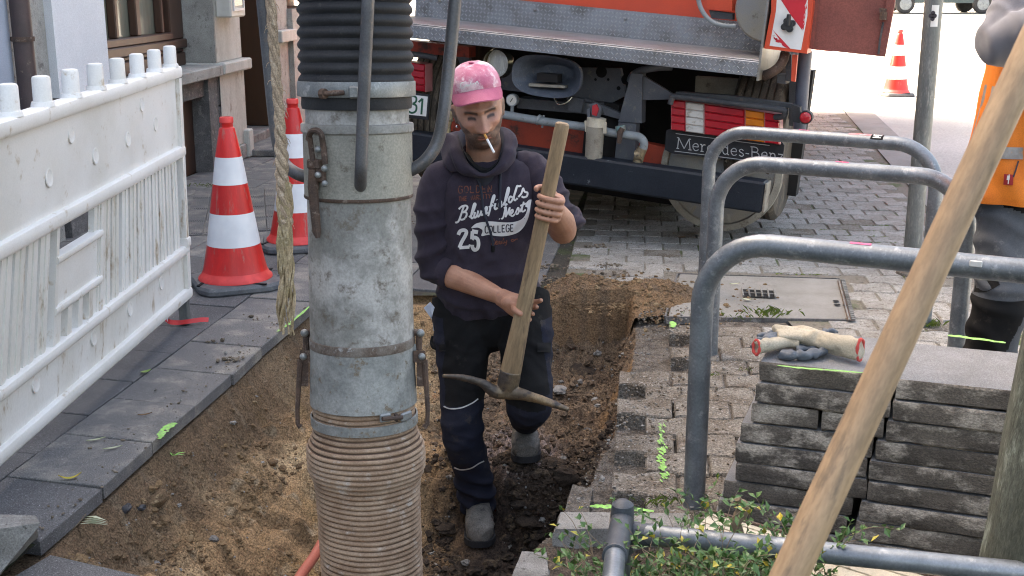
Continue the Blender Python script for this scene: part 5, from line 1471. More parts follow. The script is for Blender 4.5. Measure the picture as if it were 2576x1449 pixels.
# pressure gauge and pipe run
p = T3(1287, 252, .08); m = MB(); m.tube([p, p + Vector((0, .035, 0))], .036, 20, up=(1, 0, 0)); ga = tp_('gauge', m, M['t_pipe'], sm_=40)
m = MB(); m.tube([p + Vector((0, -.003, 0)), p + Vector((0, -.0005, 0))], .030, 20, up=(1, 0, 0)); tp_('dial', m, M['meter'], ga)
m = MB(); m.tube([p + Vector((.008, -.006, .012)), p + Vector((-.007, -.006, -.012))], .002, 5); tp_('needle', m, M['black'], ga)
m = MB(); m.tube([p + Vector((0, .02, -.03)), p + Vector((0, .02, -.075))], .011, 8); tp_('gauge_stem', m, M['t_pipe'], ga)
m = MB(); m.tube([T3(1230, 281, .09), T3(1265, 288, .09), T3(1372, 306, .09), T3(1478, 320, .09)], [.026, .0245, .0245, .0245], 14); tp_('pipe', m, M['t_pipe'], sm_=60)
m = MB(); m.tube([T3(1368, 290, .088), T3(1364, 321, .088)], .006, 6); m.tube([T3(1352, 300, .09), T3(1358, 303, .09)], .032, 12); tp_('pipe_clip', m, M['t_pipe'], sm_=40)
m = MB(); m.tube(crom([T3(1515, 328, .09), T3(1538, 334, .09), T3(1590, 341, .09), T3(1610, 346, .09), T3(1620, 360, .09), T3(1617, 376, .09)], 5), .0245, 14); tp_('pipe', m, M['t_pipe'], sm_=60)
m = MB(); m.tube([T3(1616, 372, .09), T3(1609, 388, .09), T3(1604, 410, .09)], [.030, .031, .029], 14); m.tube([T3(1614, 390, .085), T3(1600, 392, .085)], .034, 12); tp_('pipe_coupling', m, M['brass'], sm_=40)
m = MB(); m.tube([T3(1566, 322, .06), T3(1560, 332, .055), T3(1557, 360, .055)], [.016, .018, .013], 10); tp_('tap_lever', m, M['rust'], sm_=40)
m = MB(); m.tube([T3(1560, 316, .08), T3(1562, 330, .08)], .03, 12); tp_('valve', m, mat('greenish_brass', (.12, .25, .24), (.2, .2, .18), rough=.5, scale=20), sm_=40)
p = T3(1497, 318, .05); m = MB(); m.tube([T3(1499, 310, .05), T3(1498, 318, .05), T3(1493, 398, .05)], [.048, .052, .050], 20); tp_('filter_bowl', m, M['t_beige'], sm_=40)
m = MB(); m.tube([T3(1501, 297, .05), T3(1499, 318, .05)], .055, 20); fl_ = tp_('filter_collar', m, M['cream_board'], sm_=40)
m = MB(); tq(m, [(1470, 304), (1478, 305), (1480, 330), (1472, 332)], .03, .05); tq(m, [(1517, 306), (1524, 308), (1524, 336), (1516, 336)], .03, .05); tp_('clip_pair', m, M['cream_board'], fl_)
m = MB(); tq(m, [(1482, 262), (1498, 258), (1512, 268), (1506, 300), (1490, 300)], .06, .09); tq(m, [(1476, 275), (1484, 272), (1484, 296), (1478, 296)], .05, .09); tp_('tap', m, M['t_grey'])
m = MB(); tq(m, [(1490, 266), (1500, 262), (1506, 275), (1500, 292), (1489, 288)], .045, .058); tp_('tap_handle', m, M['lens_red'])
m = MB(); m.tube([T3(1132, 278, .05), T3(1130, 296, .05), T3(1127, 316, .05), T3(1124, 338, .05)], [.022, .025, .018, .024], 10); m.tube([T3(1118, 305, .04), T3(1138, 300, .04)], .014, 8); tp_('brass_valve', m, M['brass'], sm_=40)
# number plate
m = MB(); tq(m, [(880, 214), (1080, 238), (1076, 302), (876, 280)], .02, .035); npl = tp_('number_plate', m, M['rubber'])
sheet([(884, 220), (1076, 243), (1072, 293), (880, 273)], M['white_paint'], 'plate_face', .0185, npl)
dg_ = [[(1028, 246), (1038, 241), (1047, 246), (1046, 256), (1038, 261)], [(1038, 261), (1047, 266), (1046, 279), (1036, 284), (1025, 278)], [(1053, 257), (1063, 248)], [(1063, 248), (1060, 288)], [(1052, 287), (1068, 289)],
       [(905, 230), (905, 270)], [(904, 230), (925, 232), (928, 245), (904, 250)], [(945, 236), (943, 276)], [(945, 236), (960, 238)], [(944, 255), (957, 256)], [(985, 240), (998, 241), (1003, 252), (998, 264)], [(985, 240), (983, 278)]]
for grp_ in (dg_[0:2], dg_[2:4]):
    mm = strokes(grp_, lambda x, y, o: T3(x, y, .0175 - o), 5.0, lambda p: p, 4); tp_('digit', mm, M['ink_green'], npl)
# ------------------------------------------------------------------ the worker with the pickaxe
V = Vector
def ring_el(c, A, B, a, b, n=28, e=2.3):
    out = []
    for j in range(n):
        t = 2 * math.pi * j / n; cc, ss = math.cos(t), math.sin(t)
        out.append(c + A * (math.copysign(abs(cc) ** (2 / e), cc) * a) + B * (math.copysign(abs(ss) ** (2 / e), ss) * b))
    return out
def limb(m, pts, rad, k=5, n=20):
    """smooth tapered limb through joints"""
    P = crom(pts, k); q = []
    rad = [r if isinstance(r, tuple) else (r, r) for r in rad]
    for i in range(len(P)):
        t = i / (len(P) - 1) * (len(rad) - 1); a = min(int(t), len(rad) - 2); f = t - a
        ra, rb = rad[a], rad[a + 1]
        if isinstance(ra, tuple): q.append((ra[0] + (rb[0] - ra[0]) * f, ra[1] + (rb[1] - ra[1]) * f))
        else: q.append(ra + (rb - ra) * f)
    m.tube(P, q, n)
def gs(x, s): return math.exp(-(x / s) ** 2)
def head_mesh(m, HMx, nu=112, nv=88):
    rings_ = []
    for i in range(1, nv):
        ph = math.pi * i / nv; ring = []
        for j in range(nu):
            th = 2 * math.pi * j / nu
            x, y, z = .0735 * math.sin(ph) * math.sin(th), .098 * math.sin(ph) * math.cos(th), -.120 * math.cos(ph)
            # flatten sides a little, square the jaw
            x = math.copysign(abs(x / .0735) ** .9 * .0735, x)
            if z < 0:
                k = sm(-.005, -.115, z); x *= 1 - .14 * k
                if y < 0: y *= 1 - .55 * sm(-.01, -.1, z)
                else: y *= 1 + .10 * sm(-.03, -.10, z) * gs(x, .05)
                if z < -.095: x *= 1.10
            if y > 0: y = .098 * (y / .098) ** .93
            if y > .0:
                ax_ = abs(x); d = 0; zt = z; z = z * 1.2 if z < 0 else z
                An = .005 + .031 * sm(.028, -.030, z); An *= 1 - sm(-.033, -.047, z)
                d += An * gs(x, .0115 + .0065 * sm(.0, -.03, z))
                d += .008 * gs(ax_ - .012, .0065) * gs(z + .034, .008)              # nostril wings
                d -= .0215 * gs(ax_ - .031, .018) * gs(z - .016, .0125)               # eye sockets
                d += .0085 * gs(ax_ - .031, .0125) * gs(z - .0125, .0075)            # lids
                d += .0105 * gs(ax_ - .030, .026) * gs(z - .036, .0085)              # brow ridge
                d += .003 * gs(x, .014) * gs(z - .036, .012)
                d += .0065 * gs(ax_ - .048, .018) * gs(z + .012, .014)               # cheek bones
                d -= .008 * gs(ax_ - .046, .017) * gs(z + .052, .02)                 # hollow cheeks
                d += .006 * gs(x, .024) * gs(z + .058, .010)
                d += .0045 * gs(x, .017) * gs(z + .0605, .0042) + .006 * gs(x, .016) * gs(z + .0725, .0048)
                d -= .0065 * gs(x, .023) * gs(z + .0665, .0026)
                d -= .005 * gs(x, .022) * gs(z + .085, .006) - .008 * gs(x, .020) * gs(z + .105, .012)
                z = zt
                y += d
            ring.append(HMx @ V((x, y, z)))
        rings_.append(ring)
    m.loft(rings_)
    for s in (-1, 1):   # ears
        for (dx, dy, dz, rx, ry, rz) in ((.076, -.012, .006, .009, .018, .028), (.079, -.016, .016, .008, .016, .016), (.075, -.008, -.020, .007, .010, .011)):
            R_ = Matrix.Rotation(s * .35, 3, 'Z')
            m.sphere((0, 0, 0), 1, 14, 10, (rx, ry, rz), R_)
            n = 14 * 11; m.v[-n:] = [HMx @ (p + V((s * dx, dy, dz))) for p in m.v[-n:]]
def finger(m, pts, r0=.0092, r1=.0072):
    P = crom(pts, 4); m.tube([P[0] - (P[1] - P[0])] + P, [r0] + [r0 + (r1 - r0) * i / (len(P) - 1) for i in range(len(P))], 10)
    m.sphere(P[-1], r1, 10, 6)
J = dict(pel=atY(1232, 760, 4.17), Rsh=atY(1102, 452, 4.11), Rel=atY(1100, 672, 4.09), Rwr=atY(1258, 746, 3.93), Lsh=atY(1342, 428, 4.16), Lel=atY(1414, 578, 4.05), Lwr=atY(1398, 532, 3.86),
         neck=atY(1224, 412, 4.12), Rhip=atY(1168, 750, 4.17), Rkn=atY(1166, 1085, 4.02), Ran=atY(1203, 1258, 4.14), Lhip=atY(1302, 750, 4.18), Lkn=atY(1330, 996, 3.955), Lan=atY(1319, 1074, 4.38))
PT, PB = atY(1415, 312, 3.80), atY(1279, 962, 3.862)      # pick handle ends
pd = (PB - PT).normalized()
def on_handle(y): return PT + (PB - PT) * ((y - 312) / 650)
hr_ = V((1, 0, 0)); hr_ = (hr_ - pd * hr_.dot(pd)).normalized(); hf = pd.cross(hr_)
if hf.y > 0: hf = -hf                                     # towards the camera
# head frame
fw = V((.13, -1, -.235)).normalized(); up_ = V((-.165, 0, 1)); up_ = (up_ - fw * up_.dot(fw)).normalized(); rt = up_.cross(fw)
eye = atY(1210, 290, 3.95)
HS = 1.05
hc = eye - fw * (.086 * HS) - up_ * (.018 * HS)
HMx = Matrix(((rt.x * HS, fw.x * HS, up_.x * HS, hc.x), (rt.y * HS, fw.y * HS, up_.y * HS, hc.y), (rt.z * HS, fw.z * HS, up_.z * HS, hc.z), (0, 0, 0, 1)))
HMi = HMx.inverted()
FOOT_Z = -.497
worker = None
def build_worker():
    global worker
    m = MB(); head_mesh(m, HMx)
    m.tube([hc - up_ * .16 - fw * .035 + V((0, .02, -.03)), hc - up_ * .11 - fw * .028, hc - up_ * .04 - fw * .02], [(.066, .066), (.056, .06), (.054, .058)], 24)
    A = (J['Lsh'] - J['Rsh']).normalized(); B = V((0, 0, 1)).cross(A)
    rr = []
    for (x, y, Y, a, b) in ((1232, 800, 4.17, .13, .095), (1230, 760, 4.165, .15, .105), (1226, 690, 4.145, .145, .10), (1228, 600, 4.135, .145, .10), (1228, 510, 4.13, .16, .105), (1227, 450, 4.135, .15, .085), (1226, 415, 4.13, .085, .07), (1224, 398, 4.125, .06, .06)):
        rr.append(ring_el(atY(x, y, Y), A, B, a, b))
    m.loft(rr)
    limb(m, [J['Rsh'], J['Rsh'].lerp(J['Rel'], .5), J['Rel'], J['Rel'].lerp(J['Rwr'], .33), J['Rel'].lerp(J['Rwr'], .7), J['Rwr']], [.055, .050, .046, .0475, .036, (.0255, .031)])
    limb(m, [J['Lsh'], J['Lsh'].lerp(J['Lel'], .5), J['Lel'], J['Lel'].lerp(J['Lwr'], .45) + V((.006, 0, 0)), J['Lwr']], [.055, .051, .047, .047, (.033, .03)])
    for s in 'RL':
        limb(m, [J[s + 'hip'], J[s + 'hip'].lerp(J[s + 'kn'], .5), J[s + 'kn'], J[s + 'kn'].lerp(J[s + 'an'], .4), J[s + 'an']], [.082, .07, .052, .05, .036])
    # upper hand closed round the handle
    c = on_handle(503); hw = .0225
    pc = c + hr_ * .036 - hf * .012
    m.tube([J['Lwr'], J['Lwr'].lerp(pc, .4), pc + pd * .022, pc - pd * .006, pc - pd * .034], [(.031, .027), (.034, .026), (.040, .024), (.040, .023), (.030, .018)], 16, up=tuple(hf))
    for k, o in enumerate((-.034, -.0115, .011, .0325)):
        s = (1, 1.06, 1.0, .86)[k]
        b = c + pd * (o + .012)
        finger(m, [b + hr_ * .050 - hf * .004, b + hr_ * .047 * s + hf * .022, b + hr_ * .026 * s + hf * .0335 - pd * .002, b - hr_ * .004 + hf * .0335 - pd * .003, b - hr_ * .022 * s + hf * .022 - pd * .003, b - hr_ * .027 * s + hf * .010 - pd * .003], .0108 - .0006 * k, .0088 - .0005 * k)
    finger(m, [pc - pd * .018 - hf * .012, c - pd * .040 - hf * .030 + hr_ * .010, c - pd * .046 - hf * .026 - hr_ * .018, c - pd * .046 - hf * .008 - hr_ * .036, c - pd * .044 + hf * .004 - hr_ * .040], .0118, .0098)
    # lower hand: palm behind the handle, thumb along its left side
    c = on_handle(772)
    w0 = J['Rwr']; dirp = (c - hf * .034 + pd * .008 - w0)
    pl = c - hf * .036 - hr_ * .012 + pd * .004
    m.tube([w0, w0.lerp(pl, .35), w0.lerp(pl, .7), pl, pl + hr_ * .016], [(.026, .031), (.029, .034), (.029, .040), (.024, .042), (.016, .036)], 16, up=tuple(hf))
    m.sphere(w0.lerp(pl, .52) + hf * .016 + V((0, 0, .004)), .024, 12, 8, (1.35, .8, .95))
    finger(m, [w0.lerp(pl, .45) + hf * .016 - pd * .008, w0.lerp(pl, .72) + hf * .026 - pd * .004, c - hr_ * .030 + hf * .004 + pd * .000, c - hr_ * .020 + hf * .018 + pd * .002, c - hr_ * .010 + hf * .025 + pd * .004], .0135, .0100)
    for k, o in enumerate((-.026, -.008, .011, .028)):
        b = c + pd * o
        finger(m, [pl + pd * (o * .9), b + hr_ * .014 - hf * .034, b + hr_ * (.034 - .003 * k) - hf * (.026 - .002 * k) - pd * (.004 - .002 * k), b + hr_ * (.046 - .006 * k) - hf * .010 - pd * (.014 - .006 * k), b + hr_ * (.050 - .009 * k) + hf * .003 - pd * (.022 - .008 * k)], .0098 - .0004 * k, .0080 - .0004 * k)
    me = organic('person', m, .0031, 2, .45)
    P = verts_np(me)
    H = (np.c_[P, np.ones(len(P))] @ np.array(HMi).T)[:, :3]
    C = np.zeros((len(P), 3), np.float32)
    skin = np.array((.43, .215, .14)); dark = np.array((.32, .145, .092)); pale = np.array((.52, .295, .21)); beard = np.array((.058, .040, .032)); lip = np.array((.46, .17, .14))
    hd = hc
    for i in range(len(P)):
        x, y, z = H[i]; p = V(P[i])
        n1 = noise.noise(p * 22); n2 = noise.noise(p * 70); n3 = noise.noise(p * 240)
        c = skin + (dark - skin) * sm(-.1, .6, n1 + .4 * n2) * .55 + (pale - skin) * sm(.1, .6, -n1) * .4
        if (p - hd).length < .22 and z > -.17:
            ax_ = abs(x); z0_ = z; z = z * 1.2 if -.10 < z < 0 and y > .03 else z
            c = c + (np.array((.52, .22, .16)) - c) * (.5 * gs(ax_ - .043, .02) * gs(z + .012, .018) + .45 * gs(x, .018) * gs(z + .028, .02)) * (y > .03)
            if y > -.028 and z < .03:
                zl = -.056 + (max(0, ax_ - .020) / .052) ** 1.7 * .058
                kb = sm(zl + .010, zl - .008, z + .011 * n2)
                mo = sm(.038, .030, ax_) * sm(-.0445, -.0485, z) * sm(-.064, -.060, z)
                kb = max(kb, mo * .95)
                kb *= sm(-.136, -.116, z) * sm(-.03, .0, y + (.02 if z > -.07 else 0))
                inner = gs(ax_ - .040, .010) * gs(z + .060, .012) * .2
                kb *= 1 - inner
                lp = max(gs(z + .0735, .0045) * sm(.024, .018, ax_), gs(z + .0615, .003) * sm(.024, .016, ax_) * .8) * (y > .05)
                kb *= 1 - .95 * lp
                c = c + (lip - c) * lp
                c = c + (beard - c) * min(1, kb * (.90 + .35 * n3)) * .94
                c = c + (np.array((.12, .03, .03)) - c) * gs(z + .0668, .0016) * sm(.026, .018, ax_) * (y > .05)
            hair = .75 * sm(-.010, -.026, y) * sm(-.03, -.01, z) * sm(.20, .07, ax_ * .5 + .05) * (z < .12)
            c = c + (beard * 1.2 - c) * hair * (.75 + .2 * n3) * (1 if ax_ < .0715 or y < -.045 else .1)
            if y > .03:
                br = sm(.054, .046, ax_) * sm(.008, .014, ax_) * gs(z - (.0265 + .006 * sm(.012, .034, ax_) - .004 * sm(.036, .052, ax_)), .0068)
                c = c + (beard - c) * min(1, br * 1.45) * .95
                ey = sm(.046, .040, ax_) * sm(.015, .021, ax_) * gs(z - (.0085 + .002 * gs(ax_ - .031, .012)), .0046)
                c = c + (np.array((.03, .018, .016)) - c) * min(1, ey * 1.4)
                c = c + (np.array((.08, .035, .03)) - c) * min(1, 1.2 * gs(ax_ - .0085, .0042) * gs(z + .0405, .003))  # nostril shade painted into the skin colour
                sh = max(gs(ax_ - .030, .016) * gs(z - .003, .006) * .35, gs(ax_ - .026, .016) * gs(z - .020, .006) * .5)
                c = c + (np.array((.36, .17, .13)) - c) * sh  # eye socket shade painted into the skin colour
        C[i] = c
    vcolor(me, C)
    me.materials.append(M['skin'])
    base = V((J['Ran'].x, J['Ran'].y, FOOT_Z))
    me.transform(Matrix.Translation(-base))
    worker = bpy.data.objects.new('person', me); COL.objects.link(worker); worker.location = base; WM[worker] = Matrix.Translation(base)
    tag(worker, 'man in pink cap and dark printed hoodie standing in the trench, cigarette in mouth', 'person')
    p = HMx @ V((-.078, -.006, -.040)); mm = MB(); mm.sphere(p, .005, 8, 6); part('earring', mm, M['earring'], worker)
build_worker()

def folds(me, fn):
    """push cloth along its normals by fn(point, normal)"""
    P, Nn = verts_np(me), norms_np(me)
    out = P.copy()
    for i in range(len(P)):
        out[i] += Nn[i] * fn(V(P[i]), V(Nn[i]))
    me.vertices.foreach_set('co', out.ravel()); me.update()
def ridge(v): return (1 - min(1, abs(v) * 2.6)) ** 2
def hoodie():
    m = MB(); A = (J['Lsh'] - J['Rsh']).normalized(); B = V((0, 0, 1)).cross(A)
    rr = []
    for (x, y, Y, a, b) in ((1229, 779, 4.165, .168, .126), (1229, 764, 4.165, .180, .138), (1228, 735, 4.16, .186, .146), (1226, 690, 4.145, .182, .140), (1227, 640, 4.14, .178, .132), (1229, 580, 4.135, .180, .130), (1229, 520, 4.13, .176, .126), (1228, 475, 4.13, .176, .114), (1227, 447, 4.13, .172, .100), (1226, 427, 4.13, .158, .086), (1225, 411, 4.128, .128, .074), (1225, 399, 4.125, .09, .064)):
        rr.append(ring_el(atY(x, y, Y), A, B, a, b, 36))
    m.loft(rr)
    body = organic('hoodie', m, .0058, 3, .5)
    m = MB()
    e = J['Rel']; w = e.lerp(J['Rwr'], .20)
    limb(m, [J['Rsh'] + V((.065, .0, .012)), J['Rsh'] + V((.012, 0, .002)), J['Rsh'].lerp(e, .28) + V((-.012, 0, 0)), J['Rsh'].lerp(e, .6) + V((-.008, 0, 0)), e + V((-.006, .01, .012)), w], [.050, .064, .070, .066, .065, .056], 6, 26)
    sl1 = organic('sleeve', m, .0055, 3, .5); m = MB()
    e = J['Lel']; w = J['Lsh'].lerp(e, .92) + V((.012, .02, .0))
    limb(m, [J['Lsh'] + V((-.065, 0, .012)), J['Lsh'] + V((-.010, 0, .002)), J['Lsh'].lerp(e, .32) + V((.010, 0, 0)), J['Lsh'].lerp(e, .62) + V((.008, .01, 0)), w], [.050, .064, .068, .064, .058], 6, 26)
    m.tube([w + V((.012, .0, .04)), w + V((.014, .005, .012)), w + V((.012, .0, -.012))], [.055, .061, .054], 20)
    sl2 = organic('sleeve', m, .0055, 3, .5)
    def crease(ph): return (.5 + .5 * math.sin(ph)) ** 2.2 - .3
    def fn(p, n):
        w1 = noise.noise(p * 5.5); w2 = noise.noise(p * 11 + V((7, 1, 3))); a1 = sm(-.15, .35, noise.noise(p * 6 + V((3, 9, 1))))
        d = .0075 * a1 * crease(p.x * 62 + p.z * 20 + 4.2 * w1) + .0022 * crease(p.x * 120 - p.z * 70 + 5 * w2)
        k = gs(p.z - (J['pel'].z + .075), .085); d += k * .010 * crease(p.z * 92 + p.x * 16 + 4.5 * w1)
        k = gs(p.z - .62, .12) * (1 - a1); d += k * .005 * crease(p.z * 48 - p.x * 50 + 4 * w1)
        return d
    def fsl(p, n):
        w1 = noise.noise(p * 6); w2 = noise.noise(p * 13)
        s_ = 'R' if p.x < -.08 else 'L'
        e = J[s_ + 'el']; sh = J[s_ + 'sh']; t = (p - sh).dot((e - sh).normalized()) / (e - sh).length
        k = sm(.15, .6, t)
        return (.002 + .0095 * k) * crease(t * 26 + (p.x - e.x) * 24 + 3.2 * w1) + .0022 * crease(p.x * 110 + p.z * 60 + 5 * w2)
    folds(body, fn)
    for q in (sl1, sl2): folds(q, fsl)
    return body, sl1, sl2
hood_me, sl1_, sl2_ = hoodie()
hoodie_o = mesh_part('hoodie', hood_me.copy(), M['hoodie'], worker)
for s_ in (sl1_, sl2_): mesh_part('sleeve', s_, M['hoodie'], hoodie_o)
bv = BVHTree.FromPolygons([v.co.copy() for v in hood_me.vertices], [tuple(p.vertices) for p in hood_me.polygons])
def on_cloth(x, y, off=0.0, tree=None, base=.0016):
    d = ray(x, y).normalized(); h = (tree or bv).ray_cast(C0, d)
    if h[0] is None: return None
    return h[0] - d * (base + off)
# hood laid open as a V round the neck, its lining, shirt collar, strings
inn = [(1205, 326, 4.245), (1164, 328, 4.205), (1154, 346, 4.125), (1165, 380, 4.055), (1185, 412, 4.012), (1216, 435, 3.994), (1247, 416, 4.010), (1262, 382, 4.052), (1267, 346, 4.115), (1254, 320, 4.20)]
out = [(1205, 400, 4.285), (1128, 396, 4.235), (1106, 384, 4.150), (1120, 420, 4.070), (1158, 441, 4.022), (1218, 450, 3.996), (1266, 436, 4.012), (1294, 408, 4.062), (1300, 378, 4.135), (1286, 366, 4.22)]
I_ = crom([atY(*q) for q in inn], 6, True); O_ = crom([atY(*q) for q in out], 6, True)
rr = []
for k, (a, b) in enumerate(zip(I_, O_)):
    n_ = (b - a); upv = V((0, -.35, 1)).normalized(); upv = (upv - n_.normalized() * upv.dot(n_.normalized())).normalized()
    w_ = n_.length; hb = min(.034, .016 + w_ * .24) * (1 + .25 * noise.noise(V((k * .3, 0, 3))))
    sec = []
    for (u, h) in ((0, .004), (.08, .55), (.25, .95), (.45, 1.0), (.68, .72), (.88, .35), (1.0, .0), (.8, -.4), (.45, -.5), (.12, -.45)): sec.append(a + n_ * u + upv * (h * hb))
    rr.append(sec)
rr.append(rr[0])
m = MB(); m.loft(rr, cap=False)
hme = organic('hood', m, .0042, 3)
folds(hme, lambda p, n: .0055 * math.sin(p.x * 60 + p.z * 55 + 5 * noise.noise(p * 9)) * sm(-.2, .4, noise.noise(p * 8)) - .001)
mesh_part('hood', hme, M['hoodie'], hoodie_o)
m = MB(); cen = sum(I_, V()) / len(I_)
rows = []
for a in I_ + [I_[0]]:
    d = (cen - a); d.z = 0
    rows.append([a + V((0, 0, .006)) - d * .02, a + d * .05 + V((0, 0, .002)), a + d * .14 + V((0, .006, -.022)), a + d * .16 + V((0, .012, -.05))])
m.loft(rows, cap=False, closed=False); part('hood_lining', m, M['hood_lining'], hoodie_o, smooth=70)
m = MB(); cp_ = [(1206, 385, 4.17), (1176, 390, 4.11), (1192, 420, 4.035), (1228, 432, 4.025), (1256, 414, 4.045), (1262, 390, 4.11), (1236, 384, 4.17)]
cp_ = crom([atY(*q) for q in cp_], 5, True); m.tube(cp_ + [cp_[0]], .013, 10); part('shirt_collar', m, M['black_cloth'], worker)
def string(pp, r):
    q = []
    for x, y in pp:
        p = on_cloth(x, y, .003)
        if p: q.append(p)
    m = MB(); m.tube(q, r, 8); return m
part('drawstring', string([(1199 + (1239 - 1199) * t / 9 + 3 * math.sin(t), 440 + 178 * t / 9) for t in range(10)], .0042), M['hood_lining'], hoodie_o)
part('aglet', string([(1240, 618), (1240, 634)], .0062), M['black_cloth'], hoodie_o)
part('drawstring', string([(1259 - t * .3, 436 + 88 * t / 7) for t in range(8)], .0046), M['hood_lining'], hoodie_o)
for c_, w_, r_ in ((J['Rel'].lerp(J['Rwr'], .19), (J['Rwr'] - J['Rel']).normalized(), .0575),):
    m = MB(); m.tube([c_ - w_ * .022, c_ - w_ * .012, c_ + w_ * .012, c_ + w_ * .020], [r_ * .98, r_ * 1.04, r_ * 1.04, r_ * .96], 28, rf=lambda i, an: 1 + .03 * noise.noise(V((math.cos(an) * 3, math.sin(an) * 3, i)))); part('cuff', m, M['hoodie'], hoodie_o)
# ------------------------------------------------------------------ print on the hoodie (strokes follow the cloth)
zp = lambda p: ((1640 + p[0] / 3.623) / 1.4907, (660 + p[1] / 3.623) / 1.4907)
def cloth_print(strokes_, w, mt, nm, k=5):
    m = MB(); o = 0.0
    for s in strokes_:
        ww = w
        if isinstance(s, tuple): s, ww = s
        ribbon(m, [zp(p) for p in s], ww, lambda x, y, off: on_cloth(x, y, off), o, k); o += .0001
    return part(nm, m, mt, hoodie_o, smooth=0)
BLUE = [
    [(245, 625), (262, 632), (290, 610), (318, 540), (350, 440), (362, 410)], [(292, 452), (330, 415), (385, 402), (410, 425), (388, 470), (345, 495)], [(345, 495), (388, 492), (398, 530), (370, 578), (328, 594), (304, 578)],
    [(432, 560), (470, 520), (505, 440), (520, 385), (500, 378), (478, 450), (458, 540), (468, 575), (490, 560)],
    [(515, 490), (500, 545), (512, 566), (540, 535), (556, 470)], [(556, 470), (545, 530), (556, 552), (582, 522), (600, 470)], [(600, 470), (592, 515), (606, 532), (630, 510)],
    [(640, 505), (668, 470), (678, 430), (660, 425), (642, 480), (652, 515), (690, 492)],
    [(690, 545), (712, 470), (740, 340), (760, 275), (775, 262), (776, 290), (750, 370)], [(700, 425), (760, 392)],
    [(790, 370), (778, 430), (792, 452), (820, 430)], [(806, 320), (810, 326)],
    [(830, 420), (862, 385), (868, 350), (848, 350), (835, 400), (850, 425), (882, 400)],
    [(886, 400), (930, 330), (965, 235), (975, 170), (960, 165), (935, 260), (915, 360), (925, 395), (950, 375)],
    [(1020, 290), (990, 280), (968, 330), (985, 360), (1015, 330), (1060, 220), (1085, 130)], [(1085, 130), (1050, 240), (1040, 310), (1060, 330), (1090, 300)],
    [(1100, 285), (1140, 240), (1165, 170), (1172, 185)], [(1172, 185), (1190, 215), (1225, 228), (1215, 275), (1170, 290), (1145, 275)],
    [(1085, 130), (1110, 140), (1140, 130)]]
cloth_print([(s, 4.8) for s in BLUE], 6, M['ink_white'], 'print_lettering')
WEST = [[(848, 586), (842, 580)], [(870, 585), (895, 560), (915, 480), (922, 430)], [(905, 440), (935, 425), (930, 520), (925, 560)], [(925, 560), (960, 490), (985, 425)], [(985, 425), (975, 500), (985, 535)],
        [(985, 530), (1025, 490), (1022, 458), (1000, 475), (998, 530), (1022, 545), (1055, 515)], [(1060, 510), (1098, 430), (1108, 470), (1095, 510), (1068, 520)],
        [(1120, 490), (1160, 400), (1175, 350)], [(1175, 350), (1150, 440), (1150, 480), (1175, 480), (1200, 455)], [(1125, 405), (1215, 370)]]
cloth_print([(s, 4.2) for s in WEST], 5, M['ink_white'], 'print_lettering')
NUM = [([(285, 800), (310, 750), (365, 735), (395, 760), (380, 810), (330, 900), (300, 975)], 9), ([(300, 975), (435, 965)], 8), ([(430, 965), (442, 930)], 5),
       ([(470, 750), (552, 765)], 10), ([(478, 750), (470, 860)], 9), ([(470, 862), (500, 835), (545, 855), (560, 920), (545, 985), (505, 1005), (478, 970), (476, 935)], 9)]
cloth_print(NUM, 9, M['ink_white'], 'print_number')
# swoosh with dark lettering
def swoosh():
    top = [(460, 700), (520, 650), (590, 630), (640, 625), (700, 616), (800, 622), (900, 630), (1000, 630), (1080, 615), (1140, 590), (1185, 545), (1215, 480), (1228, 420), (1225, 400), (1195, 415), (1212, 360), (1245, 325), (1270, 320)]
    bot = [(470, 712), (540, 700), (585, 715), (615, 745), (600, 815), (690, 800), (800, 815), (900, 818), (1010, 800), (1100, 765), (1165, 705), (1205, 640), (1235, 570), (1252, 500), (1262, 440), (1268, 390), (1276, 350), (1280, 322)]
    T, B = crom([(a, b, 0) for a, b in top], 4), crom([(a, b, 0) for a, b in bot], 4)
    m = MB(); rows = []
    for a, b in zip(T, B):
        row = []
        for k in range(9):
            q = a.lerp(b, k / 8); x, y = zp((q.x, q.y)); p = on_cloth(x, y, -.0003); row.append(p)
        rows.append(row)
    for r0, r1 in zip(rows, rows[1:]):
        for k in range(8):
            if None not in (r0[k], r0[k + 1], r1[k], r1[k + 1]): m.quad(r0[k], r1[k], r1[k + 1], r0[k + 1])
    return part('print_banner', m, M['ink_white'], hoodie_o, smooth=0)
swoosh()
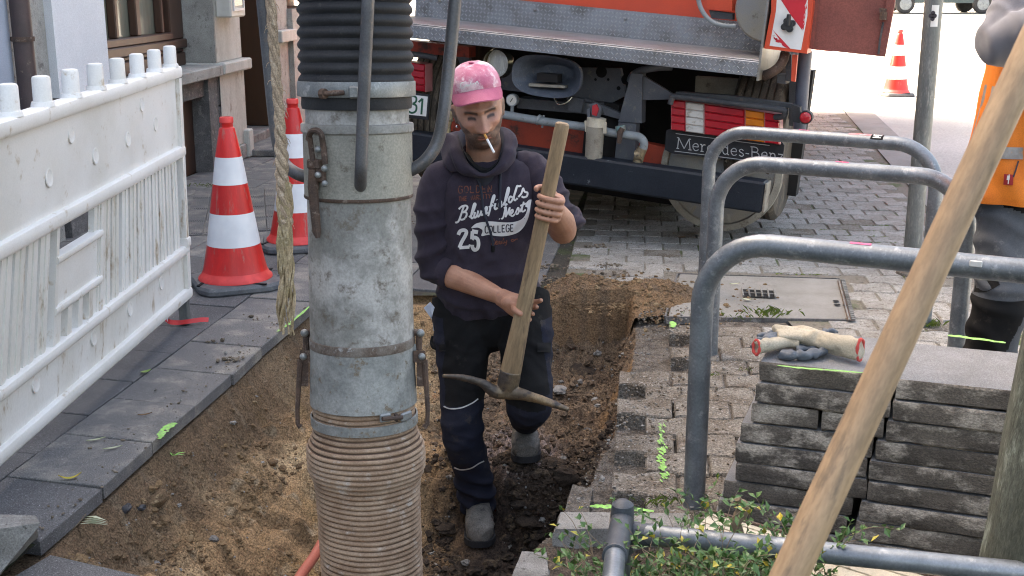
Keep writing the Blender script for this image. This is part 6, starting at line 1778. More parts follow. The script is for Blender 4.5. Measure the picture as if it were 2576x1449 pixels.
SANS = {'C': [[(1, .85), (.75, 1), (.3, 1), (.05, .75), (.05, .25), (.3, 0), (.75, 0), (1, .15)]], 'O': [[(.5, 1), (.12, .85), (.02, .5), (.12, .15), (.5, 0), (.88, .15), (.98, .5), (.88, .85), (.5, 1)]], 'L': [[(.1, 1), (.1, 0)], [(.05, 0), (.95, 0)]],
        'E': [[(.1, 0), (.1, 1)], [(.05, 1), (.95, 1)], [(.1, .5), (.8, .5)], [(.05, 0), (.95, 0)]], 'G': [[(1, .85), (.7, 1), (.3, 1), (.05, .7), (.05, .3), (.3, 0), (.7, 0), (1, .2)], [(1, .2), (1, .48)], [(.6, .48), (1.05, .48)]],
        'D': [[(.08, 0), (.08, 1)], [(.05, 1), (.5, 1), (.9, .75), (.95, .5), (.9, .25), (.5, 0), (.05, 0)]], 'N': [[(.08, 0), (.08, 1)], [(.08, 1), (.92, 0)], [(.92, 0), (.92, 1)]], 'T': [[(.5, 0), (.5, 1)], [(0, 1), (1, 1)]],
        'H': [[(.08, 0), (.08, 1)], [(.92, 0), (.92, 1)], [(.08, .5), (.92, .5)]], 'V': [[(0, 1), (.5, 0)], [(.5, 0), (1, 1)]], 'A': [[(0, 0), (.5, 1)], [(.5, 1), (1, 0)], [(.2, .35), (.8, .35)]], 'R': [[(.08, 0), (.08, 1)], [(.08, 1), (.7, .97), (.9, .75), (.7, .52), (.08, .5)], [(.5, .5), (.95, 0)]],
        'S': [[(.92, .82), (.6, 1), (.2, .95), (.08, .75), (.3, .55), (.75, .45), (.92, .25), (.75, .03), (.4, 0), (.05, .17)]], 'I': [[(.5, 0), (.5, 1)]], 'Y': [[(0, 1), (.5, .5)], [(1, 1), (.5, .5)], [(.5, .5), (.5, 0)]], ' ': [], '3': []}
def sans(txt, x, y, w, h, gap, slope):
    out = []
    for i, ch in enumerate(txt):
        for s in SANS[ch]:
            out.append([(x + i * (w + gap) + px * w, y + slope * (i * (w + gap) + px * w) - py * h) for px, py in s])
    return out
def col_txt(dat, w, mt, base):
    m = MB(); o = 0
    for s in dat:
        ribbon(m, [zp(p) for p in s], w, lambda x, y, off: on_cloth(x, y, off, None, base), o, 4); o += .00008
    return part('print_lettering', m, mt, hoodie_o, smooth=0)
col_txt(sans('COLLEGE', 648, 775, 44, 92, 13, -.06), 2.7, M['ink_dark'], .0022)
col_txt(sans('GOLDEN', 285, 232, 56, 92, 24, -.03), 2.6, M['ink_rust'], .0016)
col_txt(sans('THE VARSITY', 292, 345, 30, 60, 10, -.10), 2.0, M['ink_rust'], .0016)
READY = [[(735, 935), (745, 860)], [(740, 868), (765, 850), (775, 875), (748, 895)], [(750, 895), (780, 930)], [(790, 915), (815, 895), (805, 882), (790, 905), (800, 930), (820, 922)], [(850, 885), (828, 895), (826, 925), (850, 905)], [(852, 885), (850, 920), (862, 922)], [(895, 880), (872, 890), (870, 918), (892, 900)], [(905, 840), (893, 900), (903, 918)],
         [(915, 880), (915, 910), (935, 900)], [(945, 872), (935, 930), (915, 945)], [(1010, 890), (1005, 870), (1030, 862), (1040, 880), (1012, 892)], [(1050, 885), (1055, 862)], [(1055, 868), (1080, 855), (1090, 862)]]
cloth_print(READY, 2.4, M['ink_rust'], 'print_lettering')

# ------------------------------------------------------------------ trousers, boots
def trousers():
    m = MB(); A = (J['Lhip'] - J['Rhip']).normalized(); B = V((0, 0, 1)).cross(A)
    rr = []
    for (x, y, Y, a, b) in ((1232, 735, 4.165, .150, .115), (1233, 775, 4.17, .172, .128), (1236, 815, 4.175, .182, .134), (1240, 850, 4.175, .165, .12), (1242, 868, 4.175, .11, .08)): rr.append(ring_el(atY(x, y, Y), A, B, a, b, 32))
    m.loft(rr)
    h, k, a = J['Rhip'], J['Rkn'], J['Ran']
    limb(m, [h + V((-.008, 0, 0)), h.lerp(k, .3) + V((-.006, -.01, 0)), h.lerp(k, .62) + V((-.004, -.01, 0)), k + V((-.004, -.012, 0)), k.lerp(a, .4), k.lerp(a, .8) + V((0, -.006, 0)), a + V((0, -.004, -.02))], [.110, .104, .084, .073, .068, .070, .063], 6, 26)
    h, k, a = J['Lhip'], J['Lkn'], J['Lan']
    limb(m, [h + V((.008, 0, 0)), h.lerp(k, .35) + V((.014, -.005, 0)), h.lerp(k, .7) + V((.004, -.01, 0)), k + V((.002, -.006, -.02)), k.lerp(a, .25) + V((0, 0, -.012)), k.lerp(a, .5), k.lerp(a, .72)], [.110, .100, .090, .083, .076, .066, .060], 6, 26)
    me = organic('trousers', m, .0052, 5, .5)
    def fn(p, n):
        w1 = noise.noise(p * 6); w2 = noise.noise(p * 14)
        def crease(ph): return (.5 + .5 * math.sin(ph)) ** 2.2 - .3
        a1 = sm(-.2, .35, noise.noise(p * 7 + V((2, 4, 8))))
        d = .006 * a1 * crease(p.x * 55 - p.z * 40 + 4 * w1) + .002 * crease(p.z * 100 + p.x * 60 + 5 * w2)
        k = sm(-.20, -.34, p.z) * (p.x < -.03); d += k * .013 * crease(p.z * 95 + p.x * 40 + 4 * w1)
        k = gs((p - J['Rkn']).length, .13); d += k * .007 * crease(p.z * 80 - p.x * 20 + 4 * w1)
        k = gs(p.z - .22, .10); d += k * .006 * crease((p.z * 70 + abs(p.x + .08) * 60) + 4 * w1)
        return d
    folds(me, fn)
    me.materials.append(M['black_cloth']); me.materials.append(M['navy_cloth'])
    zb = atY(1165, 1024, 3.95).z
    for p in me.polygons:
        c = p.center; nv = False
        if c.x < -.035 or (c.x < .0 and c.z < -.1):
            nv = c.z < zb + .10 * (c.x + .172) or c.x < -.243 + .02 * noise.noise(c * 9)
        else: nv = c.z < .055 + .02 * noise.noise(c * 8) or c.x > .118 + .15 * (.2 - c.z) * (c.z > .1)
        if nv and c.z < .33: p.material_index = 1
    o = bpy.data.objects.new('trousers', me); me.transform(WM[worker].inverted()); COL.objects.link(o); o.parent = worker; WM[o] = WM[worker]
    return o, zb
tro, zband = trousers()
tm = tro.data.copy(); tm.transform(WM[worker]); btv = BVHTree.FromPolygons([v.co.copy() for v in tm.vertices], [tuple(p.vertices) for p in tm.polygons])
def piping(pp):
    m = MB(); ribbon(m, pp, 3.2, lambda x, y, off: on_cloth(x, y, off, btv, .002), .0, 6); return m
for pp in ([(1116, 1022), (1132, 1028), (1160, 1026), (1188, 1014), (1203, 1003)], [(1142, 1176), (1160, 1182), (1185, 1178), (1205, 1166), (1218, 1160)]):
    part('reflective_piping', piping(pp), M['piping'], tro, smooth=0)
# patch pockets with flaps on both thighs
def pocket(x0, x1, y0, y1, Y, nm='pocket_flap'):
    m = MB(); rows = []
    for i in range(7):
        row = []
        for j in range(7):
            x = x0 + (x1 - x0) * j / 6; y = y0 + (y1 - y0) * i / 6
            p = on_cloth(x, y, .004 + .004 * math.sin(i / 6 * math.pi) + (.006 if i == 6 else 0), btv, .002); row.append(p)
        if None not in row: rows.append(row)
    if len(rows) > 1: m.loft(rows, cap=False, closed=False); part(nm, m, M['black_cloth'], tro)
pocket(1352, 1386, 862, 886, 4.1); pocket(1104, 1122, 866, 884, 4.1)
m = MB(); q = [atY(1092, 846, 4.13), atY(1088, 862, 4.12), atY(1092, 872, 4.10), atY(1106, 876, 4.08)]; m.tube(crom(q, 4), [.010] * 13, 8); part('tool_loop', m, M['black_cloth'], tro)
def boot(an, heel, toe, upv, nm, soleup=0):
    """ankle joint, heel and toe points on the sole line"""
    f = (toe - heel); L_ = f.length; f = f.normalized(); u = (V(upv) - f * V(upv).dot(f)).normalized(); s = f.cross(u)
    m = MB(); rr = []
    for (t, w, h) in ((-.02, .026, .03), (.02, .036, .05), (.2, .039, .062), (.42, .043, .062), (.62, .050, .052), (.80, .054, .044), (.92, .050, .040), (1.0, .036, .030), (1.025, .018, .018)):
        c = heel + f * (L_ * t) + u * (h + .006)
        rr.append(ring_el(c, s, u, w, h, 22, 2.5))
    m.loft(rr)
    ak = heel + f * (L_ * .22) + u * .07
    m.tube([ak - u * .03, ak, an + (an - ak) * .25 - f * .0, an + (an - ak) * 1.0], [(.05, .042), (.050, .045), (.047, .044), (.047, .045)], 20, up=tuple(f))
    me = organic(nm, m, .0058, 4)
    folds(me, lambda p, n: .004 * ridge(noise.noise(V((p.x * 12, p.y * 30, p.z * 30)))) - .001)
    b = mesh_part(nm, me, M['boot'], worker)
    m = MB(); out = []
    for (t, w) in ((-.03, .022), (.0, .034), (.1, .040), (.3, .040), (.5, .046), (.68, .055), (.84, .058), (.95, .050), (1.03, .030), (1.045, .012)): out.append((t, w))
    per = [heel + f * (L_ * t) + s * w for t, w in out] + [heel + f * (L_ * t) - s * w for t, w in out[::-1]]
    m.loft([[p - u * .004 for p in per], [p + u * .012 for p in per], [p + u * .020 for p in per]]); part('sole', m, M['rubber'], b)
    for k in range(4):
        t = .42 - .055 * k
        c = heel + f * (L_ * (t + .06)) + u * (.112 - .006 * (3 - k) + .004)
        m = MB(); m.tube([c - s * .026 - u * .006, c + u * .006, c + s * .026 - u * .006], .0032, 6); part('lace', m, M['black_cloth'], b)
rh = V((J['Ran'].x - .004, 4.215, FOOT_Z + .004)); rtoe = V((J['Ran'].x + .012, 3.948, FOOT_Z + .004))
boot(J['Ran'], rh, rtoe, (0, 0, 1), 'boot')
lto = atY(1325, 1160, 4.17); lhe = atY(1317, 1098, 4.44)
LT = lto.copy()
boot(J['Lan'], lhe, lto, (0, -.55, .85), 'boot')
# ------------------------------------------------------------------ cap
def cap():
    nu = 64
    def rim(a):   # a: 0 = front
        c = math.cos(a)
        z = .076 + .030 * max(0, c) ** 1.5 - .030 * max(0, -c); r = (.0835, .100)
        return V((math.sin(a) * r[0], -.004 + c * r[1], z))
    top = V((0, -.012, .158))
    m = MB(); rr = []
    for i in range(15):
        t = i / 14; ring = []
        for j in range(nu):
            a = 2 * math.pi * j / nu; b = rim(a)
            kr = math.cos(t * math.pi / 2) ** .62 if t < 1 else .004
            kz = math.sin(t * math.pi / 2) ** .95
            p = V((b.x * kr, -.006 + (b.y + .006) * kr * (1 + .05 * math.sin(t * math.pi) * max(0, math.cos(a))), b.z + (top.z - b.z) * kz))
            p += V((math.sin(a), math.cos(a), .3)) * (.0025 * noise.noise(V((math.sin(a) * 3, math.cos(a) * 3, t * 4))))
            seam = min(abs(((a / (math.pi / 3)) + .5) % 1 - .5), 1); p -= V((math.sin(a), math.cos(a), 0)) * (.0018 * gs(seam, .03)) * kr
            ring.append(HMx @ p)
        rr.append(ring)
    m.loft(rr, cap=False)
    me = m.mesh('cap', 60)
    o = mesh_part('cap', me, M['cap'], worker)
    # visor
    m = MB(); rows = []
    for i in range(7):
        t = i / 6; row = []
        for j in range(25):
            a = -1.22 + 2.44 * j / 24; b = rim(a); s = math.cos(a / 1.22 * math.pi / 2) ** .55 if abs(a) < 1.2199 else 0
            p = b + V((b.x * .04 * t, .060 * s * t, -.006 * t - .020 * t * s * .55 - .030 * t * (abs(a) / 1.22) ** 2 * (0.35 + .65 * s)))
            row.append(p)
        rows.append(row)
    m.loft([[HMx @ p for p in r] for r in rows] + [[HMx @ (p - V((0, 0, .004))) for p in r] for r in rows[::-1]], cap=False, closed=False)
    part('visor', m, M['cap_dark'], o)
    m = MB(); m.sphere(HMx @ V((0, -.012, .160)), .009, 12, 8, (1, 1, .5)); part('button', m, M['cap_dark'], o)
    cb_ = BVHTree.FromPolygons([WM[worker] @ v.co for v in me.vertices], [tuple(p.vertices) for p in me.polygons])
    z3 = lambda p: ((1560 + p[0] / 3.623) / 1.4907, (220 + p[1] / 3.623) / 1.4907)
    st_ = [[(650, 330), (625, 325), (605, 360), (615, 400), (645, 395), (660, 375)], [(665, 385), (690, 350), (700, 380)], [(705, 385), (712, 350)], [(712, 350), (728, 372)], [(728, 372), (745, 320)], [(750, 350), (790, 335)], [(800, 350), (830, 310), (850, 345)]]
    m = MB(); oo = 0
    for s in st_: ribbon(m, [z3(p) for p in s], 2.4, lambda x, y, off: on_cloth(x, y, off, cb_, .0015), oo, 5); oo += .0001
    part('embroidery', m, M['white_paint'], o, smooth=0)
cap()
# cigarette
a_, b_ = atY(1219, 338, 3.905), atY(1243, 384, 3.865)
m = MB(); m.tube([a_.lerp(b_, .27), b_], .0040, 10); cg = single('cigarette', m, M['cig'], 'lit white cigarette hanging from the mouth of the man in the pink cap', 'cigarette', loc=tuple(a_))
m = MB(); m.tube([a_, a_.lerp(b_, .269)], .0041, 10); part('filter', m, M['cig_f'], cg)
# folded notes in the trouser pocket
P_ = [(1066, 775), (1082, 760), (1100, 782), (1103, 830), (1090, 832), (1088, 806)]
m = MB(); m.prism([atY(x, y, 4.10 + .02 * (i % 2)) for i, (x, y) in enumerate(P_)], (0, .004, 0)); m.prism([atY(x, y, 4.112) for x, y in ((1080, 765), (1096, 778), (1104, 828), (1094, 828))], (0, .003, 0))
single('paper', m, M['paper'], 'folded bluish paper notes sticking out of the trouser pocket', 'paper', smooth=0, loc=tuple(atY(1090, 800, 4.1)))
# ------------------------------------------------------------------ pickaxe
pk = thing('pickaxe', 'pickaxe with worn wooden handle and rusty head, held by the man in the pink cap', 'pickaxe', mat=Matrix.Translation(PB) @ (-pd).to_track_quat('Z', 'Y').to_matrix().to_4x4())
P = [PT - pd * .004, PT, PT.lerp(PB, .03), PT.lerp(PB, .3), PT.lerp(PB, .6), PT.lerp(PB, .8), PT.lerp(PB, .95), PB + pd * .03]
m = MB(); m.tube(P, [(.015, .017), (.0185, .022), (.0195, .0235), (.0195, .0245), (.020, .026), (.0225, .031), (.026, .036), (.026, .036)], 20, up=tuple(hf)); part('handle', m, M['wood'], pk)
he_ = atY(1272, 988, 3.855); tl_ = atY(1113, 945, 3.83); tr2 = atY(1431, 1031, 3.80)
hm = MB()
P = crom([tl_, tl_.lerp(he_, .30) + V((0, 0, .012)), tl_.lerp(he_, .62) + V((0, 0, .012)), he_ + V((-.035, 0, .004)), he_ + V((.035, 0, -.002)), he_.lerp(tr2, .45) + V((0, 0, .010)), he_.lerp(tr2, .75) + V((0, 0, .006)), tr2], 4)
rd = [(.006, .005), (.0115, .009), (.015, .011), (.024, .020), (.024, .020), (.017, .014), (.0135, .014), (.008, .008)]
q = []
for i in range(len(P)):
    t = i / (len(P) - 1) * 7; a = min(int(t), 6); f = t - a; q.append((rd[a][0] + (rd[a + 1][0] - rd[a][0]) * f, rd[a][1] + (rd[a + 1][1] - rd[a][1]) * f))
hm.tube(P, q, 12)
hm.tube([PB - pd * .045, PB - pd * .042, PB + pd * .0, PB + pd * .045], [(.026, .034), (.029, .037), (.030, .038), (.027, .034)], 16, up=tuple(hf))
pme = organic('pick_head', hm, .0028, 3); folds(pme, lambda p, n: .0012 * noise.noise(p * 60)); mesh_part('pick_head', pme, M['pick_steel'], pk)

# ------------------------------------------------------------------ second worker at the right edge
def second():
    ox = 1.715; oy = 3.93
    m = MB()
    hx = V((ox + .06, oy + .06, 0))
    m.tube([hx + V((0, 0, 1.42)), hx + V((0, 0, 1.52))], .055, 16)
    m.sphere(hx + V((0, -.02, 1.63)), .1, 20, 14, (.8, 1, 1.2))
    m.loft([ring_el(hx + V((0, 0, z)), V((1, 0, 0)), V((0, 1, 0)), a, b) for z, a, b in ((.86, .14, .1), (1.0, .15, .11), (1.2, .16, .11), (1.38, .15, .09), (1.44, .08, .07))])
    el = atY(2520, 108, 3.80); sh_ = atY(2612, -70, 3.88); hand = atY(2660, 40, 3.62)
    limb(m, [sh_, sh_.lerp(el, .5), el, el.lerp(hand, .5), hand], [.052, .047, .043, .04, .03])
    m.tube([hand, hand + V((.05, -.03, .05)), hand + V((.08, -.05, .09))], [(.03, .03), (.04, .025), (.03, .02)], 12)
    for k in range(4): finger(m, [hand + V((.07, -.04 + .012 * k, .08)), hand + V((.10, -.06 + .015 * k, .11)), hand + V((.10, -.085 + .012 * k, .09))], .009, .008)
    limb(m, [hx + V((.19, 0, 1.36)), hx + V((.24, 0, 1.1)), hx + V((.2, -.15, .95))], [.052, .045, .03])
    for s, kn, an in ((-1, V((ox - .06, oy - .03, .46)), V((ox - .07, oy + .02, .08))), (1, V((ox + .20, oy + .10, .48)), V((ox + .22, oy + .15, .08)))):
        limb(m, [hx + V((s * .09, 0, .88)), kn, an], [.08, .052, .036])
    me = organic('person', m, .008, 3)
    vcolor(me, np.tile(np.array((.5, .28, .2), np.float32), (len(me.vertices), 1)))
    base = V((ox, oy, 0)); me.transform(Matrix.Translation(-base)); me.materials.append(M['skin'])
    o = bpy.data.objects.new('person', me); COL.objects.link(o); o.location = base; WM[o] = Matrix.Translation(base)
    tag(o, 'worker in orange high visibility vest and grey work trousers, cut by the right picture edge', 'person')
    # sweater
    m = MB(); m.loft([ring_el(hx + V((0, 0, z)), V((1, 0, 0)), V((0, 1, 0)), a, b, 32) for z, a, b in ((.90, .165, .125), (1.1, .175, .13), (1.3, .185, .125), (1.42, .13, .09), (1.48, .075, .07))])
    limb(m, [sh_ + V((.03, 0, .02)), sh_.lerp(el, .4), sh_.lerp(el, .8), el + V((.004, 0, .0)), el.lerp(hand, .35), el.lerp(hand, .85)], [.085, .086, .082, .076, .072, .060], 6, 24)
    limb(m, [hx + V((.17, 0, 1.36)), hx + V((.24, 0, 1.1)), hx + V((.2, -.13, .97))], [.075, .065, .055], 6, 24)
    me = organic('sweater', m, .007, 5)
    def fs(p, n):
        k = sm(.24, .05, (p - el).length)
        w1 = noise.noise(p * 6); return .003 * math.sin(p.x * 50 + p.z * 40 + 4 * w1) + (.003 + .007 * k) * ((.5 + .5 * math.sin(p.x * 85 + p.z * 45 + 4.5 * w1)) ** 2 - .3)
    folds(me, fs); mesh_part('sweater', me, M['grey_fleece'], o)
    # vest
    vme_r = []
    m = MB(); vr = [ring_el(hx + V((dx, 0, z)), V((1, 0, 0)), V((0, 1, 0)), a, b, 40) for z, a, b, dx in ((.775, .232, .165, -.012), (.80, .236, .168, -.012), (.9, .226, .166, -.008), (1.05, .214, .158, -.004), (1.2, .205, .148, 0), (1.32, .195, .138, 0), (1.42, .135, .10, 0), (1.46, .10, .09, 0))]
    m.loft(vr, cap=False); vm = m.mesh('vest', 60)
    bmv = bmesh.new(); bmv.from_mesh(vm); bmesh.ops.subdivide_edges(bmv, edges=bmv.edges[:], cuts=3, use_grid_fill=True); bmv.to_mesh(vm); bmv.free()
    folds(vm, lambda p, n: .007 * math.sin(p.x * 40 + p.z * 14 + 4 * noise.noise(p * 5)) * sm(-.3, .3, noise.noise(p * 4)))
    vo = mesh_part('safety_vest', vm, M['orange'], o); vm.polygons.foreach_set('use_smooth', [True] * len(vm.polygons))
    vb = BVHTree.FromPolygons([base + v.co for v in vm.vertices], [tuple(p.vertices) for p in vm.polygons])
    def on_v(x, y, off): return on_cloth(x, y, off, vb, .003)
    m = MB(); ribbon(m, [(2490, 215), (2478, 270), (2462, 330), (2448, 390), (2438, 450)], 26, on_v, 0, 8); part('reflective_band', m, M['silver_tape'], vo)
    m = MB(); ribbon(m, [(2444, 375), (2490, 382), (2530, 385), (2574, 386)], 30, on_v, .001, 8); part('reflective_band', m, M['silver_tape'], vo)
    m = MB(); ribbon(m, [(2562, 405), (2556, 425), (2549, 446)], 4, on_v, .002, 5); part('zip', m, M['ink_dark'], vo)
    def badge(tree, cx, cy, w, h, par, tilt):
        m = MB(); rows = []
        for i in range(5):
            row = []
            for j in range(5):
                u, v_ = (j / 4 - .5) * w, (i / 4 - .5) * h
                x = cx + u * math.cos(tilt) - v_ * math.sin(tilt); y = cy + u * math.sin(tilt) + v_ * math.cos(tilt); row.append(on_cloth(x, y, 0, tree, .0045))
            rows.append(row)
        if any(None in r for r in rows): return
        m.loft(rows, cap=False, closed=False); b = part('badge', m, M['badge'], par)
        m = MB(); s = w / 24
        ribbon(m, [(cx - 4 * s, cy - 5 * s), (cx + 3 * s, cy - 4 * s)], 11 * s, lambda x, y, of: on_cloth(x, y, of, tree, .0058), 0, 4)
        ribbon(m, [(cx, cy + 1 * s), (cx - 1 * s, cy + 11 * s)], 2.5 * s, lambda x, y, of: on_cloth(x, y, of, tree, .0058), .0002, 4)
        ribbon(m, [(cx + 1 * s, cy - 8 * s), (cx + 2 * s, cy - 13 * s)], 2.5 * s, lambda x, y, of: on_cloth(x, y, of, tree, .0058), .0002, 4)
        part('emblem', m, M['white_paint'], b, smooth=0)
    badge(vb, 2537, 452, 24, 27, vo, .08)
    # trousers
    m = MB(); m.loft([ring_el(hx + V((0, 0, z)), V((1, 0, 0)), V((0, 1, 0)), a, b, 32) for z, a, b in ((.98, .155, .115), (.88, .175, .13), (.80, .17, .12), (.76, .1, .08))])
    for s, kn, an in ((-1, V((ox - .06, oy - .03, .46)), V((ox - .07, oy + .02, .08))), (1, V((ox + .20, oy + .10, .48)), V((ox + .22, oy + .15, .08)))):
        t_ = hx + V((s * .09, 0, .86)); limb(m, [t_, t_.lerp(kn, .5), kn, kn.lerp(an, .5), an], [.108, .10, .09, .088, .082], 6, 24)
    me = organic('trousers', m, .008, 5)
    folds(me, lambda p, n: .010 * ((.5 + .5 * math.sin(p.z * 60 + p.x * 40 + 5 * noise.noise(p * 6))) ** 2 - .3))
    me.materials.append(M['grey_cloth']); me.materials.append(M['black_cloth'])
    for p in me.polygons:
        c = p.center
        if c.z > .74 + .3 * abs(c.x - ox) or (.18 < c.z < .46 and c.x < ox - .04 + .3 * (c.z - .3)) or (c.x > ox + .02 and c.x < ox + .09): p.material_index = 1
    tt = me.copy(); to_ = bpy.data.objects.new('trousers', me); me.transform(Matrix.Translation(-base)); COL.objects.link(to_); to_.parent = o; WM[to_] = WM[o]
    tb = BVHTree.FromPolygons([v.co.copy() for v in tt.vertices], [tuple(p.vertices) for p in tt.polygons])
    badge(tb, 2466, 675, 22, 30, to_, .2)
    m = MB(); ribbon(m, [(2440, 700), (2470, 706), (2500, 690)], 60, lambda x, y, of: on_cloth(x, y, of, tb, .002), 0, 5); part('pocket', m, M['black_cloth'], to_)
    for an in (V((ox - .07, oy + .02, .0)), V((ox + .22, oy + .15, .0))):
        m = MB(); m.loft([ring_el(an + V((0, .07 - .30 * t, h)), V((1, 0, 0)), V((0, 0, 1)), w, h, 18, 2.5) for t, w, h in ((0, .03, .04), (.15, .042, .055), (.5, .046, .055), (.8, .055, .045), (1, .035, .032))])
        me = organic('boot', m, .008, 3); mesh_part('boot', me, M['boot'], o)
second()
# ------------------------------------------------------------------ soil clods, stones, spoil
rd_ = random.Random(21)
def ico(sub=0):
    b = bmesh.new(); bmesh.ops.create_icosphere(b, subdivisions=sub + 1, radius=1)
    v = [x.co.copy() for x in b.verts]; f = [[q.index for q in p.verts] for p in b.faces]; b.free(); return v, f
ICO = [ico(0), ico(1), ico(2)]
def lump(m, c, r, sub=0, flat=.75, rough=.42):
    v, f = ICO[sub]; s = V((rd_.uniform(0, 50), rd_.uniform(0, 50), rd_.uniform(0, 50)))
    sc = V((rd_.uniform(.75, 1.25), rd_.uniform(.75, 1.25), rd_.uniform(.6, 1.1) * flat)); Rm = Matrix.Rotation(rd_.uniform(0, 6.28), 3, 'Z') @ Matrix.Rotation(rd_.uniform(-.5, .5), 3, 'X')
    m.add([c + Rm @ V((p.x * sc.x, p.y * sc.y, p.z * sc.z)) * (r * (1 + rough * noise.noise(p * 1.9 + s) * 1.6)) for p in v], f)
sbv = BVHTree.FromPolygons([v.co.copy() for v in soil.data.vertices], [tuple(p.vertices) for p in soil.data.polygons])
def drop(X, Y, z=1.0, tree=None):
    h = (tree or sbv).ray_cast(V((X, Y, z)), V((0, 0, -1))); return h[0]
dark, sand, back, pale = MB(), MB(), MB(), MB()
n = 0
for q in range(60000):
    Y = rd_.uniform(2.62, 5.6); X = rd_.uniform(EL(Y) + .03, ER(Y) - .005)
    dens = sm(-.50, -.05, X) * .9 + .05
    if Y > 4.7: dens *= .75
    dens *= .35 + 1.3 * max(0, .3 + noise.noise(V((X * 5, Y * 5, 40))))
    if X - EL(Y) < .30: dens += .22
    if X < -.35 and noise.noise(V((X * 4, Y * 4, 60))) > .1: dens += .10
    if rd_.random() > dens: continue
    if math.hypot((X + .125) / .10, (Y - 4.08) / .20) < 1: continue
    h = drop(X, Y)
    if h is None: continue
    big = rd_.random() ** 9
    r = .0026 + .005 * rd_.random() ** 2 + (.022 if Y < 4.35 else .016) * big
    if Y > 4.35 and rd_.random() < .55: continue
    if X > -.30 + .1 * rd_.uniform(-1, 1) and Y > 4.4 + .1 * rd_.uniform(-1, 1): tgt = back if rd_.random() < .94 else pale
    elif X > -.30 + .1 * rd_.uniform(-1, 1):
        tgt = dark if rd_.random() < .88 else (pale if r < .014 else dark)
    else:
        tgt = sand if rd_.random() < .93 else pale; r *= .62
    if n > 13500: break
    n += 1
    lump(tgt, h + V((0, 0, r * .25)), r, 1 if r > .009 else 0, .8)
part('soil_clods', dark, M['clod'], soil, smooth=0, kind='stuff')
part('brown_clods', back, mat('brown_clod', (.15, .105, .07), (.095, .066, .046), (.21, .15, .10), rough=1, scale=3, s3=14, t3=.58, grain=.4, gs=200, bump=.004, bs=120, spec=.25), soil, smooth=0, kind='stuff')
part('sand_clods', sand, M['sand_clod'], soil, smooth=0, kind='stuff')
part('pale_grit', pale, M['stone'], soil, smooth=0, kind='stuff')
# larger clods and stones that can be picked out
for (x, y, Yg, r, mt, nm, lab) in ((317, 1283, 0, .020, 'coal', 'dark_shard', 'flat black shard in the sand near the slab edge, left of its twin'), (354, 1280, 0, .019, 'coal', 'dark_shard', 'flat black shard in the sand near the slab edge, right of its twin'),
                               (395, 1262, 0, .034, 'sand_clod', 'soil_lump', 'long sandy lump beside the two black shards'), (1407, 985, 0, .035, 'stone', 'stone', 'grey stone in the trench wall right of the pickaxe man'),
                               (1460, 940, 0, .05, 'clod', 'soil_lump', 'big brown lump in the back of the trench, right of the pickaxe'), (1330, 1315, 0, .038, 'clod', 'soil_lump', 'dark lump on the trench floor right of the front boot'),
                               (1420, 1205, 0, .045, 'clod', 'soil_lump', 'dark lump at the foot of the right trench wall'), (1120, 1330, 0, .035, 'clod', 'soil_lump', 'dark lump between the ribbed hose and the front boot')):
    d = ray(x, y); h = sbv.ray_cast(C0, d.normalized())
    if h[0] is None: continue
    m = MB(); lump(m, h[0] + V((0, 0, r * .2)), r, 2, .7, .3)
    if lab: single(nm, m, M[mt], lab, nm.replace('_', ' '), smooth=50, loc=tuple(h[0]))
# spoil spilled over the pavers at the back right
def heap():
    V_, F_, idx = [], [], {}
    xs = np.arange(.12, 1.25, .012); ys = np.arange(5.0, 6.05, .013); cols = []
    for j, Y in enumerate(ys):
        for i, X in enumerate(xs):
            a = math.hypot((X - .46) / .42, (Y - 5.52) / .26); b = math.hypot((X - .78) / .30, (Y - 5.62) / .20); c_ = math.hypot((X - .30) / .22, (Y - 5.60) / .2)
            h = .085 * (1 - sm(.1, 1.15, a)) + .050 * (1 - sm(.1, 1.1, b)) + .06 * (1 - sm(.1, 1.1, c_)) - .014
            h += (.022 * noise.noise(V((X * 7, Y * 7, 3))) + .012 * noise.noise(V((X * 19, Y * 19, 5))) + .007 * noise.noise(V((X * 47, Y * 47, 7)))) * sm(-.02, .04, h)
            if h < -.012: continue
            if X < ER(Y) + .02 and Y < 5.45: h -= .5 * sm(.02, .12, ER(Y) + .02 - X)
            idx[(i, j)] = len(V_); V_.append((X, Y, h))
            n1 = noise.noise(V((X * 6, Y * 6, 9))); n2 = noise.noise(V((X * 22, Y * 22, 2)))
            t = sm(-.3, .4, n1 + .5 * n2); base = V((.19, .118, .066)).lerp(V((.135, .092, .06)), t)
            cols.append(tuple(base))
    for (i, j), k in idx.items():
        if (i + 1, j) in idx and (i, j + 1) in idx and (i + 1, j + 1) in idx: F_.append((k, idx[(i + 1, j)], idx[(i + 1, j + 1)], idx[(i, j + 1)]))
    me = bpy.data.meshes.new('soil_heap'); me.from_pydata(V_, [], F_); me.polygons.foreach_set('use_smooth', [True] * len(F_)); vcolor(me, np.array(cols, np.float32)); me.materials.append(M['soil'])
    o = bpy.data.objects.new('soil_heap', me); COL.objects.link(o); tag(o, 'brown soil spilled over the pavers behind the trench', None, None, 'stuff')
    hb = BVHTree.FromPolygons([V(v) for v in V_], F_)
    m = MB()
    for q in range(3500):
        X, Y = rd_.gauss(.55, .26), rd_.gauss(5.55, .20); h = drop(X, Y, 1, hb)
        z = h.z if h is not None and h.z > -.01 else .002
        if h is None and X < ER(Y) + .02 and Y < YB: continue
        r = .0022 + .012 * rd_.random() ** 6; lump(m, V((X, Y, z + r * .2)), r * .8, 1 if r > .009 else 0)
    o = part('heap_clods', m, M['sand_clod'], None, smooth=0); tag(o, 'loose crumbs of brown soil strewn over the spoil heap', None, None, 'stuff')
heap()
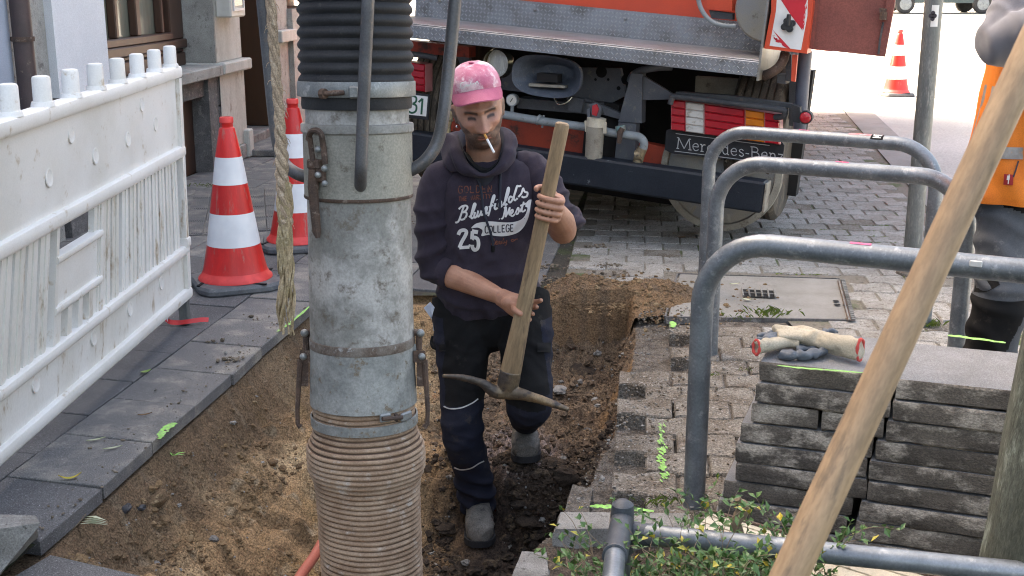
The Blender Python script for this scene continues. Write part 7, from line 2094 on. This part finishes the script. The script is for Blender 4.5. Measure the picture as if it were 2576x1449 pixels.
# crumbs and dust lumps on the paving
m, m2 = MB(), MB()
for q in range(6200):
    w = rd_.random()
    if w < .55: Y = rd_.uniform(3.2, 5.6); X = ER(Y) + abs(rd_.gauss(0, .22)) + .01
    elif w < .62: Y = rd_.uniform(3.0, 5.4); X = EL(Y) - abs(rd_.gauss(0, .09)) - .005
    else: Y = rd_.uniform(5.64, 7.6); X = rd_.uniform(-.9, 1.2)
    if w >= .62 and noise.noise(V((X * 3, Y * 3, 5))) < .0: continue
    r = .0014 + .006 * rd_.random() ** 6
    lump(m if rd_.random() < .7 else m2, V((X, Y, .003 + r * .3)), r, 0)
for (x, y, n_, s) in ((1385, 672, 40, .05), (1395, 705, 40, .05), (1505, 620, 30, .04), (1525, 668, 30, .04), (1560, 690, 30, .06), (585, 905, 22, .03), (540, 860, 10, .02), (640, 800, 12, .04), (1750, 590, 16, .05), (1830, 655, 40, .06)):
    p = atZ(x, y, .003)
    for k in range(n_):
        r = .003 + .011 * rd_.random() ** 2.5; lump(m, p + V((rd_.gauss(0, s), rd_.gauss(0, s * .6), r * .3)), r, 0)
tag(part('soil_crumbs', m, M['crumb'], None, smooth=0), 'crumbs of brown soil strewn over the paving round the trench', None, None, 'stuff')
tag(part('grit', m2, M['stone'], None, smooth=0), 'grey grit strewn over the paving round the trench', None, None, 'stuff')
# ------------------------------------------------------------------ manhole cover with grate
mhc = sum(MH, V()) / 4
mh = thing('manhole_cover', 'flat concrete manhole cover with small grate and toothed steel edge behind the bicycle hoops', 'manhole cover', loc=(mhc.x, mhc.y, 0))
ins = [p + (mhc - p) * .02 for p in MH]
part('lid', slab_mesh([(p.x, p.y) for p in ins], .04, .004, .004, (0, 0)), mat('manhole_concrete', (.255, .245, .225), (.20, .19, .17), (.30, .29, .27), rough=.9, scale=5, s3=200, t3=.62, grain=.2), mh, smooth=0)
def band(a, b, w, z0, z1):
    d = (b - a).normalized(); nn = V((-d.y, d.x, 0)) * w; m = MB()
    P = [a, b, b + nn, a + nn]; m.hexa([V((p.x, p.y, z0)) for p in P] + [V((p.x, p.y, z1)) for p in P]); return m
for a, b in ((MH[0], MH[1]), (MH[2], MH[3]), (MH[3], MH[0])): part('frame_bar', band(a, b, .008, -.03, .006), M['stone_dark'], mh, smooth=0)
g = [atZ(1866, 727, .0095), atZ(1947, 731, .0095), atZ(1951, 750, .0095), atZ(1870, 746, .0095)]
m = MB(); m.add(g, [[0, 1, 2, 3]]); gr = part('grate', m, M['black'], mh, smooth=0)  # black sheet stands in for the dark hollow under the bars
for k in range(6):
    a, b = g[0].lerp(g[1], k / 5), g[3].lerp(g[2], k / 5); m = MB(); m.tube([a + V((0, 0, .004)), b + V((0, 0, .004))], .0045, 6); part('grate_bar', m, M['stone'], gr)
m = MB(); m.tube([g[0].lerp(g[3], .5) + V((0, 0, .002)), g[1].lerp(g[2], .5) + V((0, 0, .002))], .0035, 6); part('grate_bar', m, M['stone'], gr)
e0, e1 = atZ(2106, 706, .009), atZ(2132, 806, .009); f0, f1 = atZ(2124, 704, .009), atZ(2152, 806, .009)
m = MB(); m.add([e0, f0, f1, e1], [[0, 1, 2, 3]]); te = part('toothed_edge', m, M['rust'], mh, smooth=0)
m = MB()
for k in range(24):
    t = (k + .5) / 24; a, b = e0.lerp(e1, t).lerp(f0.lerp(f1, t), .5), f0.lerp(f1, t); m.tube([a + V((0, 0, .003)), b + V((0, 0, .003))], .0055, 5)
m.tube([e0.lerp(f0, .2) + V((0, 0, .003)), e1.lerp(f1, .2) + V((0, 0, .003))], .004, 5)
part('teeth', m, M['stone'], te, kind='stuff')
for (x, y) in ((2103, 757), (2128, 768), (2106, 766)):
    m = MB(); m.lathe([(.0005, 0), (.016, 0)], atZ(x, y, .0105), 10); part('key_hole', m, M['black'], mh, smooth=0)
# ------------------------------------------------------------------ gloves on the slab stack
def glove(label, body, fingers_, thumb_, cuff, zoff):
    t = thing('work_glove', label, 'glove', loc=tuple(body[len(body) // 2][0]), group='pair of work gloves on the slab stack')
    m = MB(); P = [b[0] for b in body]; m.tube(crom(P, 5), [x for i in range(len(body) - 1) for x in [tuple(np.array(body[i][1]) + (np.array(body[i + 1][1]) - np.array(body[i][1])) * k / 5) for k in range(5)]] + [body[-1][1]], 18, up=(0, 0, 1))
    me = organic('knit', m, .004, 3); folds(me, lambda p, n: .0055 * math.sin(p.x * 75 + p.y * 90 + 6 * noise.noise(p * 16)) * sm(-.2, .3, noise.noise(p * 20)))
    mesh_part('knit_body', me, M['glove_knit'], t)
    m = MB()
    for f, r in fingers_: m.tube(crom(f, 4), [r * (1 - .25 * i / (len(f) * 4 - 4)) for i in range(len(f) * 4 - 3)], 10); m.sphere(f[-1], r * .76, 10, 6)
    for f, r in thumb_: m.tube(crom(f, 4), r, 12)
    me = organic('coat', m, .004, 3); folds(me, lambda p, n: .004 * math.sin(p.x * 130 + 6 * noise.noise(p * 22)))
    for v_ in me.vertices: v_.co.z = .494 + (v_.co.z - .494) * .72
    mesh_part('rubber_coating', me, M['glove_rubber'], t)
    c, d, ra, rb = cuff; d = d.normalized(); a = (V((0, 0, 1)) - d * d.z).normalized(); b = d.cross(a)
    pts = [c + a * math.cos(x) * ra + b * math.sin(x) * rb for x in [2 * math.pi * i / 20 for i in range(21)]]
    m = MB(); m.tube(pts, [.0042 + .0012 * math.sin(i * 1.9) for i in range(21)], 8); part('cuff', m, M['glove_cuff'], t)
    m = MB(); m.poly([c - d * .012 + a * math.cos(x) * ra * .96 + b * math.sin(x) * rb * .96 for x in [2 * math.pi * i / 20 for i in range(20)]]); part('opening', m, M['glove_in'], t, smooth=0)
Z0 = .494
M['glove_in'] = mat('glove_inside_shade', (.22, .18, .14), rough=1)  # shade inside the cuff put in as a darker colour
c1_ = atZ(2164, 880, Z0 + .036)
glove('work glove lying on top, cream knit with coral cuff towards the wooden shaft',
      [(c1_, (.030, .020)), (atZ(2110, 868, Z0 + .034), (.029, .028)), (atZ(2050, 850, Z0 + .034), (.022, .036)), (atZ(1995, 838, Z0 + .040), (.016, .046)), (atZ(1950, 836, Z0 + .042), (.012, .042))],
      [([atZ(1975, 832, Z0 + .045), atZ(1935, 838, Z0 + .048), atZ(1910, 850, Z0 + .035), atZ(1900, 868, Z0 + .014)], .0155), ([atZ(1985, 842, Z0 + .04), atZ(1945, 848, Z0 + .042), atZ(1922, 858, Z0 + .03), atZ(1915, 868, Z0 + .015)], .0135),
       ([atZ(1985, 828, Z0 + .045), atZ(1942, 828, Z0 + .046), atZ(1915, 838, Z0 + .034)], .0135), ([atZ(2040, 838, Z0 + .035), atZ(2080, 826, Z0 + .03), atZ(2105, 830, Z0 + .02)], .012)], [],
      (c1_, (c1_ - atZ(2110, 868, Z0 + .036)), .030, .018), 0)
c2_ = atZ(1903, 874, Z0 + .030)
glove('work glove underneath, grey coated palm, small coral cuff at the left corner of the stack',
      [(c2_, (.020, .018)), (atZ(1935, 868, Z0 + .028), (.018, .020)), (atZ(1975, 860, Z0 + .022), (.016, .026)), (atZ(2010, 864, Z0 + .018), (.015, .03))],
      [([atZ(2000, 866, Z0 + .016), atZ(2050, 864, Z0 + .015), atZ(2085, 856, Z0 + .014)], .014), ([atZ(2005, 875, Z0 + .016), atZ(2055, 872, Z0 + .015), atZ(2098, 866, Z0 + .014)], .014)],
      [([atZ(1962, 884, Z0 + .018), atZ(1985, 888, Z0 + .018), atZ(2030, 888, Z0 + .018), atZ(2075, 880, Z0 + .016)], .0175)],
      (c2_, (c2_ - atZ(1935, 868, Z0 + .028)), .020, .012), 0)
# ------------------------------------------------------------------ green marking spray
def mark(pts, w, par, z=None, nm='spray_mark', seed=1):
    """thin film of paint with a ragged edge; pts are points in the place"""
    r = random.Random(seed); m = MB(); P = crom(pts, 8); Lr = []
    for i, p in enumerate(P):
        t = (P[min(i + 1, len(P) - 1)] - P[max(i - 1, 0)]).normalized(); nn = V((-t.y, t.x, 0))
        k = math.sin(math.pi * (i + .4) / len(P)) ** .4
        Lr.append([p + nn * w * k * (.5 + r.uniform(-.2, .2)), p - nn * w * k * (.5 + r.uniform(-.2, .2))])
    m.loft(Lr, cap=False, closed=False); return part(nm, m, M['green_spray'], par, smooth=0)
zz = .0052
mark([atZ(697, 834, zz), atZ(730, 812, zz), atZ(782, 768, zz)], .016, pavement, seed=2)
mark([atZ(400, 1104, zz), atZ(412, 1085, zz), atZ(428, 1070, zz), atZ(444, 1064, zz)], .030, pavement, seed=3)
for k, (x, y, w) in enumerate(((1664, 1075, .012), (1663, 1100, .02), (1664, 1120, .016), (1663, 1140, .024), (1666, 1160, .018), (1668, 1180, .026), (1672, 1195, .018))):
    for q_ in range(10):
        xx_, yy2 = x + rs.gauss(0, 5), y + rs.gauss(0, 9); mark([atZ(xx_ - 3, yy2 - rs.uniform(1, 5), .0062 + .0002 * q_), atZ(xx_, yy2, .0062 + .0002 * q_), atZ(xx_ + 3, yy2 + rs.uniform(1, 5), .0062 + .0002 * q_)], w * rs.uniform(.12, .5), paving, seed=10 + k * 7 + q_)
mark([atZ(1690, 808, .006), atZ(1694, 815, .006), atZ(1691, 823, .006)], .03, paving, seed=31)
mark([atZ(1484, 1273, .0185), atZ(1520, 1274, .0185), atZ(1580, 1279, .0185), atZ(1645, 1286, .0185)], .026, paving, seed=32)
m_ = mark([atZ(1955, 919, .4955), atZ(2010, 925, .4955), atZ(2100, 932, .4955), atZ(2178, 938, .4955)], .012, TOPL, seed=4)
m_ = mark([atZ(2385, 843, .4945), atZ(2440, 850, .4945), atZ(2530, 862, .4945)], .022, TOPR, seed=5)
# ------------------------------------------------------------------ blocks, kerb stones, duct, board, railing
def block(nm, lab, cat, base, top, mt, seed, rgh=.004):
    m = MB(); n = 6; r = random.Random(seed)
    def ringp(q):
        out = []
        for i in range(4):
            for k in range(n): out.append(q[i].lerp(q[(i + 1) % 4], k / n))
        return out
    B, T = ringp(base), ringp(top); c = sum(top, V()) / 4
    rr = [[p + V((r.uniform(-1, 1), r.uniform(-1, 1), r.uniform(-1, 1))) * rgh for p in B]]
    for t in (.35, .7, .93): rr.append([a.lerp(b, t) + V((r.uniform(-1, 1), r.uniform(-1, 1), r.uniform(-.5, .5))) * rgh for a, b in zip(B, T)])
    rr.append([p + (c - p) * .04 + V((0, 0, r.uniform(-1, 1) * rgh * .3)) for p in T]); rr.append([p + (c - p) * .4 + V((0, 0, r.uniform(-1, 1) * rgh * .3)) for p in T])
    m.loft(rr); return single(nm, m, M[mt], lab, cat, smooth=35, loc=tuple(sum(base, V()) / 4))
def quadp(px, z): return [atZ(x, y, z) for x, y in px]
tp4 = quadp([(1404, 1288), (1738, 1290), (1752, 1330), (1392, 1332)], .015)
block('kerb_stone', 'wide worn concrete kerb stone with pale top at the lower edge of the trench', 'kerb stone', [V((p.x, p.y, -.22)) for p in tp4], tp4, 'stone', 1)
tp4 = quadp([(1312, 1386), (1376, 1388), (1382, 1450), (1285, 1452)], -.03)
block('concrete_lump', 'small grey concrete lump at the bottom edge, left of the wide kerb stone', 'concrete lump', [V((p.x, p.y, -.26)) for p in tp4], tp4, 'stone', 2, .006)
tp4 = quadp([(1440, 1218), (1492, 1228), (1482, 1290), (1418, 1288)], -.008)
block('concrete_lump', 'ragged concrete lump on the right trench edge, just behind the wide kerb stone', 'concrete lump', [V((p.x + .01, p.y, -.24)) for p in tp4], tp4, 'gravel', 3, .008)
top4 = [atZ(-90, 1290, .15), atZ(92, 1296, .15), atZ(104, 1316, .15), atZ(-90, 1345, .15)]
bas4 = [atZ(-120, 1345, .003), atZ(96, 1350, .003), atZ(-25, 1470, .003), atZ(-160, 1460, .003)]
block('concrete_block', 'grey concrete barrier foot cut by the lower left corner', 'concrete block', bas4, top4, 'stone', 4, .003)
m = MB(); m.tube(crom([atZ(690, 1560, -.2), atZ(752, 1455, -.24), atZ(790, 1400, -.26), atZ(822, 1345, -.28), atZ(850, 1310, -.31)], 4), .0165, 16)
single('cable_duct', m, M['red_pipe'], 'salmon red cable duct in the sand beside the ribbed hose', 'cable duct', loc=tuple(atZ(790, 1400, -.26)))
# cream board leaning in front of the stack
t0, t1 = atZ(1784, 1287, .19), atZ(2380, 1462, .22); dB_ = (t1 - t0); b0 = atZ(1742, 1352, .150); b1 = b0 + dB_ + V((0, -.03, -.01))
bd = thing('plastic_board', 'cream ribbed plastic board leaning against the foot of the slab stack', 'board', loc=tuple(b0))
m = MB(); rows = []
nrm = dB_.cross(b0 - t0).normalized()
if nrm.z < 0: nrm = -nrm
prof_ = [(0, 0), (.03, .004), (.16, .004), (.18, 0), (.20, .004), (.42, .004), (.44, 0), (.46, .004), (.70, .004), (.72, 0), (.74, .004), (.97, .004), (1, 0)]
for i in range(9):
    a, b = t0.lerp(t1, i / 8), b0.lerp(b1, i / 8); rows.append([a.lerp(b, u) + nrm * h for u, h in prof_] + [a.lerp(b, u) - nrm * .008 for u in (1, .5, 0)])
m.loft(rows); part('panel', m, M['cream_board'], bd, smooth=20)
m = MB(); m.tube([t0 + nrm * .004, t0.lerp(t1, .5) + nrm * .004, t1 + nrm * .004], .0055, 8); part('edge_strip', m, M['rust'], bd)
m = MB(); m.tube([t0.lerp(b0, .62), t0.lerp(b0, .86) + V((-.008, 0, 0))], [.012, .016], 12); part('end_roll', m, M['cream_board'], bd)
# low railing round the planting bed
fp_ = atY(1566, 1285, 2.50)
rl = thing('bed_railing', 'low grey tube railing with dark corner fitting round the planting bed', 'railing', loc=(fp_.x, fp_.y, -.05))
f1_ = atZ(1547, 1400, fp_.z - .012); f2_ = atZ(1535, 1520, fp_.z - .014); r1_ = atZ(1700, 1352, .30); r2_ = atZ(2600, 1443, .30)
m = MB(); m.tube([V((fp_.x, fp_.y, -.06)), V((fp_.x, fp_.y, fp_.z - .05))], .0215, 16); part('post', m, M['galv_dark'], rl)
m = MB()
m.tube([V((fp_.x, fp_.y, fp_.z - .10)), V((fp_.x, fp_.y, fp_.z - .01)), V((fp_.x, fp_.y, fp_.z + .016)), V((fp_.x, fp_.y, fp_.z + .026))], [.027, .027, .025, .012], 20)
m.tube([fp_.lerp(f1_, .05) - V((0, 0, .02)), fp_.lerp(f1_, .55) - V((0, 0, .012)), f1_], [.026, .0275, .0275], 20)
rdv = (r2_ - r1_).normalized(); m.tube([fp_ + V((0, 0, -.05)), fp_ + rdv * .07 + V((0, 0, -.055))], [.026, .027], 18)
part('corner_fitting', m, mat('dark_cast_fitting', (.042, .05, .06), (.07, .08, .09), (.14, .13, .12), rough=.5, scale=14, s3=30, t3=.66, grain=.2), rl)
m = MB(); m.tube([f1_ - V((0, 0, .0)), f2_], .0225, 18); part('rail', m, M['galv'], rl)
m = MB(); m.tube([fp_ + rdv * .05 + V((0, 0, -.053)), r1_.lerp(r2_, .1), r2_ + rdv * .4], .0235, 18); part('rail', m, M['galv'], rl)
m = MB(); q = r2_ + rdv * .38; m.tube([V((q.x, q.y, -.06)), q], .0215, 16); part('post', m, M['galv_dark'], rl)
# ------------------------------------------------------------------ shrub
def leaf(m, p, d, up, L_, w):
    d = d.normalized(); s = d.cross(up)
    if s.length < 1e-4: s = V((1, 0, 0))
    s.normalize(); u = s.cross(d)
    a, b, c = p, p + d * L_ * .45 + u * L_ * .05, p + d * L_
    m.add([a, b + s * w + u * w * .35, c, b - s * w + u * w * .35, b], [[0, 1, 4], [1, 2, 4], [4, 2, 3], [0, 4, 3]])
def shrub():
    r = random.Random(17)
    base = V((.46, 2.55, -.04)); t = thing('shrub', 'straggly green shrub with some yellow leaves in the bed at the bottom edge', 'shrub', loc=tuple(base))
    tw, lf, ly = MB(), MB(), MB()
    def grow(p, d, ln, dens, rad, lv=0):
        n = max(4, int(ln / .017)); q = [p.copy()]
        for i in range(n):
            d = (d + V((r.gauss(0, .16), r.gauss(0, .16), r.gauss(0, .12) - .035))).normalized()
            p = p + d * (ln / n)
            if p.z < -.02: p.z = -.02
            q.append(p.copy())
            if i > 1 and r.random() < dens:
                for s in (1, -1):
                    ld = (d * .55 + V((r.gauss(0, .7), r.gauss(0, .7), r.gauss(.15, .5)))).normalized()
                    tgt = ly if r.random() < .075 else lf
                    leaf(tgt, p, ld, V((r.gauss(0, .4), r.gauss(0, .4), 1)).normalized(), r.uniform(.013, .027), r.uniform(.004, .0078))
            if lv < 2 and i > 2 and r.random() < (.34 if lv == 0 else .18):
                grow(p, (d + V((r.gauss(0, .7), r.gauss(0, .7), r.gauss(.1, .4)))).normalized(), ln * r.uniform(.3, .55), dens, rad * .6, lv + 1)
        tw.tube(q, [rad * (1 - .75 * i / len(q)) for i in range(len(q))], 5)
    # bushy part in the middle, bare twigs to the left
    for k in range(120):
        p = V((r.uniform(.27, .60), r.uniform(2.42, 2.60), -.03)); a = r.uniform(0, 6.28)
        grow(p, V((math.cos(a) * .8, math.sin(a) * .5 + .05, r.uniform(.5, 1.0))), r.uniform(.13, .25), 1.0, .0024)
    for k in range(12):
        p = V((r.uniform(.14, .26), r.uniform(2.42, 2.60), -.03)); grow(p, V((r.uniform(-.25, .3), r.uniform(-.1, .3), 1.0)), r.uniform(.16, .27), .4, .0022)
    for k in range(44):
        p = V((r.uniform(.30, .64), r.uniform(2.28, 2.38), -.03)); grow(p, V((r.uniform(-.15, .25), r.uniform(-.05, .1), 1.4)), r.uniform(.29, .38), 1.0, .0024)
    for k in range(1):
        p = V((r.uniform(.5, .6), r.uniform(2.3, 2.46), .05)); grow(p, V((r.uniform(.3, .9), r.uniform(-.1, .3), .35)), r.uniform(.2, .32), .8, .0028)
    part('twigs', tw, M['twig'], t, kind='stuff'); part('leaves', lf, M['leaf'], t, smooth=0, kind='stuff'); part('yellow_leaves', ly, M['leaf_y'], t, smooth=0, kind='stuff')
    p0 = atY(1842, 1372, 2.46); m = MB()
    m.tube(crom([p0, p0 + V((.012, 0, .03)), p0 + V((.006, 0, .055)), p0 + V((.022, .01, .085)), p0 + V((.006, .0, .115))], 5), [.014] * 6 + [.012] * 6 + [.015] * 6 + [.008] * 3, 10, rf=lambda i, an: 1 + .2 * noise.noise(V((i, math.cos(an), math.sin(an)))))
    part('stump', m, M['twig'], t)
shrub()
# ------------------------------------------------------------------ grass tufts and moss in the joints
gm, mo = MB(), MB(); r = random.Random(8)
def tuft(p, n, h, s):
    for k in range(n):
        a = r.uniform(0, 6.28); q = p + V((r.gauss(0, s), r.gauss(0, s * .5), 0)); d = V((math.cos(a) * .6, math.sin(a) * .6, 1)).normalized(); sd_ = V((-d.y, d.x, 0)).normalized() * .0016; hh_ = h * r.uniform(.4, 1)
        gm.add([q - sd_, q + sd_, q + d * hh_ * .6 + V((0, 0, .0)), q + d * hh_ + V((math.cos(a), math.sin(a), -.5)) * hh_ * .3], [[0, 1, 2], [0, 2, 3]])
for (x, y, n, h, s) in ((1935, 792, 90, .05, .05), (1870, 800, 30, .03, .05), (1800, 795, 30, .035, .03), (2345, 822, 40, .05, .02), (2000, 650, 20, .03, .03), (1990, 640, 16, .02, .04), (2310, 650, 18, .02, .05), (2140, 655, 16, .02, .05), (1790, 945, 26, .022, .02), (1880, 930, 14, .02, .02), (1720, 790, 18, .02, .05), (2100, 640, 14, .02, .05), (1690, 1262, 22, .03, .03), (1648, 1270, 24, .04, .03), (500, 468, 60, .03, .09), (545, 470, 30, .02, .06)):
    tuft(atZ(x, y, .0), n, h, s)
for q in range(240):
    j = r.randint(-2, 12); rr_ = r.uniform(.75, 2.6); s0 = PD * j
    p = PO + pr * rr_ + pe * s0
    if noise.noise(V((p.x * 1.5, p.y * 1.5, 7))) < .0: continue
    for k in range(5): lump(mo, p + pr * r.gauss(0, .03) + V((0, r.gauss(0, .004), -.002)), r.uniform(.002, .006), 0, .5)
tag(part('grass', gm, M['moss'], None, smooth=0), 'tufts of green grass in the joints of the paving', None, None, 'stuff')
tag(part('moss', mo, M['moss'], None, smooth=0), 'green moss in the joints of the paving', None, None, 'stuff')
# ------------------------------------------------------------------ fallen leaves
def fallen(x, y, L_, w, ang, mt, lab, z=.006, curl=.12):
    p = atZ(x, y, z); m = MB(); d = V((math.cos(ang), math.sin(ang), 0)); s = V((-d.y, d.x, 0)); rows = []
    for i in range(9):
        t = i / 8; c = d * (L_ * (t - .5)) + s * (curl * L_ * 4 * t * (1 - t)) + V((0, 0, .006 * (2 * t - 1) ** 2)); ww = w * math.sin(math.pi * min(.98, max(.02, t))) ** .8
        rows.append([c - s * ww + V((0, 0, .003)), c, c + s * ww + V((0, 0, .003))])
    m.loft(rows, cap=False, closed=False); m.v = [q + p for q in m.v]
    return single('fallen_leaf', m, M[mt], lab, 'leaf', smooth=60, group='fallen leaves on the paving', loc=tuple(p))
fallen(242, 1109, .062, .006, .55, 'leaf_pale', 'narrow pale leaf on the dark slabs, upper of two side by side')
fallen(284, 1130, .062, .006, .5, 'leaf_pale', 'narrow pale leaf on the dark slabs, lower of two side by side')
fallen(176, 1197, .068, .008, .35, 'leaf_y', 'curved yellow-green leaf on the slab nearest the lower left', curl=-.35)
fallen(367, 937, .045, .013, .8, 'leaf_g', 'broad green leaf on a slab joint in front of the white barrier')
fallen(365, 1045, .05, .004, .5, 'leaf_b', 'thin brown leaf near the slab edge above the green paint')
fallen(1848, 716, .055, .008, .2, 'leaf_pale', 'pale leaf on the manhole cover behind the hoops', .012)
fallen(1880, 755, .05, .012, -.3, 'leaf_pale', 'crumpled pale leaf just below the small grate', .012)
fallen(2060, 838, .05, .006, .3, 'leaf_pale', 'narrow tan leaf between the grate and the gloves')
fallen(1715, 598, .05, .018, .3, 'leaf_b', 'brown leaf on the pavers below the ring wheel')
fallen(1790, 630, .045, .016, 1.0, 'leaf_b', 'brown leaf left of the manhole cover corner')
fallen(2075, 430, .06, .03, .4, 'leaf_b', 'single brown leaf on the bright pavers between two hoops')
h = sbv.ray_cast(C0, ray(200, 1340).normalized())[0]
if h is not None:
    m = MB(); m.tube([h + V((-.03, -.05, .004)), h + V((.0, .0, .03)), h + V((.012, .03, .045))], .0014, 5)
    sp_ = thing('leaf_sprig', 'small sprig with narrow pale leaves lying at the lower left end of the trench', 'sprig', loc=tuple(h)); part('stem', m, M['twig'], sp_)
    m = MB()
    for k in range(4): leaf(m, h + V((.0 + .004 * k, .008 * k, .028 + .004 * k)), V((1, .15 - .1 * k, -.12)), V((0, 0, 1)), .085 - .006 * k, .006)
    part('leaves', m, M['leaf_pale'], sp_, smooth=0)
h = sbv.ray_cast(C0, ray(435, 1152).normalized())[0]
if h is not None:
    m = MB()
    for k, d in enumerate(((1, .3, .2), (-.6, .2, .5), (.3, -.6, .4), (.9, -.1, .1))): leaf(m, h + V((0, 0, .008)), V(d), V((0, 0, 1)), .045, .005)
    single('weed', m, M['green_spray'], 'bright green weed sprouting below the slab edge', 'weed', smooth=0, loc=tuple(h))
# ------------------------------------------------------------------ ribbed entrance tiles by the door
A0, A1, B1, B0 = atZ(455, 596, .0), atZ(724, 578, .0), atZ(706, 474, .0), atZ(492, 478, .0)
for i in range(5):
    for j in range(4):
        def pt(u, v): return A0.lerp(A1, u).lerp(B0.lerp(B1, u), v)
        u0, u1, v0, v1 = i / 5 + .004, (i + 1) / 5 - .004, j / 4 + .005, (j + 1) / 4 - .005
        q = [pt(u0, v0), pt(u1, v0), pt(u1, v1), pt(u0, v1)]
        m = slab_mesh([(p.x, p.y) for p in q], .012, .002, .0075 + rs.uniform(-.001, .001), (0, 0))
        nrb = 9
        for k in range(nrb):
            ua, ub = u0 + (u1 - u0) * (k + .25) / nrb, u0 + (u1 - u0) * (k + .75) / nrb
            P = [pt(ua, v0 + .01), pt(ub, v0 + .01), pt(ub, v1 - .01), pt(ua, v1 - .01)]
            m.hexa([V((p.x, p.y, .007)) for p in P] + [V((p.x, p.y, .0125)) for p in P])
        part('ribbed_tile', m, M['slab_dirty'], pavement, smooth=0)
# ------------------------------------------------------------------ parked car far up the street
def car():
    Yc = 42.0; zg = gz(Yc) + .005; cx = atY(2352, 20, Yc).x
    t = thing('parked_car', 'dark green car parked far up the bright street behind the tall pole', 'car', loc=(cx, Yc, zg))
    def L(x, y, z): return V((cx + x, Yc + y, zg + z))
    prof = [(-2.05, .35), (-2.1, .62), (-1.95, .85), (-1.05, .93), (-.45, 1.40), (.85, 1.44), (1.55, .98), (2.0, .92), (2.08, .60), (2.02, .35)]
    m = MB(); rr = []
    for (y, k) in ((-.85, .97), (-.80, 1), (.80, 1), (.85, .97)): rr.append([L(x * k, y * (1 if z < .95 else .82), z) for x, z in prof])
    m.loft(rr); part('body', m, M['car_green'], t, smooth=25)
    m = MB(); m.add([L(-.92, -.80, .97), L(-.42, -.72, 1.33), L(.15, -.72, 1.36), L(.15, -.80, .97)], [[0, 1, 2, 3]]); part('window', m, M['glass_dark'], t, smooth=0)
    m = MB(); m.add([L(.22, -.80, .97), L(.22, -.72, 1.36), L(.8, -.72, 1.36), L(1.38, -.80, 1.0)], [[0, 1, 2, 3]]); part('window', m, M['glass_dark'], t, smooth=0)
    m = MB(); m.box(L(-2.08, -.6, .66), (.08, .3, .14), bev=.02); part('headlight', m, M['lens_white'], t)
    m = MB(); m.box(L(2.06, -.6, .70), (.06, .3, .16), bev=.02); part('tail_light', m, M['lens_red'], t)
    for sx in (-1.3, 1.3):
        for sy in (-.80, .80):
            m = MB(); m.lathe([(.02, -.1), (.28, -.1), (.32, -.06), (.32, .06), (.28, .1), (.02, .1)], L(sx, sy, .32), 28, Matrix.Rotation(math.pi / 2, 3, 'X')); w = part('wheel', m, M['rubber'], t)
            m = MB(); m.lathe([(.01, .112), (.2, .105), (.21, .09)], L(sx, sy, .32), 20, Matrix.Rotation(math.pi / 2 * (1 if sy < 0 else -1), 3, 'X')); part('rim', m, M['galv'], w)
car()
